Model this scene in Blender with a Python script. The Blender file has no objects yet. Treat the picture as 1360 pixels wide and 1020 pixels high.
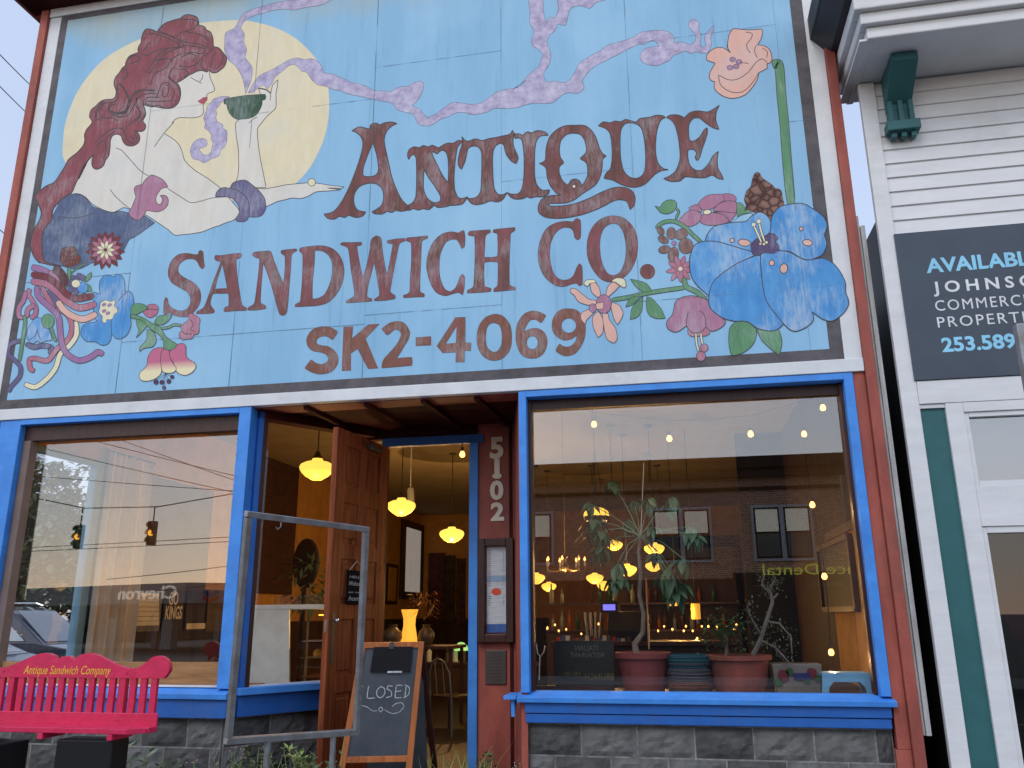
import bpy, bmesh, math, random
from mathutils import Vector, Matrix
from mathutils.geometry import tessellate_polygon
random.seed(7)
S = bpy.context.scene
COL = S.collection
rad = math.radians
# ------------------------------------------------------------------ camera
FPX, TILT, YAW, ROLL = 1100.0, rad(15.5), rad(11.0), rad(-0.4)
CAM = Vector((0.0, -7.0, 1.6))
Fw = Vector((-math.sin(YAW)*math.cos(TILT), math.cos(YAW)*math.cos(TILT), math.sin(TILT)))
Rt = Vector((math.cos(YAW), math.sin(YAW), 0.0)); Up = Rt.cross(Fw)
R2 = Rt*math.cos(ROLL) + Up*math.sin(ROLL); U2 = -Rt*math.sin(ROLL) + Up*math.cos(ROLL)
cd = bpy.data.cameras.new('camera'); cam = bpy.data.objects.new('camera', cd); COL.objects.link(cam)
cd.sensor_fit = 'HORIZONTAL'; cd.sensor_width = 36.0; cd.lens = FPX*36.0/1360.0
cd.clip_start = 0.05; cd.clip_end = 2000.0
M3 = Matrix((R2, U2, -Fw)).transposed()
cam.matrix_world = Matrix.Translation(CAM) @ M3.to_4x4()
S.camera = cam
# ------------------------------------------------------------------ sky, sun, exposure
W = bpy.data.worlds.new('World'); S.world = W; W.use_nodes = True
nt = W.node_tree; bgn = nt.nodes['Background']
sky = nt.nodes.new('ShaderNodeTexSky'); sky.sky_type = 'NISHITA'; sky.sun_disc = False
SUNAZ = rad(198.0); SUNEL = rad(9.0)
sky.sun_elevation = SUNEL; sky.sun_rotation = SUNAZ; sky.air_density = 1.0
sky.dust_density = .6; sky.ozone_density = 2.0
nt.links.new(sky.outputs[0], bgn.inputs[0]); bgn.inputs[1].default_value = 0.05
# dusk sky: pale blue everywhere, brighter and peach along the horizon on the sunset side (behind the camera)
def wn(t, **k):
    n = nt.nodes.new(t)
    for a, b in k.items(): setattr(n, a, b)
    return n
tcw = wn('ShaderNodeTexCoord'); sepw = wn('ShaderNodeSeparateXYZ'); nt.links.new(tcw.outputs['Generated'], sepw.inputs[0])
dot = wn('ShaderNodeVectorMath', operation='DOT_PRODUCT'); nt.links.new(tcw.outputs['Generated'], dot.inputs[0])
dot.inputs[1].default_value = (math.sin(SUNAZ), math.cos(SUNAZ), 0.15)
wf = wn('ShaderNodeMapRange', interpolation_type='SMOOTHSTEP'); wf.inputs[1].default_value = -.45; wf.inputs[2].default_value = .75; nt.links.new(dot.outputs['Value'], wf.inputs[0])
def ramp(stops):
    r = wn('ShaderNodeValToRGB'); e = r.color_ramp.elements
    for i, (p, c) in enumerate(stops):
        x = e[i] if i < 2 else e.new(p)
        x.position = p; x.color = (*c, 1)
    nt.links.new(sepw.outputs[2], r.inputs[0]); return r
east = ramp([(0.0, (.62, .60, .68)), (.12, (.59, .65, .80)), (.45, (.52, .60, .80)), (1.0, (.44, .54, .80))])
west = ramp([(0.0, (.92, .70, .60)), (.09, (.75, .71, .72)), (.16, (.70, .74, .84)), (.45, (.66, .78, .96)), (1.0, (.44, .54, .80))])
wsc = wn('ShaderNodeVectorMath', operation='SCALE'); wsc.inputs['Scale'].default_value = 1.65; nt.links.new(west.outputs[0], wsc.inputs[0])
mxw = wn('ShaderNodeMix', data_type='RGBA', clamp_result=False); nt.links.new(wf.outputs[0], mxw.inputs[0]); nt.links.new(east.outputs[0], mxw.inputs[6]); nt.links.new(wsc.outputs[0], mxw.inputs[7])
bg2 = wn('ShaderNodeBackground'); nt.links.new(mxw.outputs[2], bg2.inputs[0]); bg2.inputs[1].default_value = 1.0
adw = wn('ShaderNodeAddShader'); nt.links.new(bgn.outputs[0], adw.inputs[0]); nt.links.new(bg2.outputs[0], adw.inputs[1])
nt.links.new(adw.outputs[0], [n for n in nt.nodes if n.type == 'OUTPUT_WORLD'][0].inputs[0])
sl = bpy.data.lights.new('sun', 'SUN'); sl.energy = 1.15; sl.angle = rad(22); sl.color = (1.0, .90, .82)
so = bpy.data.objects.new('sun', sl); COL.objects.link(so)
sd = Vector((math.sin(SUNAZ)*math.cos(SUNEL+.62), math.cos(SUNAZ)*math.cos(SUNEL+.62), math.sin(SUNEL+.62)))
so.rotation_euler = sd.to_track_quat('Z', 'Y').to_euler()
S.view_settings.view_transform = 'Standard'; S.view_settings.look = 'None'
S.view_settings.gamma = 1.0; S.view_settings.use_curve_mapping = False
S.view_settings.exposure = 0.0

# ------------------------------------------------------------------ helpers
def ray(u, v): return Fw + R2*((u-680.0)/FPX) - U2*((v-510.0)/FPX)
def at(u, v, Y=0.0):
    d = ray(u, v); return CAM + d*((Y-CAM.y)/d.y)
def atx(u, v, X):
    d = ray(u, v); return CAM + d*((X-CAM.x)/d.x)
def atz(u, v, Z):
    d = ray(u, v); return CAM + d*((Z-CAM.z)/d.z)
def dep(u, v, t): return CAM + ray(u, v)*t
GL = 0.14            # plane of the shop-window glass
def mir(p): return Vector((p[0], 2*GL-p[1], p[2]))   # what the glass shows at p stands here, across the street

def lin(c):
    c /= 255.0
    return c/12.92 if c <= .04045 else ((c+.055)/1.055)**2.4
def rgb(r, g, b, k=1.0): return (min(1, lin(r)*k), min(1, lin(g)*k), min(1, lin(b)*k), 1.0)

MATS = {}
def mat(name, col, rough=.6, metal=0.0, col2=None, amp=.5, scale=(4, 4, 4), detail=6, bump=0.0, bscale=40, spec=.4,
        emit=None, estr=0.0, contrast=(.35, .65), grime=0.0, coat=0.0):
    if name in MATS: return MATS[name]
    m = bpy.data.materials.new(name); m.use_nodes = True
    n = m.node_tree.nodes; l = m.node_tree.links; b = n['Principled BSDF']
    if len(col) == 3: col = (*col, 1)
    b.inputs['Base Color'].default_value = col; b.inputs['Roughness'].default_value = rough
    b.inputs['Metallic'].default_value = metal; b.inputs['Specular IOR Level'].default_value = spec
    b.inputs['Coat Weight'].default_value = coat
    tc = n.new('ShaderNodeTexCoord'); last = None
    if col2 is None: col2 = tuple(c*.78 for c in col[:3])
    mp = n.new('ShaderNodeMapping'); mp.inputs['Scale'].default_value = scale; l.new(tc.outputs['Object'], mp.inputs[0])
    nz = n.new('ShaderNodeTexNoise'); nz.inputs['Scale'].default_value = 1.0; nz.inputs['Detail'].default_value = detail
    nz.inputs['Roughness'].default_value = .65; l.new(mp.outputs[0], nz.inputs['Vector'])
    mr = n.new('ShaderNodeMapRange'); mr.inputs[1].default_value = contrast[0]; mr.inputs[2].default_value = contrast[1]
    mr.inputs[4].default_value = amp*2 if amp < .5 else 1.0
    l.new(nz.outputs[0], mr.inputs[0])
    mx = n.new('ShaderNodeMix'); mx.data_type = 'RGBA'; mx.inputs[6].default_value = col; mx.inputs[7].default_value = (*col2[:3], 1)
    l.new(mr.outputs[0], mx.inputs[0]); last = mx.outputs[2]
    if grime > 0:
        g = n.new('ShaderNodeTexNoise'); g.inputs['Scale'].default_value = 1.3; g.inputs['Detail'].default_value = 10; g.inputs['Roughness'].default_value = .75
        l.new(tc.outputs['Object'], g.inputs['Vector'])
        gm = n.new('ShaderNodeMapRange'); gm.inputs[1].default_value = .52; gm.inputs[2].default_value = .75; gm.inputs[4].default_value = grime
        l.new(g.outputs[0], gm.inputs[0])
        gx = n.new('ShaderNodeMix'); gx.data_type = 'RGBA'; gx.inputs[7].default_value = (.12, .11, .09, 1)
        l.new(gm.outputs[0], gx.inputs[0]); l.new(last, gx.inputs[6]); last = gx.outputs[2]
    l.new(last, b.inputs['Base Color'])
    if bump > 0:
        n2 = n.new('ShaderNodeTexNoise'); n2.inputs['Scale'].default_value = bscale; n2.inputs['Detail'].default_value = 5
        l.new(tc.outputs['Object'], n2.inputs['Vector'])
        bp = n.new('ShaderNodeBump'); bp.inputs['Strength'].default_value = bump; bp.inputs['Distance'].default_value = .01
        l.new(n2.outputs[0], bp.inputs['Height']); l.new(bp.outputs[0], b.inputs['Normal'])
    if emit:
        b.inputs['Emission Color'].default_value = (*emit[:3], 1); b.inputs['Emission Strength'].default_value = estr
    m.diffuse_color = (*col[:3], 1)
    MATS[name] = m; return m

def glass(name, refl=.25, tint=(.9, .9, .9), rough=0.0):
    m = bpy.data.materials.new(name); m.use_nodes = True; n = m.node_tree.nodes; l = m.node_tree.links
    n.remove(n['Principled BSDF']); out = n['Material Output']
    t = n.new('ShaderNodeBsdfTransparent'); t.inputs[0].default_value = (*tint, 1)
    g = n.new('ShaderNodeBsdfGlossy'); g.inputs['Roughness'].default_value = rough; g.inputs[0].default_value = (1, 1, 1, 1)
    ge = n.new('ShaderNodeNewGeometry'); dt = n.new('ShaderNodeVectorMath'); dt.operation = 'DOT_PRODUCT'; l.new(ge.outputs['Incoming'], dt.inputs[0]); l.new(ge.outputs['Normal'], dt.inputs[1])
    def mt(op, a, b):
        q = n.new('ShaderNodeMath'); q.operation = op; q.use_clamp = True
        for i, x in enumerate((a, b)):
            if x is None: continue
            if isinstance(x, (int, float)): q.inputs[i].default_value = x
            else: l.new(x, q.inputs[i])
        return q.outputs[0]
    ab = n.new('ShaderNodeMath'); ab.operation = 'ABSOLUTE'; l.new(dt.outputs['Value'], ab.inputs[0])
    sch = mt('POWER', mt('SUBTRACT', 1.0, ab.outputs[0]), 5.0)
    ad = n.new('ShaderNodeMath'); ad.operation = 'MULTIPLY_ADD'; ad.inputs[1].default_value = .9; ad.inputs[2].default_value = refl; ad.use_clamp = True
    l.new(sch, ad.inputs[0]); mx = n.new('ShaderNodeMixShader')
    l.new(ad.outputs[0], mx.inputs[0]); l.new(t.outputs[0], mx.inputs[1]); l.new(g.outputs[0], mx.inputs[2]); l.new(mx.outputs[0], out.inputs[0])
    MATS[name] = m; return m

def children(o): return [c for c in bpy.data.objects if c.parent == o]
def tag(o, label=None, cat=None, group=None, kind=None):
    if label: o['label'] = label
    if cat: o['category'] = cat
    if group: o['group'] = group
    if kind: o['kind'] = kind
    return o
def thing(name, label, cat, loc=(0, 0, 0), group=None, kind=None):
    o = bpy.data.objects.new(name, None); o.empty_display_size = .2; COL.objects.link(o); o.location = loc
    return tag(o, label, cat, group, kind)
INV = {}
def wm(o):
    b = Matrix.Translation(o.location)
    return b if o.parent is None else wm(o.parent) @ o.matrix_parent_inverse @ b
def attach(o, parent):
    o.parent = parent
    if parent is not None: o.matrix_parent_inverse = wm(parent).inverted()
def copy_thing(root, loc, label=None, group=None, rotz=None, scale=None):
    ch = {}
    for c in bpy.data.objects:
        if c.parent: ch.setdefault(c.parent.name, []).append(c)
    r = root.copy(); COL.objects.link(r); r.location = loc
    if rotz is not None: r.rotation_euler = (0, 0, rotz)
    if scale: r.scale = (scale,)*3
    if label: r['label'] = label
    if group: r['group'] = group
    for c in ch.get(root.name, []):
        k = c.copy(); COL.objects.link(k); k.parent = r
        for g in ch.get(c.name, []):
            k2 = g.copy(); COL.objects.link(k2); k2.parent = k
    return r

class MB:
    def __init__(s): s.v = []; s.f = []; s.m = []
    def quad(s, a, b, c, d, mi=0):
        i = len(s.v); s.v += [tuple(a), tuple(b), tuple(c), tuple(d)]; s.f.append((i, i+1, i+2, i+3)); s.m.append(mi); return s
    def tri(s, a, b, c, mi=0):
        i = len(s.v); s.v += [tuple(a), tuple(b), tuple(c)]; s.f.append((i, i+1, i+2)); s.m.append(mi); return s
    def box(s, x0, x1, y0, y1, z0, z1, mi=0):
        return s.hexa([(x0, y0, z0), (x1, y0, z0), (x1, y1, z0), (x0, y1, z0), (x0, y0, z1), (x1, y0, z1), (x1, y1, z1), (x0, y1, z1)], mi)
    def hexa(s, p, mi=0):
        i = len(s.v); s.v += [tuple(q) for q in p]
        for f in ((0, 3, 2, 1), (4, 5, 6, 7), (0, 1, 5, 4), (1, 2, 6, 5), (2, 3, 7, 6), (3, 0, 4, 7)):
            s.f.append(tuple(i+k for k in f)); s.m.append(mi)
        return s
    def bar(s, a, b, w, h, up=(0, 0, 1), mi=0):
        a = Vector(a); b = Vector(b); d = (b-a).normalized(); up = Vector(up)
        x = d.cross(up)
        if x.length < 1e-4: x = d.cross(Vector((1, 0, 0)))
        x.normalize(); y = x.cross(d).normalized(); x *= w/2; y *= h/2
        return s.hexa([a-x-y, a+x-y, a+x+y, a-x+y, b-x-y, b+x-y, b+x+y, b-x+y], mi)
    def tube(s, pts, r, n=6, mi=0, cap=True):
        pts = [Vector(p) for p in pts]; rs = r if isinstance(r, (list, tuple)) else [r]*len(pts)
        base = len(s.v); px = None
        for k, p in enumerate(pts):
            d = (pts[min(k+1, len(pts)-1)]-pts[max(k-1, 0)])
            d = d.normalized() if d.length > 1e-9 else Vector((0, 0, 1))
            if px is None:
                px = d.cross(Vector((0, 0, 1)))
                if px.length < .05: px = d.cross(Vector((1, 0, 0)))
            px = (px-d*px.dot(d)).normalized(); py = d.cross(px)
            for j in range(n):
                a = 2*math.pi*j/n; s.v.append(tuple(p+(px*math.cos(a)+py*math.sin(a))*rs[k]))
        for k in range(len(pts)-1):
            for j in range(n):
                a = base+k*n+j; b = base+k*n+(j+1) % n; s.f.append((a, b, b+n, a+n)); s.m.append(mi)
        if cap:
            s.f.append(tuple(base+j for j in reversed(range(n)))); s.m.append(mi)
            s.f.append(tuple(base+(len(pts)-1)*n+j for j in range(n))); s.m.append(mi)
        return s
    def lathe(s, c, prof, n=20, mi=0, axis=None):
        c = Vector(c); base = len(s.v)
        for (r, z) in prof:
            for j in range(n):
                a = 2*math.pi*j/n; s.v.append((c.x+r*math.cos(a), c.y+r*math.sin(a), c.z+z))
        for k in range(len(prof)-1):
            for j in range(n):
                a = base+k*n+j; b = base+k*n+(j+1) % n; s.f.append((a, b, b+n, a+n)); s.m.append(mi)
        return s
    def poly(s, pts, mi=0):
        i = len(s.v); s.v += [tuple(p) for p in pts]; s.f.append(tuple(range(i, i+len(pts)))); s.m.append(mi); return s
    def prism(s, pts, off, mi=0):
        """closed outline extruded by a vector"""
        off = Vector(off); n = len(pts); i = len(s.v); s.v += [tuple(p) for p in pts]+[tuple(Vector(p)+off) for p in pts]
        tr = tessellate_polygon([[Vector(p) for p in pts]])
        for t in tr:
            s.f.append(tuple(i+k for k in t)); s.m.append(mi); s.f.append(tuple(i+n+k for k in reversed(t))); s.m.append(mi)
        for k in range(n):
            j = (k+1) % n; s.f.append((i+k, i+j, i+n+j, i+n+k)); s.m.append(mi)
        return s
    def grid(s, fn, nu, nv, mi=0):
        base = len(s.v)
        for j in range(nv+1):
            for i in range(nu+1): s.v.append(tuple(fn(i/nu, j/nv)))
        for j in range(nv):
            for i in range(nu):
                a = base+j*(nu+1)+i; s.f.append((a, a+1, a+nu+2, a+nu+1)); s.m.append(mi)
        return s
    def mesh(s, name, mats):
        me = bpy.data.meshes.new(name); me.from_pydata(s.v, [], s.f)
        for m in (mats if isinstance(mats, (list, tuple)) else [mats]): me.materials.append(m)
        me.polygons.foreach_set('material_index', s.m); me.update(); return me
    def build(s, name, mats, parent=None, smooth=False, bev=0, fix=True, **kw):
        me = s.mesh(name, mats)
        if fix:
            bm = bmesh.new(); bm.from_mesh(me); bmesh.ops.recalc_face_normals(bm, faces=bm.faces); bm.to_mesh(me); bm.free()
        o = bpy.data.objects.new(name, me); COL.objects.link(o)
        if parent is not None: attach(o, parent)
        if smooth:
            me.polygons.foreach_set('use_smooth', [True]*len(me.polygons))
            me.set_sharp_from_angle(angle=rad(40))
        if bev:
            md = o.modifiers.new('b', 'BEVEL'); md.width = bev; md.segments = 2; md.limit_method = 'ANGLE'; md.angle_limit = rad(40)
        tag(o, **kw); return o
def box(name, m, parent, x0, x1, y0, y1, z0, z1, bev=0, **kw):
    return MB().box(x0, x1, y0, y1, z0, z1).build(name, m, parent, bev=bev, fix=False, **kw)

def text_obj(name, s, m, parent, bl, br, th, depth=.002, shear=0.0, bold=0.0, space=1.0, up=None, flip=False, **kw):
    """lettering fitted between bl and br (baseline ends), cap height th"""
    cu = bpy.data.curves.new(name, 'FONT'); cu.body = s; cu.size = 1.0; cu.extrude = depth; cu.shear = shear
    cu.offset = bold; cu.space_character = space; cu.resolution_u = 3
    t = bpy.data.objects.new('tmp', cu); COL.objects.link(t)
    dg = bpy.context.evaluated_depsgraph_get(); me = bpy.data.meshes.new_from_object(t.evaluated_get(dg))
    bpy.data.objects.remove(t); bpy.data.curves.remove(cu)
    xs = [v.co.x for v in me.vertices]; x0, x1 = min(xs), max(xs)
    bl = Vector(bl); br = Vector(br); X = (br-bl)/(x1-x0); up = Vector(up) if up else Vector((0, 0, 1))
    up = (up-X*(up.dot(X)/X.length_squared)).normalized(); N = X.normalized().cross(up).normalized()
    capz = .70 if s.upper() == s or True else 1
    for v in me.vertices:
        x, y, z = v.co; v.co = bl+X*(x-x0)+up*(y/capz*th)+N*z
    me.materials.clear(); me.materials.append(m)
    me.name = name
    o = bpy.data.objects.new(name, me); COL.objects.link(o)
    if parent is not None: attach(o, parent)
    tag(o, **kw); return o
# ------------------------------------------------------------------ materials
BLUE = mat('blue_trim_paint', rgb(66, 140, 220, 1.05), .55, col2=rgb(54, 122, 202), amp=.45, bump=.3, bscale=22, grime=.28)
BLUED = mat('blue_apron_paint', rgb(35, 100, 180, .9), .5, col2=rgb(28, 84, 160), amp=.4, bump=.3, bscale=20, grime=.4)
WHITE = mat('white_trim_paint', (.66, .68, .70), .55, col2=(.56, .58, .60), amp=.4, bump=.2, bscale=25, grime=.25)
WHITE2 = mat('white_siding_paint', (.66, .67, .68), .5, col2=(.57, .58, .59), amp=.4, bump=.15, bscale=20, scale=(1.5, 1.5, 9), grime=.2)
RED = mat('barn_red_paint', rgb(164, 84, 70), .65, col2=rgb(130, 64, 54), amp=.45, scale=(5, 5, 2), bump=.35, bscale=22, grime=.35)
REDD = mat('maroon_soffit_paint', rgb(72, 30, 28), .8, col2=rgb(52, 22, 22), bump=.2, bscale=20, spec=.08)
BLACKB = mat('charcoal_border_paint', (.055, .05, .055), .7, col2=(.12, .11, .12), amp=.45, scale=(5, 5, 5), bump=.2, bscale=40)
GREEN = mat('teal_green_paint', rgb(44, 98, 100), .5, col2=rgb(38, 86, 90), amp=.4, bump=.06, bscale=20)
DARK = mat('roof_dark_metal', (.025, .024, .03), .5, bump=.1)
GREYW = mat('weathered_grey_board', (.42, .42, .42), .8, col2=(.25, .24, .22), scale=(20, 20, 2), bump=.4, bscale=50, grime=.4)
STONE = mat('rock_face_stone', (.078, .078, .077), .85, col2=(.15, .15, .147), amp=.6, scale=(7, 7, 7), detail=10, bump=.8, bscale=18, grime=.3)
STONE2 = mat('rock_face_stone_light', (.085, .084, .082), .85, col2=(.04, .04, .04), amp=.6, scale=(9, 9, 9), detail=10, bump=.8, bscale=16, grime=.3)
MORTAR = mat('mortar', (.26, .26, .255), .9, col2=(.11, .11, .11), bump=.4, bscale=60, scale=(12, 12, 12))
WOODDOOR = mat('varnished_fir_door', rgb(140, 74, 42), .55, col2=rgb(92, 44, 24), scale=(26, 26, 1.6), bump=.15, bscale=60, spec=.15)
WOODDK = mat('dark_stained_wood', rgb(66, 34, 26), .45, col2=rgb(44, 22, 18), scale=(20, 20, 3), bump=.15)
WOODLT = mat('pine_shelf_wood', rgb(170, 125, 80), .5, col2=rgb(130, 90, 52), scale=(2, 20, 20), bump=.1)
CEDAR = mat('orange_cedar_wood', rgb(186, 112, 62), .5, col2=rgb(150, 84, 44), scale=(20, 20, 2), bump=.1)
SLATE = mat('chalkboard_slate', (.045, .055, .07), .6, col2=(.075, .085, .10), amp=.5, scale=(5, 5, 3), detail=8, bump=.05)
CHALK = mat('chalk', (.62, .66, .66), .9, col2=(.25, .28, .3), scale=(90, 90, 90), amp=.5)
BLACKP = mat('black_plastic', (.012, .012, .014), .55, spec=.2)
GALV = mat('galvanised_steel', (.30, .33, .35), .45, metal=.55, col2=(.22, .20, .19), scale=(9, 9, 9), amp=.5, bump=.15, bscale=60, grime=.25)
BRONZE = mat('aged_bronze', (.09, .075, .065), .45, metal=.5, bump=.3, bscale=80)
BRASS = mat('worn_brass', (.45, .30, .12), .35, metal=.9)
IVORY = mat('ivory_paint', rgb(232, 220, 200, .95), .5, col2=rgb(214, 200, 176), amp=.3)
PINK = mat('raspberry_bench_paint', rgb(208, 42, 86), .4, col2=rgb(190, 34, 76), amp=.45, bump=.25, bscale=35, scale=(9, 9, 9), grime=.18)
YELT = mat('yellow_lettering', rgb(240, 180, 60), .5)
ASPH = mat('asphalt', (.05, .05, .052), .9, col2=(.075, .075, .075), scale=(3, 3, 3), bump=.5, bscale=80)
CONC = mat('concrete_pavement', (.30, .29, .28), .9, col2=(.22, .21, .20), scale=(2, 2, 2), bump=.3, bscale=60)
EARTH = mat('verge_soil', (.09, .07, .05), .95, col2=(.05, .045, .03), bump=.6)
PLASTERI = mat('amber_plaster_wall', rgb(190, 140, 70), .8, col2=rgb(160, 112, 52), amp=.4)
PLASTERC = mat('cream_ceiling_paint', rgb(150, 135, 105), .8, col2=rgb(135, 118, 90), amp=.4)
DARKI = mat('dark_brown_panelling', rgb(58, 38, 28), .7, col2=rgb(38, 24, 18), scale=(6, 6, 1))
FLOORI = mat('dark_plank_floor', rgb(40, 24, 18), .5, col2=rgb(26, 15, 12), scale=(1, 10, 1))
TERRA = mat('terracotta', rgb(150, 78, 62), .8, col2=rgb(96, 56, 48), bump=.25, grime=.6)
TERRAP = mat('plastic_terracotta_pot', rgb(130, 62, 56), .6, col2=rgb(112, 52, 48), amp=.45, grime=.25)
LEAF = mat('schefflera_leaf', (.05, .11, .05), .45, col2=(.085, .16, .075), scale=(6, 6, 6))
LEAF2 = mat('small_leaf', (.06, .10, .045), .5, col2=(.10, .15, .07), scale=(9, 9, 9))
GRASS = mat('grass_blade', (.16, .27, .07), .6, col2=(.30, .34, .12), scale=(5, 5, 5))
SAGE = mat('pale_weed_leaf', (.22, .27, .18), .7, col2=(.14, .20, .10), scale=(9, 9, 9))
BARK = mat('pale_bark', (.22, .18, .14), .9, col2=(.12, .09, .07), bump=.6, scale=(9, 9, 5))
CORD = mat('black_cord', (.02, .02, .02), .6)
LAMPY = mat('lit_yellow_glass', rgb(255, 200, 60), .4, emit=(1.0, .60, .09), estr=1.5)
BULB = mat('lit_bulb', (1, .8, .5), .4, emit=(1.0, .44, .10), estr=4.5)
PAPERL = mat('lit_paper_shade', rgb(255, 190, 60), .6, emit=(1.0, .45, .05), estr=.95)
WARMG = mat('green_lit_shade', (.4, .8, .3), .5, emit=(.35, .8, .25), estr=.8)
GLASSW = glass('window_glass', .10, (.97, .97, .97))
GLASSR = glass('plain_glass', .035, (.97, .97, .97))
CHROME = mat('chrome', (.6, .6, .6), .15, metal=1.0)
PAPER = mat('white_paper', (.7, .72, .74), .7, col2=(.5, .54, .6), scale=(9, 9, 60), amp=.45)
PALEBL = mat('pale_blue_plastic', rgb(120, 180, 215), .4)
WHITEM = mat('white_metal_case', (.62, .66, .64), .35)

# ------------------------------------------------------------------ tracing tools for the painted board
CR = {'A': (400, 120, 4.5333), 'B': (690, 120, 4.5333), 'C': (200, 280, 4.5333), 'D': (440, 280, 4.5333), 'E': (660, 260, 5.6667),
      'F': (390, 400, 6.4762), 'G': (580, 390, 6.1818), 'm1': (100, 0, 6.1818), 'm2': (40, 100, 6.1818), 'm3': (240, 70, 5.6667),
      'm4': (140, 190, 6.1818), 'm5': (0, 340, 5.3706), 'm6': (130, 380, 6.8), 'm7': (290, 0, 3.3171), 'm8': (680, 0, 3.5789),
      'n1': (920, 20, 3.7786), 'n2': (860, 220, 6.0), 'n3': (900, 240, 4.8583), 'n4': (750, 350, 5.913), 'z1': (0, 0, 2.8333),
      'z2': (0, 240, 3.1889), 'z4': (740, 220, 3.2381), 'p': (0, 0, 1)}
def T(s):
    """'crop x,y x,y | crop x,y ...' -> points measured on the board"""
    out = []
    for seg in s.split('|'):
        w = seg.split(); ox, oy, k = CR[w[0]]
        for q in w[1:]:
            x, y = q.split(','); out.append((ox+float(x)/k, oy+float(y)/k))
    return out
def smooth(pts, closed=True, n=4):
    N = len(pts)
    if N < 3 or n < 2: return list(pts)
    out = []; rng = range(N) if closed else range(N-1)
    for i in rng:
        p1 = pts[i]; p2 = pts[(i+1) % N]
        p0 = pts[(i-1) % N] if closed or i > 0 else p1
        p3 = pts[(i+2) % N] if closed or i+2 < N else p2
        # sharp turns stay sharp: fade the tangent where the outline doubles back
        def tang(a, b, c):
            ux, uy = b[0]-a[0], b[1]-a[1]; vx, vy = c[0]-b[0], c[1]-b[1]
            lu = math.hypot(ux, uy); lv = math.hypot(vx, vy)
            if lu < 1e-6 or lv < 1e-6: return (0, 0)
            cs = (ux*vx+uy*vy)/(lu*lv)
            k = max(0.0, min(1.0, (cs+.35)/.8))
            m = min(lu, lv)/max((lu+lv)/2, 1e-6)
            return ((c[0]-a[0])*.5*k*m, (c[1]-a[1])*.5*k*m)
        t1 = tang(p0, p1, p2); t2 = tang(p1, p2, p3)
        for s_ in range(n):
            t = s_/n; a = 2*t**3-3*t*t+1; b = t**3-2*t*t+t; c = -2*t**3+3*t*t; d = t**3-t*t
            out.append((a*p1[0]+b*t1[0]+c*p2[0]+d*t2[0], a*p1[1]+b*t1[1]+c*p2[1]+d*t2[1]))
    if not closed: out.append(pts[-1])
    return out
def ribbon(mb, pts, w, Y, closed, mi):
    n = len(pts); L = []; R = []
    for i in range(n):
        a = pts[i-1] if (closed or i > 0) else pts[i]; b = pts[(i+1) % n] if (closed or i < n-1) else pts[i]
        dx, dy = b[0]-a[0], b[1]-a[1]; d = math.hypot(dx, dy) or 1; nx, ny = -dy/d*w/2, dx/d*w/2
        k = 1.0
        if not closed and i in (0, n-1): k = .45
        L.append((pts[i][0]+nx*k, pts[i][1]+ny*k)); R.append((pts[i][0]-nx*k, pts[i][1]-ny*k))
    for i in range(n if closed else n-1):
        j = (i+1) % n
        mb.quad(at(*L[i], Y), at(*R[i], Y), at(*R[j], Y), at(*L[j], Y), mi)
LAY = [0]
INK = mat('dark_outline_paint', (.035, .03, .035), .7, col2=(.09, .075, .08), amp=.45, scale=(14, 14, 14))
def layer(step=1):
    LAY[0] += step; return -.001-LAY[0]*.00002
def paint(name, loops, m, sign, ow=1.0, ink=None, lines=(), lw=.9, closed=True, n=4, **kw):
    """one painted patch: fill, outline stroke and inner strokes"""
    Y = layer(); mb = MB(); loops = [loops] if isinstance(loops, str) or isinstance(loops[0], tuple) else loops
    L = [smooth(T(x) if isinstance(x, str) else x, True, n) for x in loops]
    tri = tessellate_polygon([[Vector((p[0], p[1], 0)) for p in lp] for lp in L])
    flat = [p for lp in L for p in lp]; mb.v = [tuple(at(p[0], p[1], Y)) for p in flat]
    mb.f = [tuple(t) for t in tri]; mb.m = [0]*len(tri)
    Yi = layer()
    if ow > 0:
        for lp in L: ribbon(mb, lp, ow, Yi, True, 1)
    for s_ in lines: ribbon(mb, smooth(T(s_) if isinstance(s_, str) else s_, False, 4), lw, Yi-.000015, False, 1)
    return mb.build(name, [m, ink or INK], sign, fix=False, **kw)
def band(name, s_, w, m, sign, ow=.8, ink=None, taper=0):
    """a painted ribbon of even width with an outline"""
    Y = layer(); mb = MB(); pts = smooth(T(s_), False, 5); n = len(pts); L = []; R = []
    for i in range(n):
        a = pts[max(i-1, 0)]; b = pts[min(i+1, n-1)]; dx, dy = b[0]-a[0], b[1]-a[1]; d = math.hypot(dx, dy) or 1
        k = w/2
        e = min(i, n-1-i)
        if e < 3: k *= (.45, .8, .95)[e]
        L.append((pts[i][0]-dy/d*k, pts[i][1]+dx/d*k)); R.append((pts[i][0]+dy/d*k, pts[i][1]-dx/d*k))
    for i in range(n-1): mb.quad(at(*L[i], Y), at(*R[i], Y), at(*R[i+1], Y), at(*L[i+1], Y), 0)
    Yi = layer()
    if ow: ribbon(mb, L+R[::-1], ow, Yi, True, 1)
    return mb.build(name, [m, ink or INK], sign, fix=False)
def ell(s_, rx, ry=None, rot=0, n=20):
    (cx, cy), = T(s_); k = CR[s_.split()[0]][2]; ry = ry or rx; rx /= k; ry /= k; out = []
    for i in range(n):
        a = 2*math.pi*i/n; x = rx*math.cos(a); y = ry*math.sin(a)
        out.append((cx+x*math.cos(rot)-y*math.sin(rot), cy+x*math.sin(rot)+y*math.cos(rot)))
    return out
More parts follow.
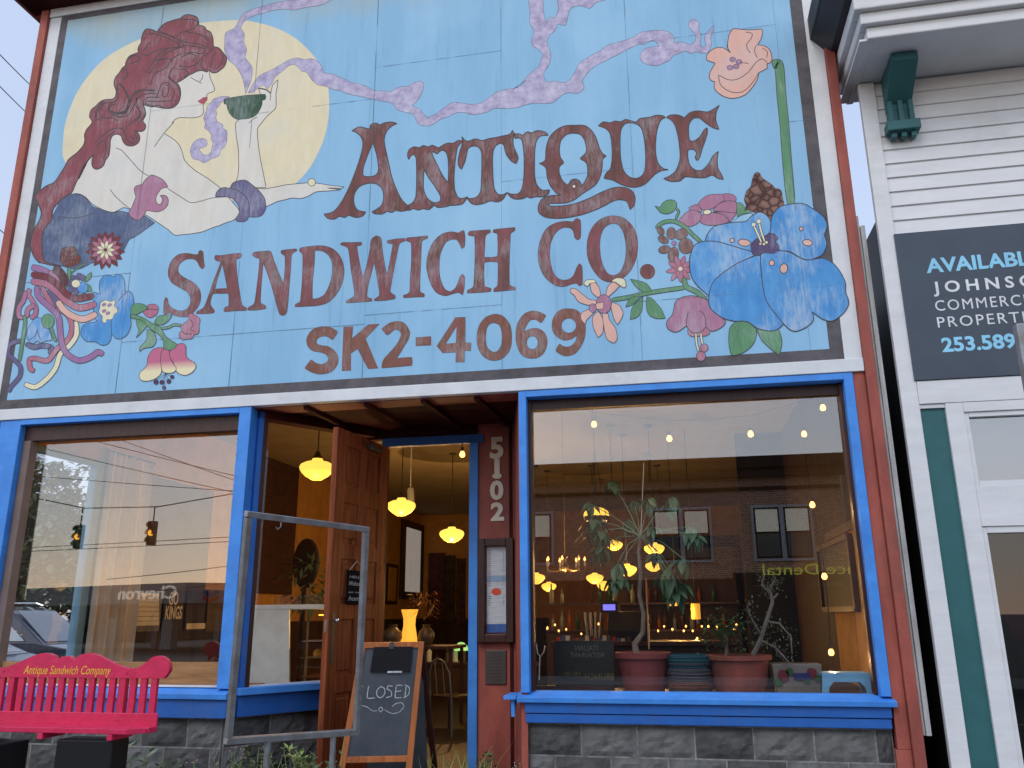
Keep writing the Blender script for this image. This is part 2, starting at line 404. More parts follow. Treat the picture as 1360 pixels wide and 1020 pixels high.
def petal(c, ang, r0, r1, w):
    """pointed petal from centre c (board pixels), along ang"""
    ca, sa = math.cos(ang), math.sin(ang); P = [(r0, -w*.25), ((r0+r1)*.5, -w*.5), (r1*.85, -w*.28), (r1, 0), (r1*.85, w*.28), ((r0+r1)*.5, w*.5), (r0, w*.25)]
    return [(c[0]+x*ca-y*sa, c[1]+x*sa+y*ca) for x, y in P]
# ------------------------------------------------------------------ the painted sign board
def pm(name, c, c2=None, amp=.4, sc=(9, 9, 2.2), k=1.0, wear=.28, **kw):
    """sign paint: brushed tone, grime and chalky scrubbed wear running down the boards"""
    if name in MATS: return MATS[name]
    m = mat(name, rgb(*c, k), .72, col2=rgb(*c2, k) if c2 else None, amp=amp, scale=sc, detail=9, spec=.2, grime=.16, **kw)
    n = m.node_tree.nodes; l = m.node_tree.links; b = n['Principled BSDF']; last = b.inputs['Base Color'].links[0].from_socket
    tc = n.new('ShaderNodeTexCoord'); mp = n.new('ShaderNodeMapping'); mp.inputs['Scale'].default_value = (34, 34, 6); l.new(tc.outputs['Object'], mp.inputs[0])
    z = n.new('ShaderNodeTexNoise'); z.inputs['Scale'].default_value = 1; z.inputs['Detail'].default_value = 10; z.inputs['Roughness'].default_value = .8; l.new(mp.outputs[0], z.inputs[0])
    z2 = n.new('ShaderNodeTexNoise'); z2.inputs['Scale'].default_value = 2.2; z2.inputs['Detail'].default_value = 5; l.new(tc.outputs['Object'], z2.inputs[0])
    ad = n.new('ShaderNodeMath'); ad.operation = 'MULTIPLY'; l.new(z.outputs[0], ad.inputs[0]); l.new(z2.outputs[0], ad.inputs[1])
    r = n.new('ShaderNodeMapRange'); r.inputs[1].default_value = .24; r.inputs[2].default_value = .36; r.inputs[4].default_value = wear; l.new(ad.outputs[0], r.inputs[0])
    x = n.new('ShaderNodeMix'); x.data_type = 'RGBA'; x.inputs[7].default_value = rgb(196, 204, 208); l.new(r.outputs[0], x.inputs[0]); l.new(last, x.inputs[6]); l.new(x.outputs[2], b.inputs['Base Color'])
    return m
def board_material():
    m = mat('sky_blue_board_paint', rgb(146, 190, 220, 1.0), .7, col2=rgb(128, 174, 206, 1.0), amp=1.0, scale=(2.0, 2, .35), detail=9, spec=.25, bump=.12, bscale=60, contrast=(.3, .7))
    n = m.node_tree.nodes; l = m.node_tree.links; b = n['Principled BSDF']; last = b.inputs['Base Color'].links[0].from_socket
    tc = n.new('ShaderNodeTexCoord')
    # rain streaks
    mp = n.new('ShaderNodeMapping'); mp.inputs['Scale'].default_value = (13, 13, .8); l.new(tc.outputs['Object'], mp.inputs[0])
    z = n.new('ShaderNodeTexNoise'); z.inputs['Scale'].default_value = 1; z.inputs['Detail'].default_value = 8; z.inputs['Roughness'].default_value = .7; l.new(mp.outputs[0], z.inputs[0])
    r = n.new('ShaderNodeMapRange'); r.inputs[1].default_value = .56; r.inputs[2].default_value = .8; r.inputs[4].default_value = .7; l.new(z.outputs[0], r.inputs[0])
    x = n.new('ShaderNodeMix'); x.data_type = 'RGBA'; x.inputs[7].default_value = rgb(96, 136, 160); l.new(r.outputs[0], x.inputs[0]); l.new(last, x.inputs[6])
    # pale chalky wear
    z2 = n.new('ShaderNodeTexNoise'); z2.inputs['Scale'].default_value = .8; z2.inputs['Detail'].default_value = 4; l.new(tc.outputs['Object'], z2.inputs[0])
    r2 = n.new('ShaderNodeMapRange'); r2.inputs[1].default_value = .5; r2.inputs[2].default_value = .72; r2.inputs[4].default_value = .45; l.new(z2.outputs[0], r2.inputs[0])
    x2 = n.new('ShaderNodeMix'); x2.data_type = 'RGBA'; x2.inputs[7].default_value = rgb(166, 204, 226); l.new(r2.outputs[0], x2.inputs[0]); l.new(x.outputs[2], x2.inputs[6])
    # mildew along the top edge (a stain of its own, patchy)
    sp = n.new('ShaderNodeSeparateXYZ'); l.new(tc.outputs['Object'], sp.inputs[0])
    z3 = n.new('ShaderNodeTexNoise'); z3.inputs['Scale'].default_value = 1.6; z3.inputs['Detail'].default_value = 7; l.new(tc.outputs['Object'], z3.inputs[0])
    ma = n.new('ShaderNodeMath'); ma.operation = 'MULTIPLY_ADD'; ma.inputs[1].default_value = 1.1; ma.inputs[2].default_value = -.55; l.new(z3.outputs[0], ma.inputs[0])
    ad = n.new('ShaderNodeMath'); ad.operation = 'ADD'; l.new(sp.outputs[2], ad.inputs[0]); l.new(ma.outputs[0], ad.inputs[1])
    r3 = n.new('ShaderNodeMapRange'); r3.inputs[1].default_value = 7.75; r3.inputs[2].default_value = 8.35; r3.inputs[4].default_value = .75; l.new(ad.outputs[0], r3.inputs[0])
    x3 = n.new('ShaderNodeMix'); x3.data_type = 'RGBA'; x3.inputs[7].default_value = rgb(172, 176, 158); l.new(r3.outputs[0], x3.inputs[0]); l.new(x2.outputs[2], x3.inputs[6])
    l.new(x3.outputs[2], b.inputs['Base Color']); return m
BOARD = board_material()
MOON = pm('moon_cream_paint', (222, 212, 180), (212, 202, 170))
SKIN = pm('painted_skin', (216, 213, 204), (204, 200, 190))
HAIR = pm('painted_hair', (142, 82, 90), (118, 66, 72), sc=(9, 9, 5))
NAVY = pm('painted_navy', (74, 88, 118), (100, 112, 140), sc=(14, 14, 9))
SLATEP = pm('painted_slate_purple', (92, 90, 128), (112, 102, 132), sc=(9, 9, 6))
SMOKE = pm('painted_steam', (150, 142, 176), (200, 194, 216), amp=1, sc=(11, 11, 11), bump=.2, bscale=30, contrast=(.36, .7))
LETA = pm('letter_umber', (98, 68, 60), (128, 82, 84), amp=1, sc=(9, 9, 2), contrast=(.38, .62))
LETS = pm('letter_rose_umber', (136, 84, 90), (104, 74, 66), amp=1, sc=(8, 8, 2), contrast=(.38, .62))
LETN = pm('letter_russet', (136, 88, 82), (116, 84, 66), amp=1, sc=(16, 16, 4), contrast=(.38, .62))
ROSE = pm('painted_rose', (172, 122, 146), (158, 108, 134))
PINKP = pm('painted_pink', (178, 116, 134), (164, 102, 122))
PEACH = pm('painted_peach', (222, 178, 164), (212, 166, 152))
CREAM = pm('painted_cream', (228, 222, 190), (212, 204, 170))
LEAFP = pm('painted_leaf', (104, 150, 114), (88, 134, 98))
BLUEP = pm('painted_cornflower', (72, 136, 196), (92, 156, 208), amp=1, sc=(7, 7, 2.5), contrast=(.38, .64), wear=.5)
BLUEL = pm('painted_pale_petal', (84, 146, 204), (132, 178, 214), amp=1, sc=(8, 8, 3), contrast=(.4, .68), wear=.6)
BROWNP = pm('painted_brown', (112, 84, 78), (136, 104, 96), amp=1, sc=(16, 16, 16))
MAROON = pm('painted_maroon', (122, 62, 70), (106, 54, 60))
MAUVE = pm('painted_mauve', (158, 116, 156), (142, 104, 144))
GREENB = pm('painted_bottle_green', (52, 80, 60), (62, 92, 70))
LIP = pm('painted_lip', (176, 84, 94))
def fade_mat(name, c1, c2, z0, z1):
    m = pm(name, c1); n = m.node_tree.nodes; l = m.node_tree.links
    tc = n.new('ShaderNodeTexCoord'); sp = n.new('ShaderNodeSeparateXYZ'); l.new(tc.outputs['Object'], sp.inputs[0])
    r = n.new('ShaderNodeMapRange'); r.inputs[1].default_value = z0; r.inputs[2].default_value = z1; l.new(sp.outputs[2], r.inputs[0])
    x = n.new('ShaderNodeMix'); x.data_type = 'RGBA'; x.inputs[6].default_value = rgb(*c2, 1.0); x.inputs[7].default_value = rgb(*c1, 1.0)
    l.new(r.outputs[0], x.inputs[0]); l.new(x.outputs[2], n['Principled BSDF'].inputs['Base Color']); return m
zf0 = at(220, 492).z; zf1 = at(220, 480).z
FUCH = fade_mat('painted_fuchsia', (190, 108, 136), (226, 216, 178), zf0, zf1)

SX0, SX1, SZ0, SZ1 = -6.67, 1.46, 3.62, 8.33
sign = thing('painted_sign', 'huge sky-blue painted wooden sign board of a sandwich shop, filling the wall above the windows', 'sign', ((SX0+SX1)/2, 0, SZ0))
# plywood sheets with open joints
xs = [SX0, -5.35, -4.13, -2.78, -1.45, -.2, 1.2, SX1]; zs = {0: [3.62, 5.0, SZ1], 1: [3.62, 4.25, 6.9, SZ1], 2: [3.62, 4.25, 6.7, SZ1], 3: [3.62, 4.34, 7.07, SZ1], 4: [3.62, 5.6, SZ1], 5: [3.62, 4.27, 6.95, SZ1], 6: [3.62, 4.28, 5.9, SZ1]}
for i in range(7):
    z = zs[i]
    for j in range(len(z)-1):
        box('board_sheet', BOARD, sign, xs[i]+.001, xs[i+1]-.001, 0, .018, z[j]+.001, z[j+1]-.001)
box('backing', BLACKB, sign, SX0, SX1, .02, .05, SZ0, SZ1)
bw = .11
box('border_board', BLACKB, sign, SX0, SX0+.09, -.0006, -.0002, SZ0, SZ1)
box('border_board', BLACKB, sign, SX1-bw, SX1, -.0006, -.0002, SZ0, SZ1)
box('border_board', BLACKB, sign, SX0+.09, SX1-bw, -.0006, -.0002, SZ0, SZ0+.1)
box('border_board', BLACKB, sign, SX0+.09, SX1-bw, -.0006, -.0002, SZ1-.06, SZ1)

# moon, steam, figure
paint('painted_moon', 'z1 245,610 238,520 252,440 300,330 395,220 520,150 640,105 760,85 900,75 980,88 1050,110 1120,150 1180,210 1215,270 1235,330 1238,430 1220,520 1190,590 1160,640 1100,700 1000,745 700,760 400,740', MOON, sign, ow=0)
paint('painted_steam', 'm7 120,415 113,370 100,330 75,290 45,265 28,225 28,190 30,150 45,135 70,125 85,100 110,60 140,45 170,35 260,10 330,0 400,-8 510,-6 470,15 440,25 400,30 330,45 300,40 240,45 200,58 170,65 125,85 100,120 115,150 113,185 125,220 118,250 130,270 150,300 145,350 130,390', SMOKE, sign, ow=.4)
paint('painted_steam', 'm7 130,410 150,375 170,345 195,325 230,310 275,285 310,265 345,255 380,262 410,258 440,272 455,295 465,320 500,325 530,338 560,350 590,365 640,375 690,400 730,400 760,405 790,385 840,378 865,362 890,358 905,370 900,400 880,440 850,465 885,480 920,515 960,500 1000,470 1040,450 1110,460 1150,455 1180,440 1220,410 1260,395 1300,390 1330,380 1360,350 | m8 0,430 40,400 90,345 125,318 145,260 125,235 100,220 92,190 105,150 85,110 85,60 80,-5 145,-5 150,60 165,110 180,80 205,85 220,40 215,-5 460,-5 400,12 370,40 335,28 300,30 275,45 270,60 255,120 215,115 205,145 180,165 165,200 185,260 175,310 150,350 165,390 200,385 260,390 300,340 320,300 350,280 380,262 420,240 455,215 490,205 540,190 580,175 610,155 640,148 710,143 750,155 770,180 768,205 800,198 850,212 870,195 872,165 850,140 838,110 860,90 890,110 888,140 900,170 895,200 905,225 922,215 915,180 930,150 960,120 950,160 945,180 948,215 930,250 900,252 870,245 850,255 820,242 795,255 770,262 745,290 720,300 690,312 660,310 620,295 608,265 622,240 650,225 700,220 685,200 660,193 630,210 600,210 570,225 540,238 500,262 470,275 430,295 400,310 370,335 350,360 335,385 342,420 310,445 275,440 240,450 200,485 160,492 110,490 60,500 20,512 | m7 1250,478 1215,478 1180,495 1120,505 1080,495 1040,500 1010,515 980,525 945,548 910,555 880,545 865,515 850,500 790,485 765,455 720,445 650,430 600,420 560,410 545,402 500,392 470,380 440,375 410,350 390,320 370,315 345,290 330,285 310,290 280,315 250,340 235,370 215,392 200,375 180,385 150,408', SMOKE, sign, ow=.4)
paint('painted_steam', 'm3 370,332 320,328 285,335 245,350 225,380 200,400 190,440 172,490 185,530 180,565 210,590 230,620 228,650 242,680 235,710 230,740 210,765 175,768 150,745 140,720 170,715 200,690 190,655 165,645 140,648 110,665 85,695 72,740 85,790 110,805 140,810 170,830 205,815 235,798 265,788 290,770 305,730 330,710 345,670 350,620 345,585 318,570 315,540 280,520 265,490 272,455 265,430 290,400 310,370 345,345', SMOKE, sign, ow=.4)
paint('painted_figure', 'm1 1130,560 1105,585 1103,615 1112,650 1130,690 1143,725 1142,742 1125,755 1090,768 1078,782 1083,800 1078,825 1055,848 1050,880 1055,915 1040,945 1010,960 960,968 900,966 850,968 815,985 795,1010 | m2 1180,385 1140,430 1100,475 1155,510 1190,535 1225,575 1248,630 1265,690 1300,735 1360,785 | m4 735,225 840,290 900,335 950,375 1040,480 1100,560 1060,628 1000,650 940,675 880,695 790,730 700,745 640,752 575,757 545,740 520,715 440,660 380,620 325,590 270,600 200,545 150,530 110,550 60,568 0,555 | z1 420,800 390,790 350,770 320,740 290,728 255,735 270,680 300,600 350,520 420,440 520,360 600,300 700,200 780,240', SKIN, sign, ow=.9,
      lines=('m2 700,597 750,615 820,690 900,780 975,828', 'm2 1100,475 1060,530 1018,588', 'm4 38,380 60,410 90,445 150,500 205,542', 'm4 505,370 600,430 695,487 780,478 880,450 980,443', 'm1 945,635 1000,665 1040,685', 'm1 1048,610 1042,645 1020,668'), lw=.9)
paint('painted_lips', 'm1 1005,832 1045,805 1065,797 1083,800 1078,822 1060,848 1035,850', LIP, sign, ow=.4)
paint('painted_dress', 'z1 270,730 310,735 335,760 350,778 390,790 420,800 450,795 480,800 500,812 | m4 190,575 225,618 260,632 300,610 325,600 405,655 340,700 280,745 230,775 200,790 | z2 540,262 520,300 480,340 400,345 330,375 250,358 195,345 180,300 | z1 160,930 155,880 170,840 195,815 215,780 230,745 250,732', NAVY, sign, ow=.8, lines=('z1 215,815 290,820 360,800',))
paint('painted_arm', 'm3 440,503 415,530 413,560 420,640 435,740 436,860 430,930 420,965 430,1010 640,1015 620,900 600,800 585,700 578,620 580,568 600,540 640,490 680,450 715,415 718,360 718,300 728,250 732,205 718,215 695,240 682,280 680,305 650,280 610,268 585,270 600,330 560,440', SKIN, sign, ow=.9, lines=('m3 512,530 545,500 575,485', 'm3 590,272 640,280 675,310 672,360'))
paint('painted_arm', 'z1 960,712 1000,710 1040,703 1080,695 1160,688 1200,690 1240,697 1295,703 1285,708 1230,707 1284,714 1240,718 1190,722 1160,738 1130,747 1100,745 1070,752 1040,760 1000,778 960,785', SKIN, sign, ow=.9)
paint('painted_pearl', ell('z1 1173,686', 14), CREAM, sign, ow=.8)
paint('painted_bowl', 'm3 325,362 330,348 480,322 632,312 641,335 632,355 615,358 612,390 600,420 580,455 560,475 530,490 500,497 430,502 400,490 370,460 352,420 345,390 328,385', GREENB, sign, ow=.7)
paint('painted_cuff', 'm4 905,440 908,415 925,388 950,370 985,365 1020,370 1040,335 1070,315 1130,303 1165,312 1195,335 1250,380 1285,420 1310,465 1318,530 1305,565 1280,595 1230,608 1178,605 1165,630 1135,645 1090,645 1065,625 1085,600 1100,565 1095,520 1075,485 1040,455 1000,443 950,440', SLATEP, sign, ow=.9, lines=('m4 1025,368 1080,385 1130,420 1170,465 1182,540 1178,605',))
paint('painted_armband', 'm4 345,285 365,268 385,262 430,278 470,300 500,335 512,362 480,368 455,380 430,415 415,450 418,485 440,503 458,495 467,470 462,445 448,432 480,428 505,440 517,470 510,510 480,545 430,565 380,560 340,555 325,580 300,612 270,632 225,618 190,575 215,530 235,480 250,440 238,400 240,365 265,348 300,340 320,310', ROSE, sign, ow=.9)
hair_lines = ['m1 670,262 750,285 850,330 900,380', 'm1 690,250 720,270 820,305', 'm1 830,305 860,270 930,250 990,220 1003,180 970,160 920,160 870,158', 'm1 580,285 640,275 750,310 830,350 870,385 780,395 700,405 640,425 600,455 560,450 540,430',
 'm1 560,420 590,370 620,345', 'm1 900,380 830,400 740,440 670,520 610,600 590,590 620,540 680,450 760,405', 'm1 870,440 800,480 740,560 660,600 625,660 620,690 600,690', 'm1 910,375 980,380 1060,400 1040,440 960,430 890,440', 'm1 850,320 920,350 1010,360 1080,395 1090,320 1060,285',
 'm1 1130,390 1100,430 1050,460 1000,520 930,550 850,540', 'm1 1180,400 1210,440 1200,520 1150,570', 'm1 1150,430 1120,500 1110,560', 'm1 1050,480 1030,540 1080,580', 'm1 820,540 780,590 780,650 830,685', 'm1 860,570 900,570 925,600 890,640',
 'm1 760,630 820,680 860,760 840,850 750,890 640,870 575,850 580,830 680,832 790,825 812,760 760,680 710,690 680,760 670,800', 'm1 740,690 770,720 750,790 715,790 720,730', 'm1 660,740 560,735 490,760 440,830 420,910 380,935 290,935', 'm1 665,770 590,770 520,800 490,860 540,930 500,1000', 'm1 700,800 600,800 555,840 575,930 520,1010',
 'm1 350,690 400,730 435,830 400,915 280,920 280,880 330,850', 'm1 340,680 350,780 330,830 230,850 190,900 170,960', 'm2 730,60 790,140 820,230 760,310 640,290 650,250 700,205', 'm2 600,210 540,290 545,370 580,350', 'm2 620,220 570,300 600,350 680,350 720,380', 'm2 660,320 740,340 800,290 840,180 900,130 1030,130', 'm2 720,345 800,330 850,250 880,180',
 'm2 780,440 830,390 900,330 880,250 870,190', 'm2 530,560 600,490 680,440 760,440 790,520 840,560 880,520 850,470', 'm2 545,580 640,500 700,460', 'm2 610,540 625,600 600,690', 'm2 820,500 845,530 860,490', 'm1 440,520 520,500 530,470 480,455 430,490', 'm1 380,580 420,570 430,620 395,650', 'm1 870,470 940,440 990,460 960,510', 'm1 900,260 960,270 1040,290 1080,330', 'm1 650,500 760,480 800,500']
paint('painted_hair', 'm1 1130,598 1165,592 1190,575 1218,552 1235,520 1242,480 1230,455 1210,430 1190,405 1170,390 1135,380 1130,320 1120,285 1105,260 1075,245 1065,225 1040,212 1015,205 1012,175 1000,145 970,128 920,120 885,132 865,150 820,162 750,185 720,205 695,228 670,260 640,248 600,238 578,243 558,270 545,310 540,350 520,385 515,410 520,430 480,445 450,458 430,480 415,515 410,540 385,560 360,600 335,630 320,665 320,700 335,740 335,770 325,800 300,815 240,820 200,840 170,870 138,895 122,925 118,960 | m2 490,345 510,380 495,410 465,445 447,490 450,530 440,570 410,610 380,640 340,670 310,700 285,750 240,820 215,860 190,885 130,910 80,950 45,985 | z1 130,740 145,770 155,800 148,830 130,860 118,890 115,930 130,970 150,990 | z2 165,345 220,358 260,362 205,348 185,335 180,300 178,240 190,200 215,170 225,120 250,90 268,72 | z1 255,735 272,722 285,690 310,640 330,605 | m2 400,850 430,760 470,705 525,650 510,690 508,730 520,760 545,771 580,760 605,735 620,695 645,660 655,600 658,540 670,505 695,485 725,485 750,500 760,535 785,570 820,580 855,575 890,550 900,515 890,480 860,455 885,460 915,460 940,445 948,410 925,375 940,345 948,310 935,260 925,225 945,245 1000,258 1050,250 1090,265 1130,272 1170,265 1205,240 1225,205 1235,160 1232,110 1215,75 1190,70 | m1 870,660 900,640 935,615 960,605 1000,585 1040,578 1075,590 1100,580', HAIR, sign, ow=1.5, lines=hair_lines, lw=1.35)
# lettering
L1 = LAY[0]
def A(s_, m, ow=1.3):
    k = LAY[0]; paint('letter', s_, m, sign, ow=ow); LAY[0] = k
L1 = LAY[0]
A(['A 306,243 330,228 358,220 390,228 412,232 418,210 438,198 462,200 470,210 500,196 545,190 576,200 545,215 515,245 500,290 505,340 525,430 545,520 575,600 600,650 625,680 650,700 640,720 600,728 570,722 545,735 520,728 500,738 480,745 440,742 427,730 455,715 485,690 497,640 485,590 450,562 400,560 350,580 320,625 318,680 340,720 388,732 370,755 330,765 285,752 262,765 230,758 200,775 160,770 138,745 185,735 215,710 250,660 290,580 330,480 362,380 372,320 360,280 335,255', 'A 432,315 455,390 466,470 450,510 400,520 372,510 375,460 400,390'], LETA)
A(['A 648,415 640,392 650,358 680,340 712,345 735,332 765,340 790,330 825,345 850,332 880,318 915,318 945,302 975,305 960,318 940,345 928,420 920,520 925,600 945,645 975,650 1003,640 975,680 940,690 900,692 870,700 825,705 797,690 790,702 765,718 735,712 705,720 675,712 650,722 625,712 645,692 672,675 690,640 695,560 695,470 692,410 680,388 662,392', 'A 740,475 770,530 800,570 838,635 835,668 800,676 760,650 738,600 735,540', 'A 785,370 800,372 818,382 835,366 855,360 875,378 885,420 887,500 884,555 850,510 815,440 795,400'], LETA)
A('A 968,278 985,300 1010,305 1050,292 1090,302 1130,290 1165,285 1210,275 1245,268 1262,258 1272,240 1282,262 1275,300 1280,340 1300,385 1306,410 1293,440 1265,425 1235,385 1220,330 1200,318 1170,335 1155,370 1152,440 1155,520 1162,590 1185,625 1215,628 1238,615 1215,655 1180,672 1140,665 1100,680 1060,688 1025,680 1000,650 1035,650 1065,635 1082,600 1086,520 1088,430 1085,370 1065,340 1035,335 1005,350 995,390 985,430 965,475 948,455 945,420 955,370 970,320', LETA)
A('B -33,262 0,262 20,270 45,250 75,256 100,243 135,245 160,255 172,270 140,272 118,280 100,310 92,360 90,440 92,520 105,570 135,600 165,600 180,598 172,625 140,640 100,640 65,648 45,640 20,652 -20,655 -50,645 -77,615 -45,625 -5,620 15,590 25,530 28,450 25,360 15,300 -5,285 -25,290', LETA)
A(['B 335,210 390,212 430,238 460,285 480,345 500,380 522,395 500,415 497,460 485,520 455,570 405,605 370,628 335,655 290,675 240,680 185,680 172,688 190,697 260,695 340,680 420,650 490,615 560,588 620,583 670,600 695,640 690,690 665,717 655,685 640,665 600,658 560,668 500,700 430,730 350,755 250,770 165,766 120,740 113,700 135,655 180,635 250,630 222,618 190,580 168,530 158,465 120,440 155,420 160,350 180,285 220,240 270,215', 'B 330,258 370,268 395,310 402,370 365,410 405,440 410,510 390,555 374,575 362,548 340,535 312,540 290,570 260,545 240,500 240,460 265,435 245,400 240,350 250,300 285,265'], LETA)
LAY[0] += 4
paint('letter_detail', ell('B 328,578', 10, n=10), CREAM, sign, ow=.8)
A(['B 475,213 505,190 545,195 575,185 610,188 640,175 670,183 700,190 725,170 760,165 790,160 825,150 860,152 878,163 850,180 830,230 820,300 820,380 835,440 865,470 895,477 850,485 810,510 760,560 715,580 665,582 610,565 560,540 510,530 520,500 548,470 558,400 555,320 545,260 520,230', 'B 655,195 700,200 735,230 752,300 760,400 755,480 735,515 700,530 660,520 625,480 608,400 605,300 610,240 630,205'], LETA)
A('B 885,163 910,148 950,148 975,155 993,165 1020,138 1055,125 1090,125 1130,130 1165,115 1203,90 1185,130 1182,180 1200,235 1165,225 1120,195 1080,165 1045,170 1020,205 1018,260 1025,300 1050,305 1085,280 1110,240 1130,225 1130,260 1115,310 1100,350 1085,400 1070,423 1058,405 1065,375 1045,355 1015,360 1013,400 1025,450 1060,480 1100,480 1140,440 1165,395 1197,367 1190,420 1195,470 1215,505 1227,535 1195,530 1160,510 1120,525 1060,525 1000,520 965,545 910,548 868,530 900,518 940,485 965,420 965,350 955,280 940,220 920,185', LETA)
def B_(s_):
    k = LAY[0]; paint('letter', s_, LETS, sign, ow=.45); LAY[0] = k
B_('C 300,237 316,248 320,300 325,335 310,350 295,335 280,305 255,290 215,292 180,315 165,350 175,380 210,405 255,430 290,465 303,510 295,560 265,605 225,635 180,638 140,628 110,615 85,628 78,610 80,550 90,520 103,530 108,560 130,585 165,600 205,598 235,570 240,525 220,490 180,465 130,435 108,395 108,345 130,295 170,262 220,255 260,262 285,262 290,245')
B_(['C 385,285 390,268 430,268 480,260 540,255 548,268 535,285 515,292 520,380 535,480 550,565 580,585 575,600 510,602 450,608 440,600 448,580 470,570 468,500 420,498 375,502 360,560 385,600 378,615 330,620 275,620 280,605 320,580 345,520 380,420 415,330 420,305 395,300', 'C 432,320 445,380 460,465 420,468 388,470 405,400'])
B_('C 612,265 625,248 680,243 722,243 740,290 770,370 800,435 808,350 808,275 785,255 788,238 830,232 878,228 880,240 850,262 843,350 835,450 828,550 820,610 800,630 775,620 760,570 730,460 700,370 678,315 668,430 662,550 690,570 695,588 640,598 585,598 590,580 625,555 640,450 652,350 655,290 630,280')
B_(['C 895,240 905,222 970,212 1040,210 1100,230 1145,280 1165,350 1155,430 1120,500 1070,550 1010,570 940,575 870,578 872,562 900,545 910,450 915,350 915,265', 'C 990,240 1040,245 1080,280 1095,340 1085,420 1050,500 1010,525 975,528 975,430 985,330'])
B_('D 53,205 65,190 120,190 180,188 182,205 155,215 170,310 190,405 215,320 232,230 240,175 270,150 300,165 310,250 325,340 335,385 355,290 370,200 340,195 335,180 380,170 440,165 445,180 410,200 390,290 370,390 355,485 385,510 380,530 320,540 262,542 260,530 290,505 278,420 258,310 240,380 222,450 215,515 245,530 240,545 160,550 92,555 92,540 135,515 138,480 118,350 100,225')
B_('D 450,180 455,162 510,157 578,150 580,165 545,185 540,300 535,400 535,485 560,500 558,518 500,520 435,524 435,508 470,490 475,400 482,300 480,195')
B_('D 800,120 806,160 802,215 785,228 772,200 755,175 725,172 690,190 660,250 650,320 655,400 680,465 715,485 750,460 775,395 790,382 803,400 800,470 790,507 765,492 730,500 685,512 630,490 595,430 573,340 585,250 620,180 670,138 725,125 765,132 785,120')
B_('D 822,140 835,122 900,117 955,113 958,130 930,148 925,210 922,278 1000,272 1000,140 975,130 978,113 1040,105 1105,100 1105,118 1080,140 1075,250 1072,350 1075,445 1105,460 1108,475 1040,482 980,487 978,470 1000,450 1003,380 1000,310 922,312 922,450 960,465 960,485 900,492 820,495 820,478 855,455 862,350 865,240 862,155 835,150')
B_('E 605,170 628,185 632,240 630,310 610,332 585,315 575,270 550,243 500,240 450,270 410,340 398,420 405,510 430,590 480,630 535,630 575,600 600,540 620,510 640,530 645,620 640,670 620,678 600,660 560,665 500,685 430,670 360,610 320,530 308,440 325,340 370,250 440,205 520,190 570,195 590,175')
B_(['E 880,150 950,165 1010,215 1050,290 1060,380 1045,480 1000,570 930,630 850,650 780,625 715,545 680,450 680,340 710,250 760,190 820,158', 'E 870,208 920,225 955,290 970,380 965,480 930,570 880,598 830,580 790,500 775,400 780,310 810,240'])
paint('letter', ell('E 1133,570', 56), LETS, sign, ow=.4)
D_ = lambda s_, n=4: paint('digit', s_, LETN, sign, ow=.35, n=n)
paint('letter', 'F 380,265 335,333 290,305 240,303 200,330 200,365 240,380 300,390 355,430 382,480 378,540 340,595 290,620 220,628 150,610 97,575 150,503 190,530 240,542 285,525 298,495 280,460 230,440 160,425 118,380 112,320 150,255 215,222 290,218 340,235', LETN, sign, ow=.35)
paint('letter', 'F 430,220 510,216 503,320 640,202 738,195 618,322 725,578 640,582 550,410 492,450 492,595 415,600', LETN, sign, ow=.35, n=1)
D_('F 758,238 790,210 830,185 900,172 960,195 998,260 990,320 950,390 888,490 1015,482 1015,553 757,575 765,520 790,480 850,415 900,350 922,300 920,270 895,245 860,250 805,292')
D_('F 1050,312 1182,302 1182,378 1050,385', 1)
D_(['G 155,195 235,192 235,402 283,402 280,468 230,468 228,562 155,562 158,480 50,487 0,430', 'G 163,268 160,405 75,410'], 1)
D_(['G 480,167 545,185 600,250 617,340 605,450 550,525 470,550 395,525 345,460 328,370 345,270 400,195', 'G 470,240 515,260 535,330 530,420 500,470 460,478 415,440 402,370 410,290 435,250'])
D_(['G 897,180 858,240 810,212 760,225 725,290 722,310 770,288 830,285 885,320 908,390 890,470 840,520 770,532 700,505 660,430 648,340 665,240 720,165 790,140 850,152', ell('G 785,402', 46, 54)])
D_(['G 1080,122 1150,135 1200,190 1222,270 1215,360 1180,440 1130,495 1060,512 1010,495 977,465 1008,412 1050,435 1100,430 1140,390 1150,340 1110,370 1050,383 990,355 950,300 950,220 985,155 1030,128', ell('G 1084,262', 60, 60)])
# flowers on the left
LAY[0] = L1
cbr = T('z2 447,293')[0]
def ring(name, c, n, r0, r1, w, m, ph=0.0, sx=1.0, sy=1.0):
    for i in range(n):
        a = ph+2*math.pi*i/n; P = petal((0, 0), a, r0, r1*random.uniform(.92, 1.06), w)
        paint(name, [(c[0]+x*sx, c[1]+y*sy) for x, y in P], m, sign, ow=.55, n=2)
        LAY[0] -= 1
    LAY[0] += 1
band('painted_stem', 'm5 610,50 560,80 500,130', 2.2, LEAFP, sign)
band('painted_stem', 'm5 492,80 492,160 470,210 450,240', 5, LEAFP, sign)
ring('painted_petal', cbr, 15, 5, 27, 9, MAROON, .1)
ring('painted_petal', cbr, 13, 3, 20, 7, PINKP, .3)
ring('painted_petal', cbr, 9, 1, 13.5, 5, CREAM, .0)
paint('painted_bloom', ell('z2 447,293', 7, n=10), MAROON, sign, ow=.6)
paint('painted_bloom', 'z2 255,320 262,290 285,282 310,280 328,295 325,310 340,320 338,345 315,360 280,362 258,345', pm('painted_rosebud', (118, 66, 58), (98, 54, 50)), sign, ow=.8, lines=('z2 262,310 290,325 325,310', 'z2 275,295 300,305 318,292', 'z2 270,345 300,335 332,340'))
paint('painted_petal', 'm5 605,180 620,140 650,115 655,130 645,160 615,185', LEAFP, sign, ow=.7)
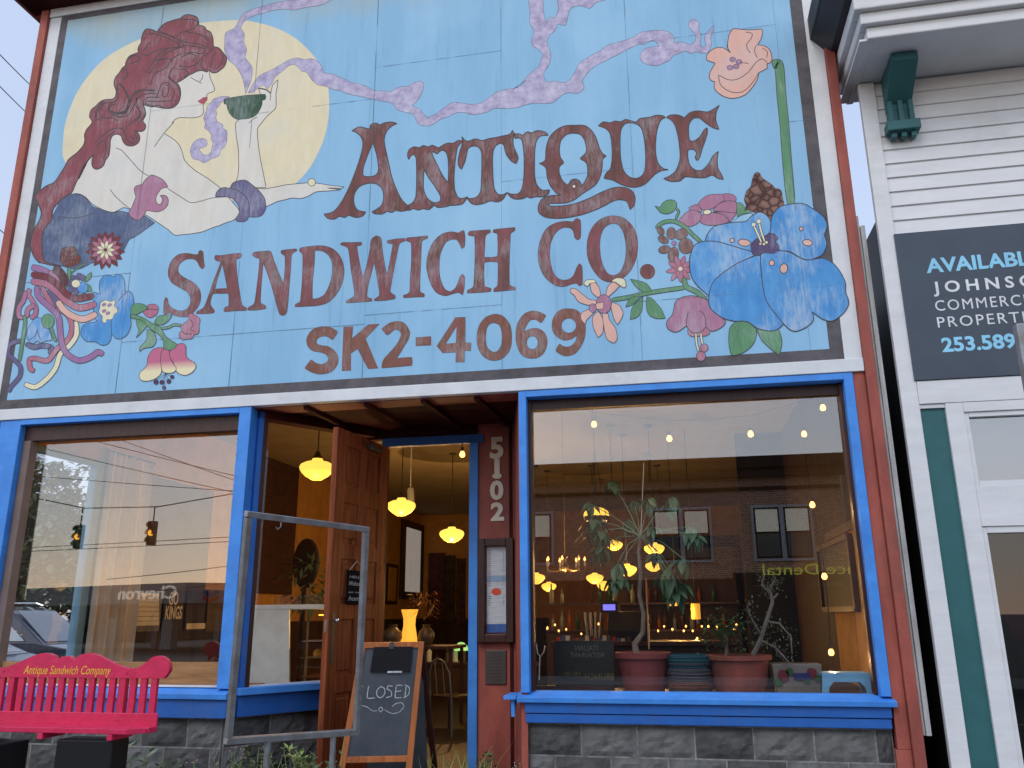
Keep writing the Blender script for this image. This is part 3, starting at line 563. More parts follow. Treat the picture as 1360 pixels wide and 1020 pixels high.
paint('painted_petal', 'm5 620,200 645,212 655,250 620,255', LEAFP, sign, ow=.7)
for q, r in (('m5 565,145', 24), ('m5 590,155', 22), ('m5 520,155', 20), ('m5 495,195', 20), ('m5 510,235', 26), ('m5 545,245', 26)): paint('painted_petal', ell(q, r, n=12), SLATEP, sign, ow=.6)
paint('painted_petal', ell('m5 590,225', 38, 40, n=14), BLUEP, sign, ow=.6)
paint('painted_bloom', ell('m5 541,197', 31, 28, n=14), CREAM, sign, ow=.6)
paint('painted_flower', 'z2 425,480 420,450 425,420 445,400 465,400 480,407 495,395 515,402 527,425 530,470 548,468 560,480 567,510 565,540 552,570 555,610 540,650 515,668 490,668 472,645 470,670 455,692 430,697 405,683 390,682 365,680 345,660 342,640 350,615 375,603 410,597 395,560 400,520 385,490 395,472', BLUEP, sign, ow=.8, lines=('m5 900,260 860,300 845,320', 'z2 472,645 470,600 475,590', 'z2 400,600 420,590'))
paint('painted_bloom', 'm5 715,340 740,318 765,315 790,325 820,310 822,335 815,355 835,375 838,400 815,415 805,445 780,455 765,452 755,475 735,475 728,450 730,430 705,400 712,370', CREAM, sign, ow=.6)
for q in ('m5 742,347', 'm5 782,350', 'm5 742,392', 'm5 770,408'): paint('painted_dot', ell(q, 16, 11, -.5, 10), MAUVE, sign, ow=.3)
k5 = 5.37
for nm, s_, w, m in (
    ('painted_ribbon', 'm5 225,80 290,95 350,125 380,150', 46, MAUVE), ('painted_ribbon', 'm5 350,110 400,150 430,190', 40, ROSE), ('painted_ribbon', 'm5 380,90 420,110 460,170 440,210', 60, pm('painted_plum', (98, 62, 62), (84, 54, 56))),
    ('painted_ribbon', 'm5 60,970 80,930 140,860 145,790 100,740 60,700 65,640 110,612 160,605', 32, SLATEP), ('painted_ribbon', 'm5 355,700 365,650 300,640 240,650 185,625', 36, SLATEP),
    ('painted_ribbon', 'm5 540,465 545,560 500,635 430,700 395,800 330,880 250,935 175,912', 36, CREAM),
    ('painted_ribbon', 'm5 300,220 335,290 400,360 480,420 512,500 490,590 400,670 340,745 250,730 210,740 215,800 245,822', 36, PINKP),
    ('painted_ribbon', 'm5 350,235 385,290 420,370', 50, SLATEP), ('painted_ribbon', 'm5 262,215 275,290 350,360 415,430 428,520 440,620 480,700 560,745 640,725 700,685 735,705', 42, MAUVE),
    ('painted_ribbon', 'm5 515,285 560,290 620,275', 26, MAUVE),
    ('painted_ribbon', 'm5 220,180 330,200 400,250 480,325 570,370 688,340', 48, PINKP), ('painted_ribbon', 'm5 222,132 330,150 410,205 480,275 560,305 672,280', 46, MAROON),
    ('painted_ribbon', 'm5 410,320 450,380 520,430 600,450 690,410', 46, PEACH)):
    band(nm, s_, w/k5, m, sign)
paint('painted_flower', 'm5 190,580 195,530 225,475 260,440 310,450 340,500 362,560 370,600 330,605 290,620 265,605 240,625 210,610', BLUEL, sign, ow=.7, lines=('m5 205,600 250,570 265,530 290,600',))
paint('painted_bud', ell('m5 342,465', 46, 52, n=14), LEAFP, sign, ow=.7)
band('painted_stem', 'm5 365,510 380,560 400,610', 20/k5, LEAFP, sign)
for s_ in ('m5 215,235 200,270 225,310 255,370 250,420 215,440', 'm5 185,250 165,320 135,370 135,430 165,440', 'm5 190,440 200,380 250,350'): band('painted_ribbon', s_, 34/k5, ROSE, sign)
band('painted_stem', 'm5 172,425 180,470 162,600 138,750', 26/k5, LEAFP, sign)
paint('painted_leaf', 'm6 295,210 310,175 340,158 400,160 450,185 430,215 390,235 340,260 300,255', LEAFP, sign, ow=.7)
paint('painted_bud', 'm6 450,170 490,162 520,165 545,190 542,220 530,255 480,285 440,275 410,240 430,215 455,205', PINKP, sign, ow=.6, lines=('m6 430,215 480,208 540,215',))
paint('painted_leaf', 'm6 345,290 430,310 440,360 400,410 345,468 370,400 350,350', LEAFP, sign, ow=.7)
paint('painted_leaf', 'm6 440,390 510,420 525,500 490,550 420,560 378,590 380,550 440,480', LEAFP, sign, ow=.7)
band('painted_stem', 'm6 560,378 630,375 690,348 755,358', 3.2, LEAFP, sign)
paint('painted_leaf', 'm6 510,330 540,275 600,262 670,258 640,310 590,345 540,350', LEAFP, sign, ow=.7)
paint('painted_petal', 'm6 600,560 540,555 480,590 450,650 440,720 390,770 372,810 390,850 450,858 520,835 570,790 575,720 565,640 580,590', FUCH, sign, ow=.8)
paint('painted_petal', 'm6 650,590 710,530 770,518 795,550 800,640 870,690 885,730 850,780 790,805 730,790 700,750 680,690 650,640', FUCH, sign, ow=.8)
paint('painted_petal', 'm6 580,580 640,565 650,640 680,700 708,740 690,775 640,787 590,775 574,740 565,650', FUCH, sign, ow=.8)
paint('painted_leaf', 'm6 300,250 400,280 480,330 560,370 610,450 660,490 715,525 690,565 640,578 595,560 590,490 540,430 470,385 400,310 300,290', LEAFP, sign, ow=.8)
paint('painted_bloom', 'm6 810,260 835,248 860,248 880,262 915,285 922,320 912,350 915,385 905,430 870,440 855,470 830,478 800,478 770,485 735,460 735,420 755,400 750,360 775,340 800,320 822,295', PINKP, sign, ow=.6, lines=('m6 840,300 860,350 835,390 870,410', 'm6 755,405 790,430 850,432'))
for x, y, r in ((525, 866, 22), (578, 868, 20), (597, 917, 17), (640, 860, 20), (670, 820, 17)):
    paint('painted_stamen', ell(f'm6 {x},{y}', r, n=10), pm('painted_plum_dark', (86, 62, 100)), sign, ow=.5, lines=(f'm6 {x},{y-12} {(x+610)/2},{(y+785)/2} 612,785',), lw=.45)
# flowers on the right
LAY[0] = L1+6
band('painted_stem', 'n1 400,248 430,245 438,290 445,400 460,550 475,750 495,955', 12, LEAFP, sign, ow=.9)
paint('painted_flower', 'n1 175,160 180,110 190,85 205,68 235,70 280,75 345,70 350,85 345,115 325,150 350,152 378,165 393,190 398,220 388,240 372,245 375,265 350,280 332,290 325,320 305,355 270,395 235,412 200,418 160,410 125,388 108,365 110,335 95,330 83,312 88,285 112,242 75,228 68,215 78,190 110,167 150,163 190,190', PEACH, sign, ow=1.0,
      lines=('n1 190,190 178,172 172,150', 'n1 320,150 310,180 325,215', 'n1 130,300 180,325 230,320 280,285 320,235 350,220 375,240', 'n1 130,300 140,350 190,385 250,385 300,340 330,290', 'n1 265,85 298,92 295,115 272,145 275,170 290,190', 'n1 350,165 375,185 370,215', 'n1 240,240 260,240 280,243'), lw=.95)
for q in ('n1 200,223', 'n1 232,235', 'n1 187,264', 'n1 218,258'): paint('painted_dot', ell(q, 15, 12, n=12), MAUVE, sign, ow=.6)
def cone_mat():
    m = pm('painted_cone', (122, 92, 84), (104, 76, 68)); n = m.node_tree.nodes; l = m.node_tree.links
    tc = n.new('ShaderNodeTexCoord'); v = n.new('ShaderNodeTexVoronoi'); v.feature = 'DISTANCE_TO_EDGE'; v.inputs['Scale'].default_value = 14; l.new(tc.outputs['Object'], v.inputs['Vector'])
    r = n.new('ShaderNodeMapRange'); r.inputs[1].default_value = .0; r.inputs[2].default_value = .25; l.new(v.outputs['Distance'], r.inputs[0])
    x = n.new('ShaderNodeMix'); x.data_type = 'RGBA'; x.inputs[6].default_value = rgb(66, 44, 40); x.inputs[7].default_value = rgb(138, 106, 96)
    l.new(r.outputs[0], x.inputs[0]); l.new(x.outputs[2], n['Principled BSDF'].inputs['Base Color']); return m
paint('painted_leaf', 'n2 710,295 750,300 775,330 800,345 830,375 760,385 715,408', LEAFP, sign, ow=.6)
paint('painted_cone', 'n2 870,50 895,62 905,85 925,105 960,130 990,150 1020,180 1050,185 1070,210 1075,250 1085,310 1050,350 1020,370 1000,400 978,440 960,410 930,395 890,370 850,372 800,350 768,365 785,320 770,270 790,200 820,170 830,130 838,100 850,70', cone_mat(), sign, ow=.5)
paint('painted_petal', 'n2 640,460 700,430 750,395 830,378 835,400 800,440 760,465', pm('painted_ice', (158, 200, 226)), sign, ow=.7)
for s_ in ('600,228 640,222 690,235 708,265 700,285 608,280', '400,310 440,260 500,230 600,228 608,275 560,310 520,340 470,355 430,345', '330,335 390,308 430,350 425,375 380,355 340,355', '430,400 470,375 560,380 620,400 648,445 590,470 480,475 425,455 418,425', '520,370 600,368 710,378 690,410 650,450 640,420 590,385', '430,390 380,355 320,365 270,410 250,440 290,470 340,485 400,460 425,420', '520,360 560,310 640,280 705,290 712,330 705,375 640,370'):
    paint('painted_petal', 'n2 '+s_, ROSE, sign, ow=.7)
paint('painted_bloom', ell('n2 475,370', 33, 20, -.15), CREAM, sign, ow=1.0)
band('painted_stem', 'n2 225,335 248,365 238,395 225,430', 3, LEAFP, sign)
paint('painted_leaf', 'n2 60,320 100,330 120,300 150,278 190,272 222,285 232,320 205,365 150,385 100,370', LEAFP, sign, ow=.9)
band('painted_stem', 'n2 70,500 110,460 170,442 230,450 300,490 360,550 430,610', 5, LEAFP, sign)
for x, y, r, r2, a in ((190, 540, 38, 48, 0), (270, 545, 55, 42, -.5), (305, 640, 58, 62, 0), (205, 710, 42, 62, .2), (135, 668, 48, 32, -.2), (125, 590, 45, 28, .5), (105, 520, 26, 38, -.5)): paint('painted_petal', ell(f'n2 {x},{y}', r, r2, a, 14), BROWNP, sign, ow=.6)
paint('painted_bloom', ell('n2 212,618', 20, n=12), MAUVE, sign, ow=.5)
cst = T('n2 262,822')[0]
for i in range(9): paint('painted_petal', petal(cst, -1.25+i*2*math.pi/9, 1, 19+random.uniform(-2, 2), 7), PINKP, sign, ow=.5, n=2)
paint('painted_bloom', ell('n2 262,822', 18, n=12), CREAM, sign, ow=.4)
band('painted_stem', 'n4 370,285 500,265 650,232 800,208 945,188', 5.6, LEAFP, sign)
band('painted_stem', 'n4 938,110 955,180 1040,225 1110,290', 6.5, LEAFP, sign)
for s_ in ('515,122 580,135 640,155 685,212 630,225 580,200 540,160', '600,258 540,262 500,290 478,342 530,325 570,290', '615,262 560,310 525,360 515,440 570,420 605,370 612,300', '645,262 640,330 660,400 720,432 790,430 760,360 720,310 680,270'):
    w = s_.split(); paint('painted_leaf', 'n4 '+s_, LEAFP, sign, ow=.7, lines=(f'n4 {w[0]} {w[3]}',), lw=.5)
for s_ in ('790,665 760,678 742,700 738,760 750,815 800,805 845,765 857,710 830,680', '857,705 900,700 950,705 967,760 955,815 920,790 880,750'):
    w = s_.split(); paint('painted_leaf', 'z4 '+s_, LEAFP, sign, ow=.9, lines=(f'z4 {w[0]} {w[4]}', f'z4 {w[1]} {w[5]}'), lw=.6)
paint('painted_petal', 'n4 965,520 975,560 1010,575 1060,570 1110,568 1140,545 1120,500', PINKP, sign, ow=.7)
band('painted_stamen', 'n4 1030,545 1035,620 1052,690', 3, CREAM, sign); band('painted_stamen', 'n4 1070,545 1075,600 1088,640', 3, CREAM, sign)
paint('painted_dot', ell('n4 1095,662', 32, 32, n=14), PINKP, sign, ow=.7); paint('painted_dot', ell('n4 1070,728', 36, 38, n=14), PINKP, sign, ow=.7)
paint('painted_flower', 'n4 860,340 870,300 900,275 930,262 1000,252 1080,270 1130,295 1140,340 1200,400 1262,450 1250,485 1200,520 1150,530 1110,500 1080,530 1040,543 1000,542 975,520 955,490 900,530 860,538 820,520 800,490 805,450 845,400', ROSE, sign, ow=.95, lines=('n4 972,375 955,450 960,500', 'n4 1110,500 1105,430 1090,395 1060,370'))
def P(s_, m=PEACH): paint('painted_petal', 'n4 '+s_, m, sign, ow=.75)
P('200,360 150,375 125,400 130,440 160,480 175,440 235,380'); P('265,375 220,420 225,500 262,582 300,540 300,440'); P('295,395 305,480 330,590 385,625 412,590 400,510 350,440 340,395'); P('370,305 430,330 458,400 415,482 385,430 365,350')
P('50,195 90,200 140,240 190,280 250,290 240,325 180,325 110,300 75,250 45,225'); P('258,265 210,220 200,150 240,150 270,190 282,250'); P('322,245 340,180 380,145 430,175 400,210 345,258')
P('148,160 170,130 230,128 250,150 200,155 180,180', CREAM); P('365,140 390,120 420,112 470,125 482,175 465,190 430,170 400,148', CREAM)
paint('painted_bloom', ell('n4 307,318', 58, 74), ROSE, sign, ow=.8); P('245,315 305,303 302,355 250,357'); paint('painted_dot', ell('n4 220,350', 28, 34, n=12), ROSE, sign, ow=.8)
for s_ in ('595,345 598,290 610,230 640,185 680,160 780,145 830,155 870,180 910,205 945,240 965,290 948,350 962,400 950,450 930,480 900,495 840,512 780,490 720,455 660,450 630,400', '178,390 190,350 230,300 290,280 370,268 440,262 480,225 530,202 570,220 600,262 595,330 560,360 480,400 475,455 400,435 300,405 230,390', '178,390 250,392 320,410 400,435 480,458 500,480 400,530 300,590 230,660 200,742 130,680 95,630 80,580 78,500 100,430 130,402',
           '500,485 400,525 350,555 285,600 225,660 200,750 210,820 280,880 360,905 450,910 520,955 600,970 650,955 680,920 600,820 560,730 540,600 535,485', '535,478 600,455 660,452 720,460 780,492 830,512 890,505 940,500 1000,530 1050,590 1083,660 1085,720 1105,790 1070,855 1000,905 940,895 900,870 868,845 875,900 830,945 760,972 710,950 640,870 570,770 545,640'):
    paint('painted_petal', 'n3 '+s_, BLUEL if '178' in s_[:4] else BLUEP, sign, ow=1.25)
paint('painted_bloom', 'n3 475,440 480,405 500,380 520,372 565,360 600,340 625,345 648,370 632,395 650,415 655,440 620,468 570,465 540,470 500,482 480,468', pm('painted_violet', (96, 82, 118), (80, 68, 100)), sign, ow=.9)
for x, y, r, r2 in ((352, 385, 14, 14), (430, 400, 40, 22), (797, 310, 13, 13), (838, 400, 32, 20), (607, 530, 17, 18), (685, 567, 25, 31)): paint('painted_spot', ell(f'n3 {x},{y}', r, r2, .15, 14), PEACH, sign, ow=1.1)
band('painted_stamen', 'n3 490,285 515,340 542,400', 3, CREAM, sign, ow=.9); band('painted_stamen', 'n3 523,262 540,330 562,395', 3, CREAM, sign, ow=.9)
for q, r in (('n3 490,283', 14), ('n3 523,262', 15), ('n3 533,407', 8), ('n3 556,409', 9), ('n3 573,398', 10)): paint('painted_dot', ell(q, r, n=10), CREAM, sign, ow=.6)
# open joints showing through the paint
LAY[0] += 4; Yj = layer(); jm = MB()
JOINT = mat('open_joint', (.16, .22, .27), .9)
def jl(x0, z0, x1, z1, w=.003):
    n = 14
    for i in range(n):
        if random.random() < .25: continue
        a = (x0+(x1-x0)*i/n, z0+(z1-z0)*i/n); b = (x0+(x1-x0)*(i+1)/n, z0+(z1-z0)*(i+1)/n); ww = w*random.uniform(.4, 1.1)
        if abs(x1-x0) < abs(z1-z0): jm.quad((a[0]-ww/2, Yj, a[1]), (a[0]+ww/2, Yj, a[1]), (b[0]+ww/2, Yj, b[1]), (b[0]-ww/2, Yj, b[1]))
        else: jm.quad((a[0], Yj, a[1]-ww/2), (b[0], Yj, b[1]-ww/2), (b[0], Yj, b[1]+ww/2), (a[0], Yj, a[1]+ww/2))
for i in range(1, 7): jl(xs[i], SZ0+.1, xs[i], SZ1-.1, .0042)
for i in range(7):
    for z in zs[i][1:-1]: jl(xs[i]+(.1 if i == 0 else 0), z, xs[i+1], z)
jm.build('joint_lines', JOINT, sign, fix=False, kind='stuff')
# ------------------------------------------------------------------ ground
def struct(name, mb, m, parent=None, **kw):
    o = mb.build(name, m, parent, **kw)
    if parent is None: o['kind'] = 'structure'
    return o
g = MB(); g.box(-400, 400, -400, 400, -.4, -.135); struct('ground', g, mat('distant_ground', (.10, .10, .09), .95))
g = MB(); g.box(-60, 60, -13.2, -2.75, -.134, -.12); g.box(-19, -9.3, -2.75, 60, -.134, -.12); struct('road', g, ASPH)
g = MB(); g.box(-60, -9.45, -2.2, -2.5, -.134, -.128)
side = MB()
for i in range(11):
    for j in range(2): side.box(-8.9+i*1.5+.006, -8.9+(i+1)*1.5-.006, -2.6+j*1.3+.006, -2.6+(j+1)*1.3-.006, -.3, 0)
struct('pavement', side, CONC)
struct('kerb', MB().box(-9.1, 8, -2.75, -2.61, -.3, .002), CONC, bev=.02)
struct('lane_marking', MB().box(-60, 60, -8.1, -7.98, -.119, -.1165), mat('road_yellow', (.6, .42, .08), .8))
struct('far_pavement', MB().box(-60, 60, -16.2, -13.2, -.3, 0), CONC)
struct('verge', MB().box(-8.0, 1.7, -.42, -.002, -.02, .03), EARTH)
struct('car_park', MB().box(-60, -19, 2, 60, -.13, -.1), ASPH)

# ------------------------------------------------------------------ the shop building
shop = thing('shop_building', 'red and blue wooden sandwich shop building with big lit windows on a dark stone base', 'building', (-2.6, 0, 0))
X0, X1 = -6.92, 1.68
R = lambda n, m, *a, **k: box(n, m, shop, *a, **k)
R('parapet_wall', RED, X0+.02, 1.60, .05, .30, 3.50, 8.4)
R('trim_board', WHITE, -6.82, SX0-.001, -.004, .05, 3.62, 8.33, bev=.003)
R('trim_board', WHITE, SX1+.001, 1.60, -.0008, .05, 3.62, 8.45, bev=.0003)
R('trim_board', WHITE, -6.9, 1.60, -.03, .05, 3.505, 3.618, bev=.006)
R('trim_board', WHITE, -6.82, 1.459, -.02, .05, 8.335, 8.46, bev=.004)
R('corner_board', RED, -6.92, -6.823, -.04, .3, 0, 8.43, bev=.005)
R('corner_board', RED, 1.603, 1.685, -.045, .3, .0, 8.4, bev=.006)
R('wall_board', RED, 1.507, 1.600, -.004, .1, .62, 3.503, bev=.004)
R('wall_board', RED, 1.49, 1.600, -.006, .1, 0, .618, bev=.004)
R('side_board', GREYW, 1.688, 1.706, -.02, .02, .72, 4.9, bev=.003)
R('side_board', GREYW, 1.709, 1.745, -.035, .0, .72, 4.8, bev=.003)
e = MB(); prof = [(.05, 8.46), (-.26, 8.46), (-.30, 8.50), (-.30, 8.62), (-.36, 8.70), (-.36, 8.84), (.3, 8.84), (.3, 8.46)]
e.prism([(-7.14, y, z) for y, z in prof], (9.1, 0, 0)); e.build('cornice', RED, shop, bev=.004)
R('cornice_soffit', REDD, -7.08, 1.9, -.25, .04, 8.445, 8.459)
R('roof', DARK, -6.8, 1.3, .3, 14.2, 4.35, 4.45)
# side walls and floor slabs of the body
BODYX = 1.56
R('side_wall', DARKI, BODYX, BODYX+.08, .3, 14, 0, 4.35)
R('back_wall', PLASTERI, -6.6, BODYX, 14, 14.15, 0, 4.35)
R('interior_floor', FLOORI, -6.6, BODYX, .16, 14, .05, .15)
R('interior_ceiling', PLASTERC, -6.6, BODYX, .31, 14, 4.1, 4.2)
# left side wall with its window opening (Y .16-1.33)
SWX = -6.52
R('side_wall', DARKI, SWX-.1, SWX, .3, 14, 0, .9)
R('side_wall', PLASTERI, SWX-.1, SWX, .16, 14, 3.33, 4.35)
R('side_wall', mat('taupe_wall', rgb(96, 80, 70), .9), SWX-.1, SWX, 1.46, 3.9, .9, 3.33); R('side_wall', PLASTERI, SWX-.1, SWX, 3.9, 14, .9, 3.33)
R('corner_post', BLUE, -6.60, -6.36, -.012, .12, .76, 3.503, bev=.004)
R('corner_post', mat('taupe_post_paint', rgb(120, 104, 98), .6), -6.358, -6.27, .05, .155, .997, 3.299, bev=.003)
sw = MB(); sw.box(SWX-.06, SWX+.04, 1.34, 1.459, .9, 3.33); sw.box(SWX-.06, SWX+.04, .13, 1.34, 3.27, 3.33); sw.box(SWX-.06, SWX+.04, .13, 1.34, .9, .97)
wfr = sw.build('side_window', mat('pale_blue_frame', rgb(120, 165, 190), .5), shop, fix=False, bev=.003)
box('pane', GLASSR, wfr, SWX-.01, SWX-.004, .13, 1.34, .97, 3.27)

# stone base: rock-faced blocks set in mortar, each its own piece
def rock_block(w, h, seed):
    rnd = random.Random(seed); mb = MB(); nx, nz = 9, 6; H = {}
    for i in range(nx+1):
        for j in range(nz+1):
            e = min(i, nx-i)/1.5; f = min(j, nz-j)/1.2; k = min(1, e)*min(1, f)
            H[i, j] = -k*(.012+.013*rnd.random()+.008*math.sin(i*1.3+seed)*math.cos(j*1.7+seed*2))
    mb.grid(lambda u, v: (u*w, H[round(u*nx), round(v*nz)], v*h), nx, nz)
    mb.quad((0, 0, 0), (0, .05, 0), (w, .05, 0), (w, 0, 0)); mb.quad((0, 0, h), (w, 0, h), (w, .05, h), (0, .05, h))
    mb.quad((0, 0, 0), (0, 0, h), (0, .05, h), (0, .05, 0)); mb.quad((w, 0, 0), (w, .05, 0), (w, .05, h), (w, 0, h))
    me = mb.mesh('stone_block', STONE if seed % 3 else STONE2)
    bm = bmesh.new(); bm.from_mesh(me); bmesh.ops.remove_doubles(bm, verts=bm.verts, dist=.0005); bmesh.ops.recalc_face_normals(bm, faces=bm.faces); bm.to_mesh(me); bm.free()
    return me
def stone_run(a, b, ztop, ncol, full=.44, y=.02, off=0):
    """courses of blocks between plan points a and b"""
    a = Vector((a[0], a[1], 0)); b = Vector((b[0], b[1], 0)); L = (b-a).length; d = (b-a)/L; nrm = Vector((d.y, -d.x, 0)); H = .235; J = .012
    ang = math.atan2(d.y, d.x)
    z = ztop; c = 0
    while z > .02:
        h = min(H, z)-J; x = 0; first = True
        offs = 0 if c % 2 == 0 else full*.52
        while x < L-.02:
            w = (full if not (first and offs) else offs); w = min(w, L-x); first = False
            me = rock_block(w-J, h, int(x*100)+c*17+off)
            o = bpy.data.objects.new('stone_block', me); COL.objects.link(o); o.parent = shop; p = a+d*(x+J/2)
            o.matrix_parent_inverse = Matrix.Translation(-shop.location); o.location = (p.x, p.y, z-h-J); o.rotation_euler = (0, 0, ang); x += w
        z -= H; c += 1
    m = MB(); p = [a-nrm*-.001, b-nrm*-.001]
    q = [a-nrm*.001, b-nrm*.001, b-nrm*.09, a-nrm*.09]
    m.hexa([(v.x, v.y, 0) for v in q]+[(v.x, v.y, ztop) for v in q]); m.build('mortar_bed', MORTAR, shop)
stone_run((-1.27, .045), (1.49, .045), .755, 7, off=3)
stone_run((-6.9, .045), (-3.94, .045), .745, 7, off=5)
stone_run((-3.92, .06), (-3.2, 1.2), .745, 3, off=9)

# right shop window
RF = MB(); RF.box(-1.30, -1.232, -.02, .2, .985, 3.502); RF.box(1.432, 1.505, -.02, .2, .985, 3.502); RF.box(-1.232, 1.432, -.02, .2, 3.445, 3.502)
wr = RF.build('shop_window', BLUE, shop, fix=False, bev=.004)
box('pane', GLASSW, wr, -1.225, 1.425, GL, GL+.006, .99, 3.44)
box('inner_frame', WOODDK, wr, -1.231, -1.205, .07, .16, .99, 3.44); box('inner_frame', WOODDK, wr, 1.405, 1.431, .07, .16, .99, 3.44)
box('inner_frame', WOODDK, wr, -1.205, 1.405, .10, .16, 3.35, 3.444)
sl_ = MB(); sl_.prism([(-1.33, -.06, .915), (-1.33, -.065, .955), (-1.33, .09, .99), (-1.33, .2, .99), (-1.33, .2, .915)], (2.86, 0, 0)); sl_.build('sill', BLUE, wr, bev=.004)
ap = MB(); ap.box(-1.27, 1.49, -.03, .05, .835, .914); ap.build('apron', BLUED, wr, fix=False, bev=.004)
ap = MB(); ap.box(-1.265, 1.485, -.018, .05, .76, .829); ap.build('apron', BLUED, wr, fix=False, bev=.006)
lg = MB(); lg.box(-1.44, -1.335, -.055, .25, .935, .965); lg.prism([(-1.385, -.02, .934), (-1.385, .12, .934), (-1.385, -.01, .80)], (.03, 0, 0)); lg.build('side_ledge', BLUE, shop, bev=.003)
# left shop window
LF = MB(); LF.box(-3.985, -3.865, -.02, .12, .99, 3.503); LF.box(-6.36, -3.985, -.02, .12, 3.448, 3.502)
wl = LF.build('shop_window', BLUE, shop, fix=False, bev=.004)
box('pane', GLASSW, wl, -6.34, -3.99, GL+.02, GL+.026, 1.0, 3.445)
box('inner_frame', WOODDK, wl, -6.36, -3.99, .06, .155, 3.30, 3.446)
s2 = MB(); s2.prism([(-6.6, -.06, .905), (-6.6, -.065, .95), (-6.6, .07, .995), (-6.6, .15, .995), (-6.6, .15, .905)], (2.74, 0, 0)); s2.build('sill', BLUE, wl, bev=.004)
box('sill_bead', WHITE, wl, -6.3, -3.99, .04, .078, .996, 1.012)
box('apron', BLUED, wl, -6.6, -3.87, -.03, .1, .75, .904, bev=.005)
# angled pane beside the door
A0 = Vector((-3.862, .11, 0)); A1 = Vector((-3.10, 1.22, 0)); dd = (A1-A0).normalized(); nn = Vector((dd.y, -dd.x, 0))
def slab(name, m, parent, a, b, z0, z1, t0, t1, **kw):
    q = [a+nn*t0, b+nn*t0, b+nn*t1, a+nn*t1]
    return MB().hexa([(v.x, v.y, z0) for v in q]+[(v.x, v.y, z1) for v in q]).build(name, m, parent, **kw)
wa = slab('angled_window', BLUED, shop, A0, A0+dd*.05, .99, 3.48, .04, -.06)
slab('inner_frame', WOODDK, wa, A0+dd*.05, A0+dd*.10, .99, 3.44, .03, -.05)
slab('pane', GLASSR, wa, A0+dd*.1, A1, 1.0, 3.44, .003, -.003)
slab('sill', BLUE, wa, A0-dd*.02, A1, .93, .99, .10, -.08, bev=.004)
slab('sill_bead', WHITE, wa, A0+dd*.1, A1, .991, 1.005, .02, .006)
slab('apron', BLUED, wa, A0, A1, .75, .929, .05, -.08, bev=.004)
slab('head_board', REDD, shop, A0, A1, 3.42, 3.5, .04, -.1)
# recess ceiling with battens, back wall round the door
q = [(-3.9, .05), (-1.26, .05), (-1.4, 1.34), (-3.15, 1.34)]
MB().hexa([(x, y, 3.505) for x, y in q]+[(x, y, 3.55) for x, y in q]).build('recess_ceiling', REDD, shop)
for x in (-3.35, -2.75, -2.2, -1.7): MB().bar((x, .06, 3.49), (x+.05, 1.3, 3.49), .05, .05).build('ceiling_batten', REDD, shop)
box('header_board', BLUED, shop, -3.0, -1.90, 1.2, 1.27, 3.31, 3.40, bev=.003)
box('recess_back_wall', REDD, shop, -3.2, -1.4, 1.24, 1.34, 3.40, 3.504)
box('door_jamb', BLUE, shop, -2.045, -1.955, 1.19, 1.33, .14, 3.31, bev=.004)
box('door_jamb', WOODDK, shop, -3.05, -2.955, 1.19, 1.33, .14, 3.31, bev=.004)
box('threshold', mat('worn_threshold', (.16, .14, .12), .7), shop, -3.2, -1.85, .95, 1.35, .0, .155)
rc = MB(); q = [(-3.9, .05), (-1.28, .05), (-1.45, 1.2), (-3.2, 1.2)]; rc.hexa([(x, y, 0) for x, y in q]+[(x, y, .09) for x, y in q]); rc.build('entry_slab', CONC, shop)
# angled red wall with the number, right of the door
B0 = Vector((-1.96, 1.22, 0)); B1 = Vector((at(684, 800, 1.22).x, 1.22, 0)); bd = (B1-B0).normalized(); bn = Vector((bd.y, -bd.x, 0))*1.0
if bn.y > 0: bn = -bn
def bslab(name, m, parent, s0, s1, z0, z1, t0, t1, **kw):
    a = B0+bd*s0; b = B0+bd*s1; q = [a+bn*t0, b+bn*t0, b+bn*t1, a+bn*t1]
    return MB().hexa([(v.x, v.y, z0) for v in q]+[(v.x, v.y, z1) for v in q]).build(name, m, parent, **kw)
BL = (B1-B0).length
bslab('entry_wall', RED, shop, 0, BL, .0, 3.505, 0, -.1)
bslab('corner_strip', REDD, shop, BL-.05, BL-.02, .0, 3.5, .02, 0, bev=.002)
MB().hexa([(B1.x, 1.22, 0), (-1.302, .0, 0), (-1.25, .0, 0), (B1.x+.1, 1.3, 0), (B1.x, 1.22, 3.505), (-1.302, .0, 3.505), (-1.25, .0, 3.505), (B1.x+.1, 1.3, 3.505)]).build('return_wall', RED, shop)
# front door standing open
hinge = Vector((-2.955, 1.20, 0)); free = Vector((-3.075, .14, 0)); hd = (free-hinge).normalized(); hn = Vector((-hd.y, hd.x, 0))
if hn.x < 0: hn = -hn
DW = (free-hinge).length
def dslab(name, m, parent, s0, s1, z0, z1, t0, t1, **kw):
    a = hinge+hd*s0; b = hinge+hd*s1; q = [a+hn*t0, b+hn*t0, b+hn*t1, a+hn*t1]
    return MB().hexa([(v.x, v.y, z0) for v in q]+[(v.x, v.y, z1) for v in q]).build(name, m, parent, **kw)
DZ0, DZ1 = .17, 3.30
door = dslab('door', WOODDOOR, shop, .1, DW-.1, DZ0+.1, DZ1-.1, .012, -.012)
for s0, s1 in ((0, .17), (DW-.17, DW), (DW/2-.06, DW/2+.06)): dslab('stile', WOODDOOR, door, s0, s1, DZ0, DZ1, .028, -.028, bev=.004)
zr = [DZ0, .45, 1.02, 1.16, 1.78, 1.9, 2.38, 2.55, 3.16, DZ1]
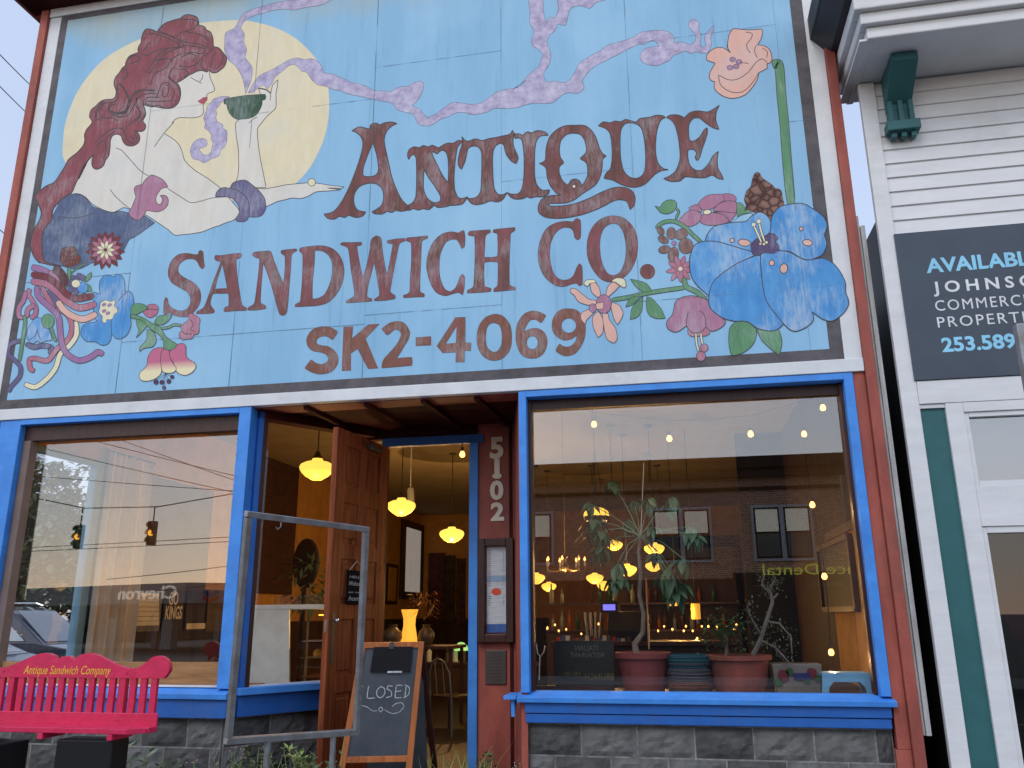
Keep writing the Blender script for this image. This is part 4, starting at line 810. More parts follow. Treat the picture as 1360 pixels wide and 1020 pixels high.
for z0, z1 in ((DZ0, .42), (.93, 1.07), (1.56, 1.70), (2.1, 2.24), (2.62, 2.78), (3.16, DZ1)):
    for s0, s1 in ((.171, DW/2-.061), (DW/2+.061, DW-.171)): dslab('rail', WOODDOOR, door, s0, s1, z0, z1, .0275, -.0275, bev=.003)
for z0, z1 in ((.42, .93), (1.07, 1.56), (1.70, 2.1), (2.24, 2.62), (2.78, 3.16)):
    for s0, s1 in ((.171, DW/2-.061), (DW/2+.061, DW-.171)): dslab('raised_panel', WOODDOOR, door, s0+.045, s1-.045, z0+.045, z1-.045, .022, -.022, bev=.01)
dslab('lock_plate', BRONZE, door, DW-.11, DW-.05, 1.18, 1.62, .033, .0285)
dslab('latch_plate', CHROME, door, DW, DW+.003, 1.45, 1.56, .012, -.012)
kp = hinge+hd*(DW-.08)+hn*.05; MB().lathe((0, 0, 0), [(0.001, .03), (.018, .028), (.024, .015), (.018, .003), (.008, 0), (.008, -.02)], 12).build('lock_knob', CHROME, door, smooth=True)
k = [o for o in bpy.data.objects if o.name.startswith('lock_knob')][-1]; k.data.transform(Matrix.Translation((kp.x, kp.y, 1.55)) @ hn.to_track_quat('Z', 'Y').to_matrix().to_4x4())
hp = hinge+hd*(DW/2)+hn*.05; MB().tube([(hp.x, hp.y, 2.30), (hp.x+.05, hp.y, 2.28), (hp.x+.055, hp.y, 2.12), (hp.x, hp.y, 2.05)], [.012, .014, .012, .02], 6).build('door_knocker', BRONZE, door, smooth=True)
dslab('door_closer', BRONZE, door, .25, .5, 3.19, 3.24, .09, .03, bev=.005)

# house numbers on the angled wall
hn_ = thing('house_number', 'cream house number 5102 standing in a column on the red wall beside the door', 'house number', tuple(B0+bd*.6)[:2]+(2.3,))
def on_b(s, z, t=.002): p = B0+bd*s+bn*t; return Vector((p.x, p.y, z))
def find_s(u, v):
    d = ray(u, v); n = bn; t = (B0+bn*.0-CAM).dot(n)/d.dot(n); p = CAM+d*t; return (p-B0).dot(bd), p.z
for ch, (u, v0, v1) in zip('5102', ((660, 581, 608), (660, 610, 635), (660, 639, 663), (661, 668, 691))):
    s0, zb = find_s(u-9, v1); s1, zt = find_s(u+9, v0); w = abs(s1-s0)
    if ch == '1': s0 += w*.33; s1 -= w*.28; bslab('digit_serif', IVORY, hn_, s0-w*.14, s1+w*.14, zb, zb+.035, .015, .001)
    text_obj('digit', ch, IVORY, hn_, on_b(s0, zb), on_b(s1, zb), zt-zb, depth=.012, bold=.04)
# menu case
s0, zt = find_s(636, 716); s1, zb = find_s(684, 853)
mc = thing('menu_case', 'dark wooden wall case with a printed menu behind glass under the house number', 'menu case', on_b((s0+s1)/2, zb))

def bbar(name, m, par, a0, a1, z0, z1, t0, t1, **k): return bslab(name, m, par, a0, a1, z0, z1, t1, t0, **k)
fwz = .075
for a0, a1, z0, z1 in ((s0, s0+fwz, zb, zt), (s1-fwz, s1, zb, zt), (s0+fwz, s1-fwz, zb, zb+fwz), (s0+fwz, s1-fwz, zt-fwz, zt)): bbar('frame_rail', WOODDK, mc, a0, a1, z0, z1, .001, .07, bev=.006)
bbar('menu_sheet', PAPER, mc, s0+.085, s1-.085, zb+.09, zt-.08, .002, .01)
bbar('menu_band', mat('blue_print', rgb(70, 110, 180), .7), mc, s0+.085, s1-.085, zb+.09, zb+.17, .0105, .0125)
bbar('menu_band', mat('blue_print2', rgb(150, 180, 210), .7), mc, s0+.085, s1-.085, zt-.42, zt-.36, .0105, .0125)
rs = mat('orange_red_print', rgb(235, 90, 60), .7)
pc = on_b((s0+s1)/2, (zb+zt)/2-.02, .0128); mm = MB(); mm.poly([pc+bd*.05*math.cos(a*.5236)+Vector((0, 0, .035*math.sin(a*.5236))) for a in range(12)]); mm.build('printed_disc', rs, mc)
ln = MB()
for i in range(26):
    z = zt-.12-i*.021
    if abs(z-pc.z) < .04: continue
    for a, b in ((s0+.10, s0+.10+(s1-s0-.3)*random.uniform(.3, .55)), (s1-.10-(s1-s0-.3)*random.uniform(.1, .35), s1-.10)): ln.quad(on_b(a, z, .0129), on_b(b, z, .0129), on_b(b, z+.006, .0129), on_b(a, z+.006, .0129))
ln.build('menu_lines', mat('grey_print', (.2, .22, .28), .7), mc, fix=False)
bbar('case_glass', GLASSR, mc, s0+.08, s1-.08, zb+.07, zt-.07, .055, .058)
# bronze plaque
s0, zt = find_s(645, 863); s1, zb = find_s(673, 909)
pq = thing('wall_plaque', 'small dark bronze plaque on the red wall under the menu case', 'plaque', on_b((s0+s1)/2, zb))
bbar('plate', BRONZE, pq, s0, s1, zb, zt, .001, .018, bev=.006)
ln = MB()
for i in range(9):
    z = zt-.03-i*(zt-zb-.06)/8.5; ln.bar(on_b(s0+.05, z, .02), on_b(s1-.05, z, .02), .004, .008)
ln.build('raised_lines', BRONZE, pq)
# ------------------------------------------------------------------ white building next door
nb = thing('white_building', 'white clapboard storefront with teal panels and a deep cornice, right of the red shop', 'building', (3.5, 0, 0))
N = lambda n, m, *a, **k: box(n, m, nb, *a, **k)
NX = 1.85
N('front_wall', WHITE2, NX+.02, 8, .031, .07, 3.2, 6.7)
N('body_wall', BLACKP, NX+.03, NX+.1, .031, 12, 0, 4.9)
N('corner_board', WHITE2, NX, NX+.13, -.03, .03, 0, 6.19, bev=.004)
z = 6.185; k = 0
while z > 3.46:
    h = .136
    m = MB(); m.prism([(NX+.131, -.004, z), (NX+.131, -.019, z-h+.004), (NX+.131, -.013, z-h), (NX+.131, .03, z-h), (NX+.131, .03, z)], (6.2, 0, 0)); m.build('siding_board', WHITE2, nb)
    z -= h
N('frieze_board', WHITE2, NX+.131, 8, -.035, .03, 3.2, 3.39, bev=.004)
N('corner_soffit', WHITE2, NX-.1, 8, -.62, .28, 6.2, 6.22)
cr = [(-.62, 6.19), (-.62, 6.31), (-.66, 6.32), (-.66, 6.42), (-.70, 6.43), (-.70, 6.55), (.3, 6.55), (.3, 6.221), (-.58, 6.221), (-.58, 6.19)]
for i, (o, z0, z1) in enumerate(((0, 6.19, 6.30), (.05, 6.30, 6.41), (.10, 6.41, 6.545))):
    m = MB(); m.box(NX-.045-o, 8, -.66-o, -.60, z0+.002, z1); m.box(NX-.045-o, NX+.02, -.6001, .3, z0+.002, z1); m.build('crown_moulding', WHITE2, nb, fix=False, bev=.012)
m = MB(); m.box(NX-.36, 8, -.82, .6, 6.72, 6.98); m.build('eave', DARK, nb, fix=False, bev=.02)
m = MB(); m.prism([(NX-.34, -.80, 6.72), (NX-.2, -.72, 6.55), (NX-.2, .5, 6.55), (NX-.34, .58, 6.72)], (6, 0, 0)); m.build('eave_cove', DARK, nb)
MB().prism([(NX-.38, -.90, 6.76), (NX-.38, -.98, 6.98), (NX-.38, -.82, 6.98), (NX-.38, -.82, 6.76)], (7, 0, 0)).build('gutter', DARK, nb)
# bracket
bx0, bx1 = 2.04, 2.25
br = MB().prism([(bx0, -.028, 6.19), (bx0, -.42, 6.19), (bx0, -.42, 6.12), (bx0, -.09, 5.90), (bx0, -.09, 5.84), (bx0, -.028, 5.84)], (bx1-bx0, 0, 0)).build('bracket', GREEN, nb, bev=.005)
for x in (bx0, bx0+.085, bx1-.04): box('rib', GREEN, br, x, x+.04, -.12, -.09, 5.70, 5.94, bev=.003)
box('back_plate', GREEN, br, bx0+.005, bx1-.005, -.089, -.03, 5.70, 5.84)
box('foot_block', GREEN, br, bx0-.03, bx1+.03, -.15, -.03, 5.62, 5.71, bev=.006)
for x in (bx0+.005, bx0+.085, bx1-.045): box('drop', GREEN, br, x, x+.045, -.11, -.03, 5.57, 5.62, bev=.006)
# piers, teal panel, glazed front
N('panel', GREEN, NX+.131, 2.205, .0, .03, 0, 3.19)
N('mullion', WHITE2, 2.17, 2.30, -.03, .06, 0, 3.199, bev=.003)
N('panel_bead', WHITE2, NX+.131, 2.17, -.02, .0, 3.165, 3.199, bev=.003)
N('rail', WHITE2, 2.301, 8, -.028, .06, 2.22, 2.53, bev=.003); N('rail', WHITE2, 2.301, 8, -.03, .06, 3.12, 3.199, bev=.003)
N('stop_bead', WHITE2, 2.301, 2.335, -.015, .05, 2.531, 3.119, bev=.003); N('stop_bead', WHITE2, 2.336, 8, -.015, .05, 3.08, 3.119, bev=.003); N('stop_bead', WHITE2, 2.336, 8, -.015, .05, 2.531, 2.57, bev=.003)
N('stop_bead', WHITE2, 2.301, 2.335, -.015, .05, 0.3, 2.219, bev=.003); N('stop_bead', WHITE2, 2.336, 8, -.015, .05, 2.17, 2.219, bev=.003)
GLASSN = glass('neighbour_glass', .22, (.6, .6, .6)); GLASSD = glass('neighbour_dark_glass', .06, (.5, .5, .5))
N('transom_pane', GLASSN, 2.336, 8, .03, .036, 2.56, 3.09); N('transom_blind', WHITE2, 2.336, 8, .10, .12, 2.53, 3.12)
N('display_pane', GLASSD, 2.336, 8, .03, .036, .3, 2.18)
N('interior_back', DARKI, 2.0, 8, 2.5, 2.6, 0, 4); N('interior_side', DARK, 1.96, 2.02, .1, 2.5, 0, 4); N('interior_floor', FLOORI, 2.0, 8, .06, 2.5, 0, .1)
N('stall_riser', WHITE2, 2.301, 8, -.01, .06, 0, .3)
rt = thing('red_canopy', 'dark red folded awning lying behind the neighbour\'s display window', 'awning', (3.0, 1.2, 1.3))
MB().prism([(2.6, 1.0, 1.75), (2.6, .6, 1.45), (2.6, .6, 1.38), (2.6, 1.4, 1.38), (2.6, 1.4, 1.75)], (2.5, 0, 0)).build('cloth', mat('dark_red_cloth', rgb(130, 24, 34), .8), rt)
# letting sign
av = thing('available_sign', 'dark slate letting sign with pale blue and white lettering on the white clapboards', 'sign', (2.6, -.03, 3.4))
box('panel', mat('slate_sign_panel', rgb(66, 76, 88, .85), .35, col2=rgb(60, 70, 84, .85)), av, 1.965, 4.4, -.045, -.027, 3.395, 4.69, bev=.002)
SKYB = mat('sky_blue_vinyl', rgb(140, 205, 235, 1.05), .5); WV = mat('white_vinyl', (.72, .74, .76), .5)
def av_line(s, u0, v0, u1, v1, hpx, m, bold=.0, x1=None, space=1.0):
    a = at(u0, v0, -.046); b = at(u1, v1, -.046); z = a.z; t = at(u0, v0-hpx, -.046).z-z
    if x1: b = Vector((a.x+x1, a.y, z))
    text_obj('letters', s, m, av, (a.x, -.0455, z), (b.x, -.0455, z), t, depth=.001, bold=bold, space=space)
w1 = at(1360, 350, -.046).x-at(1231, 362, -.046).x
av_line('AVAILABLE', 1231, 362, 0, 0, 18, SKYB, .03, x1=.87)
av_line('JOHNSON', 1240, 389, 0, 0, 14.5, WV, .022, x1=.92, space=1.5)
av_line('COMMERCIAL', 1243, 413, 0, 0, 14, WV, 0, x1=.85, space=1.2)
av_line('PROPERTIES', 1246, 435, 0, 0, 14, WV, 0, x1=.81, space=1.2)
av_line('253.589.', 1252, 467, 0, 0, 18, SKYB, .03, x1=.585)
# galvanised post at the right
gp = atx(1353, 430, 1.6); gp = at(1352, 432, -2.4)
sp_ = thing('sign_post', 'galvanised square steel post standing on the pavement at the right edge', 'post', (gp.x, -2.4, 0))
MB().box(gp.x-.02, gp.x+.04, -2.43, -2.37, 0, gp.z).build('post_tube', GALV, sp_, fix=False, bev=.006)
MB().box(gp.x-.012, gp.x+.032, -2.422, -2.378, gp.z, gp.z+.004).build('post_cap', GALV, sp_, fix=False)

# ------------------------------------------------------------------ bench
def unplane(u, v, t): return dep(u, v, t)
pR = dep(215, 900, 5.6); pL = dep(-40, 893, 5.6)
by = -1.45; b0 = Vector((at(228, 960, by).x, by, 0)); c0 = at(90, 880, by-.08)
bench = thing('red_bench', 'raspberry-red painted slatted bench with a scrolled back and yellow lettering, left of the doorway', 'bench', (c0.x, by, 0))
def bp(u, v, y=by, dy=0): p = at(u, v, y); return Vector((p.x, y+dy, p.z))
# back rest panel (crest) traced, mirrored about the centre notch
crest = 'p 90,866.5 84,867.5 80,872.5 72,868 62,867 50,870 38,877 22,883 8,885'
rt_side = [(90, 871.5), (95, 871.8), (101, 876), (108, 870), (118, 867.5), (128, 868.5), (142, 875), (156, 882), (170, 887), (184, 887), (196, 879.5), (205, 872.5), (214, 871), (222, 874.5), (227, 883), (226, 892), (219, 901)]
top = [bp(u, v) for u, v in smooth(rt_side, False, 3)]
ctr = top[0].x; zb_ = at(150, 898.5, by).z
lft = [Vector((2*ctr-p.x, p.y, p.z)) for p in reversed(top[1:])]
out = lft+top
crestm = MB().prism([(p.x, by-.02, p.z) for p in out], (0, .04, 0)).build('back_crest', PINK, bench, bev=.006)
xe = top[-1].x; bw2 = xe-ctr; zr0 = at(150, 946, by).z; zr1 = at(150, 965, by).z
nsl = 19; pitch = (2*bw2-.03)/nsl
for i in range(nsl):
    x = ctr-bw2+.015+pitch*i; w = pitch*.60
    MB().hexa([(x, by-.015, zr0-.02), (x+w, by-.015, zr0-.02), (x+w, by+.012, zr0-.02), (x, by+.012, zr0-.02), (x, by-.0155, zb_+.03), (x+w, by-.0155, zb_+.03), (x+w, by+.0115, zb_+.03), (x, by+.0115, zb_+.03)]).build('slat', PINK, bench, bev=.003)
box('back_rail', PINK, bench, ctr-bw2+.01, xe-.01, by-.03, by-.0151, zr1, zr0, bev=.004)
# seat
zs_ = zr1+.012
st = []
for x, y in ((-bw2-.02, by+.0), (-bw2-.02, by-.34), (-bw2+.14, by-.46), (bw2-.14, by-.46), (bw2+.0, by-.34), (bw2+.0, by+.0)): st.append((ctr+x, y))
for i in range(2):
    y1 = by-.031-i*.088; y0 = y1-.08
    cut = max(0, (by-.10-y0)/.12*.14) if y0 < by-.10 else 0
    cut1 = max(0, (by-.10-y1)/.12*.14) if y1 < by-.10 else 0
    MB().hexa([(ctr-bw2+cut, y0, zs_-.035), (xe-cut, y0, zs_-.035), (xe-cut1, y1, zs_-.035), (ctr-bw2+cut1, y1, zs_-.035), (ctr-bw2+cut, y0, zs_), (xe-cut, y0, zs_), (xe-cut1, y1, zs_), (ctr-bw2+cut1, y1, zs_)]).build('seat_slat', PINK, bench, bev=.004)
for x in (-.55, 0.02, .55): box('seat_bearer', PINK, bench, ctr+x-.02, ctr+x+.02, by-.2, by+.03, zs_-.075, zs_-.036, bev=.004)
for x in (-.6*bw2, .6*bw2-.05): box('back_post', PINK, bench, ctr+x, ctr+x+.06, by+.013, by+.05, zs_-.05, zb_+.06, bev=.003)
box('pedestal', BLACKP, bench, ctr+.14, ctr+.57, by-.18, by-.0, 0, zs_-.076, bev=.01); box('pedestal', BLACKP, bench, ctr-.62, ctr-.20, by-.32, by-.02, 0, zs_-.101, bev=.01)
for u, v in ((168, 894), (5, 891), (157, 956)):
    p = bp(u, v, by-.0205); m = MB(); m.lathe((p.x, 0, 0), [(.001, .004), (.008, .003), (.009, 0)], 8); o = m.build('bolt', PINK, bench); o.data.transform(Matrix.Translation((p.x, by-(.021 if v < 900 else .031), p.z)) @ Matrix.Rotation(rad(90), 4, 'X') @ Matrix.Translation((-p.x, 0, 0)))
a = bp(31, 894, by-.0206); b = bp(147, 894.5, by-.0206); t = .043
text_obj('lettering', 'Antique Sandwich Company', YELT, bench, (a.x, by-.0208, a.z-.005), (b.x, by-.0208, a.z-.005), .058, depth=.0008, shear=.25, bold=.004)

# ------------------------------------------------------------------ galvanised frame of a pavement sign
fr = thing('pavement_frame', 'empty galvanised steel sign frame standing in front of the entry', 'sign frame', (-2.3, -2.0, 0))
def fq(): 
    a = dep(330, 683, 4.75); b = dep(486, 703, 5.55); c = dep(473, 972, 5.55); d = dep(303, 984, 4.75)
    hb = Vector((b.x-a.x, b.y-a.y, 0)).normalized(); zt = (a.z+b.z)/2; zb = (c.z+d.z)/2
    return a, b, c, d
fa, fb, fc, fd = fq()
for p, q in ((fa, fb), (fb, fc), (fc, fd), (fd, fa)): 
    e = (q-p).normalized()*.02
    MB().bar(p-e*(1 if p in (fa, fc) else -1), q+e*(1 if p in (fa, fc) else -1), .036, .036, up=(fb-fa).cross(fd-fa)).build('frame_rail', GALV, fr, bev=.004)
for f_ in (.28, .80):
    p = fd+(fc-fd)*f_; MB().bar(p-Vector((0, 0, .022)), (p.x, p.y, 0), .03, .03).build('leg', GALV, fr, bev=.003)
hk = fa+(fb-fa)*.25; MB().tube([hk-Vector((0, 0, .02)), hk-Vector((0, 0, .05)), hk-Vector((.02, 0, .065)), hk-Vector((.03, 0, .05))], .004, 5).build('hook', GALV, fr)

# ------------------------------------------------------------------ chalkboard
cb = thing('chalkboard_sign', 'wood-framed A-board chalkboard reading CLOSED, standing in the entry', 'chalkboard', (-2.35, -.35, 0))
TL = dep(479, 853, 6.62); TR = dep(563, 852, 6.72); BLc = dep(448, 1030, 6.38); BRc = dep(546, 1028, 6.48)
def cq(s, t, o=0.0):
    p = TL.lerp(TR, s).lerp(BLc.lerp(BRc, s), t); return p+CN*o
CN = (TR-TL).cross(BLc-TL).normalized(); CN = CN if CN.y < 0 else -CN
def cslab(name, m, s0, s1, t0, t1, o0, o1, **k):
    return MB().hexa([cq(s0, t1, o0), cq(s1, t1, o0), cq(s1, t1, o1), cq(s0, t1, o1), cq(s0, t0, o0), cq(s1, t0, o0), cq(s1, t0, o1), cq(s0, t0, o1)]).build(name, m, cb, **k)
cslab('frame_rail', CEDAR, 0, .085, 0, 1.08, .0, .03, bev=.003); cslab('frame_rail', CEDAR, .915, 1, 0, 1.08, .0, .03, bev=.003)
cslab('frame_rail', CEDAR, .0851, .9149, 0, .045, .0, .028, bev=.003); cslab('frame_rail', CEDAR, .0851, .9149, .86, .905, .0, .028, bev=.003)
cslab('slate', SLATE, .08, .92, .02, .89, .004, .016)
cslab('clip_board', BLACKP, .22, .83, .035, .23, .02, .034, bev=.003); cslab('clip', CHROME, .45, .52, .0, .05, .036, .042)
cslab('worn_edge', CHALK, .48, .70, .222, .236, .035, .037)
back = Vector((.0, .55, 0))
for s in (0.0, .93):
    a = cq(s, .03)-CN*.03+Vector((.02, 0, 0)); b = cq(s, 1.0); b = Vector((b.x+.05, b.y+.75, .09)); MB().bar(a, b, .045, .025).build('rear_leg', WOODDK, cb, bev=.002)
a = cq(.02, .03)-CN*.045; a2 = cq(.98, .03)-CN*.045; b = cq(.02, 1); b2 = cq(.98, 1)
MB().quad(a, a2, (b2.x+.0, b2.y+.5, .3), (b.x+.05, b.y+.5, .3)).build('rear_panel', SLATE, cb)
def chalk(name, pts, w=.0065, o=.021):
    m = MB(); P = [cq(x, y, o) for x, y in smooth(pts, False, 4)]
    for i in range(len(P)-1):
        d = (P[i+1]-P[i]); 
        if d.length < 1e-6: continue
        n_ = d.normalized().cross(CN)*w*.5; m.quad(P[i]-n_, P[i]+n_, P[i+1]+n_, P[i+1]-n_)
    return m.build(name, CHALK, cb, fix=False)
def cxy(pp):
    out = []
    for u, v in pp:
        t = (v-853)/(1029-853); uL = 479+(448-479)*t; uR = 563+(546-563)*t; out.append(((u-uL)/(uR-uL), t))
    return out
for pp in ([(481, 913), (478, 910), (471, 914), (469, 922), (472, 930), (480, 929)], [(489, 912), (487, 928), (497, 928)], [(505, 913), (500, 918), (500, 925), (505, 928), (510, 923), (510, 916), (505, 913)], [(521, 913), (515, 912), (513, 916), (519, 920), (519, 926), (512, 928)], [(534, 912), (526, 912), (524, 928), (533, 928)], [(525, 920), (532, 919)], [(539, 912), (537, 928)], [(537, 911), (543, 915), (542, 924), (535, 929)]):
    chalk('chalk_letter', cxy(pp))
for pp in ([(480, 938), (487, 940), (494, 945), (500, 945)], [(505, 940), (508, 943), (505, 947), (502, 943), (505, 940)], [(510, 944), (520, 949), (530, 947), (536, 940), (533, 935), (525, 936), (520, 940)]): chalk('chalk_flourish', cxy(pp), .005)

# small hanging sign on the door
ws = thing('welcome_sign', 'small black hanging plaque with white script on the open wooden door', 'sign', (-3.0, .4, 1.9))
def on_door(s, z, t): p = hinge+hd*s+hn*t; return Vector((p.x, p.y, z))
def door_sz(u, v):
    d = ray(u, v); n = hn; t = (hinge+hn*.03-CAM).dot(n)/d.dot(n); p = CAM+d*t; return (p-hinge).dot(hd), p.z
sa, zt = door_sz(461, 757); sb, zb = door_sz(482, 803)
zt2 = zt; q = [on_door(sa, zb, .032), on_door(sb, zb, .032), on_door(sb, zb, .045), on_door(sa, zb, .045)]
MB().hexa(q+[p+Vector((0, 0, zt-zb)) for p in q]).build('plaque', mat('matte_black_paint', (.012, .012, .013), .9, spec=.05), ws, bev=.003)
MB().tube([on_door(sa-.03 if sa > sb else sa+.03, zt, .04), on_door((sa+sb)/2, zt+.09, .036), on_door(sb, zt, .04)], .0025, 4).build('hanging_cord', IVORY, ws)
for i, (s_, h) in enumerate((('HELLO', .022), ('Welcome', .04), ('to our', .018), ('home', .042))):
    z = zt-.07-i*.068; text_obj('script', s_, CHALK, ws, on_door(sa-.02, z, .0465), on_door(sb+.04, z, .0465), h, depth=.0006, shear=.3, up=(0, 0, 1)) 

# ------------------------------------------------------------------ weeds along the foot of the wall
def blade(mb, p, h, lean, az, w, mi=0, n=4):
    P = []; d = Vector((math.cos(az), math.sin(az), 0)); s = Vector((-d.y, d.x, 0))
    for i in range(n+1):
        t = i/n; c = Vector(p)+d*lean*t*t+Vector((0, 0, h*(t-.25*t*t*(lean/h if h else 0)))); ww = w*(1-t)**.6*.5
        P.append((c-s*ww, c+s*ww))
    for i in range(n): mb.quad(P[i][0], P[i][1], P[i+1][1], P[i+1][0], mi)
def leafq(mb, p, d, L, w, mi=0):
    d = Vector(d).normalized(); s = d.cross(Vector((0, 0, 1)));
    if s.length < .1: s = Vector((1, 0, 0))
    s.normalize(); u = s.cross(d)
    a = Vector(p); m1 = a+d*L*.45; e = a+d*L
    mb.quad(a, m1+s*w*.5+u*w*.12, e, m1-s*w*.5+u*w*.12, mi)
def grass_clump(px, y, hpx, label, n=26, spread=.16, m=None):
    x = at(px, 1010, y).x; t = thing('grass_clump', label, 'weed', (x, y, 0), 'weeds along the front'); 
    top = at(px, hpx, y).z
    for k in range(1):
        mb = MB()
        for i in range(n):
            h = top*random.uniform(.55, 1.0); blade(mb, (x+random.gauss(0, spread*.5), y+random.gauss(0, .05), 0), h, random.uniform(.05, .3), random.uniform(0, 6.28), random.uniform(.014, .028))
        mb.build('blades', m or GRASS, t, fix=False, kind='stuff')
def weed(px, y, hpx, label, stems=5, m=None, L=.05, w=.02, flower=None, dens=14):
    x = at(px, 1010, y).x; t = thing('leafy_weed', label, 'weed', (x, y, 0), 'weeds along the front'); top = at(px, hpx, y).z
    st = MB(); lf = MB(); fl = MB()
    for s in range(stems):
        az = random.uniform(0, 6.28); ln = random.uniform(.02, .2); h = top*random.uniform(.75, 1); P = []
        for i in range(6):
            q = i/5; P.append((x+math.cos(az)*ln*q*q+random.gauss(0, .004), y+math.sin(az)*ln*q*q*.5, h*q))
        st.tube(P, [.004, .004, .0035, .003, .0025, .0015], 4)
        for i in range(dens):
            q = random.uniform(.35, 1); j = min(4, int(q*5)); f = q*5-j; p = Vector(P[j]).lerp(Vector(P[j+1]), f); a = random.uniform(0, 6.28)
            leafq(lf, p, (math.cos(a), math.sin(a), random.uniform(.1, .9)), L*random.uniform(.8, 1.5), w*1.6)
        if flower:
            for i in range(5):
                q = Vector(P[-1])+Vector((random.gauss(0, .02), random.gauss(0, .02), random.gauss(0, .02))); leafq(fl, q, (random.gauss(0, 1), random.gauss(0, 1), .5), .014, .012)
    st.build('stem', GRASS, t); lf.build('leaves', m or LEAF2, t, fix=False, kind='stuff')
    if flower: fl.build('flowers', flower, t, fix=False, kind='stuff')
PKF = mat('pink_flower', rgb(220, 150, 180), .7)
grass_clump(200, -.55, 985, 'bright green grass tuft at the foot of the wall just right of the bench', 22, m=mat('bright_grass', (.2, .32, .06), .6))
grass_clump(350, -.45, 982, 'thin grass tuft behind the legs of the empty steel frame')
grass_clump(600, .0, 985, 'tall grass tuft in the doorway right of the chalkboard', 24, .2)
grass_clump(628, -.2, 966, 'long-bladed grass in front of the foot of the blue door jamb', 24, .1)
grass_clump(658, -.25, 985, 'sparse grass at the base of the red angled wall', 14, .1)
weed(150, -.75, 992, 'silvery broad-leaved weed under the bench', 6, SAGE, .09, .03)
weed(118, -.75, 1005, 'low pale weed at the left under the bench', 4, SAGE, .06, .02)
weed(310, -.5, 990, 'sage-green weed with small pink flowers left of the frame\'s leg', 6, SAGE, .05, .012, PKF, 22)
weed(388, -.5, 983, 'upright fine-leaved weed between the legs of the steel frame', 5, LEAF2, .04, .01, None, 26)
weed(425, -.45, 1000, 'green weed right of the frame\'s second leg', 5, LEAF2, .06, .02)
weed(448, -.7, 965, 'arching weed stem beside the chalkboard', 3, LEAF2, .05, .015, None, 9)
weed(688, -.3, 1004, 'small weed with white buds at the corner of the right stone base', 5, SAGE, .03, .015, mat('white_bud', (.6, .62, .55), .7))
weed(235, -.6, 1005, 'low dark weed against the stone wall', 4, LEAF2, .05, .02)
weed(270, -.5, 1008, 'little weed left of the steel frame with tiny blooms', 4, LEAF2, .04, .015, PKF)
weed(340, -.42, 985, 'bushy green weed between the frame legs, left one', 7, LEAF2, .06, .022, None, 22)
weed(405, -.4, 990, 'bushy green weed between the frame legs, right one', 7, GRASS, .06, .02, None, 22)
weed(170, -.6, 996, 'rosette of pale green leaves at the foot of the bench', 6, SAGE, .08, .03, None, 16)
weed(645, -.1, 996, 'bushy weed at the foot of the red wall by the door jamb', 6, LEAF2, .05, .02, None, 20)
grass_clump(580, -.1, 990, 'short grass tuft at the right foot of the chalkboard', 24, .14)
def point(p, e, r=0.0, c=(1.0, .56, .2)):
    l = bpy.data.lights.new('lamp_light', 'POINT'); l.energy = e*2.6; l.shadow_soft_size = 0.0; l.color = c; o = bpy.data.objects.new('lamp_light', l); COL.objects.link(o); o.location = p; return o
# ------------------------------------------------------------------ inside the shop: walls' dressing
for i in range(9):
    y = .42+i*.2
    box('wall_plank', PLASTERI, shop, BODYX-.02, BODYX-.003, y+.004, y+.196, .95, 2.3)
box('wall_rail', WOODDK, shop, BODYX-.04, BODYX-.002, .42, 2.2, 2.3, 2.38)
box('display_ledge', WOODDK, shop, -1.25, BODYX, .2, 1.15, .86, .93, bev=.004); box('ledge_front', DARKI, shop, -1.25, BODYX, 1.15, 1.2, .15, .93)
box('display_ledge', WOODLT, shop, -6.45, -3.95, .1, .14, .98, 1.20); box('display_ledge', WOODLT, shop, -6.45, -3.9, .14, .7, .86, .985)
box('dado', DARKI, shop, SWX, SWX+.02, 1.5, 14, .15, 1.5)
box('back_panelling', DARKI, shop, -6.5, -3.2, 13.95, 13.99, .15, 1.5); box('back_panelling', DARKI, shop, -.5, 1.5, 13.95, 13.99, .15, 3.4)
box('partition', BLACKP, shop, 1.55-1.55+at(985, 700, 5.2).x, 1.55, 5.2, 5.3, .15, 4.1); 
LW = SWX+.022
def wall_rect(name, m, par, u0, v0, u1, v1, th=.03, off=0.0, bev=0, **k):
    p = atx(u0, v0, LW); q = atx(u1, v1, LW); za, zb = sorted((p.z, q.z)); ya, yb = sorted((p.y, q.y))
    return box(name, m, par, LW+off, LW+off+th, ya, yb, za, zb, bev=bev, **k)
def on_wall_thing(name, label, cat, u, v, group=None): p = atx(u, v, LW); return thing(name, label, cat, p, group)
dr = on_wall_thing('curtain', 'cream full-length curtain hanging behind the left window beside the blue window frame', 'curtain', 175, 880)
ya = 1.47; cm = MB()
P = []
for i in range(49):
    t = i/48; P.append((LW+.05+.05*math.sin(t*30)+.03*math.sin(t*71), ya+t*.85))
for i in range(48): cm.quad((P[i][0], P[i][1], .99), (P[i+1][0], P[i+1][1], .99), (P[i+1][0], P[i+1][1], 3.45), (P[i][0], P[i][1], 3.45))
cm.build('cloth', mat('cream_curtain', rgb(225, 210, 185), .85, col2=rgb(205, 190, 165)), dr, smooth=True)
box('curtain_rod', WOODDK, dr, LW+.03, LW+.06, 1.45, 2.35, 3.45, 3.48)
tex = on_wall_thing('wall_hanging', 'dark brown patterned textile hanging high on the café wall left of the door', 'wall hanging', 365, 790)
wall_rect('cloth', mat('dark_textile', rgb(64, 34, 26), .9, col2=rgb(36, 20, 16), scale=(3, 3, 30)), tex, 338, 560, 386, 790, .02)
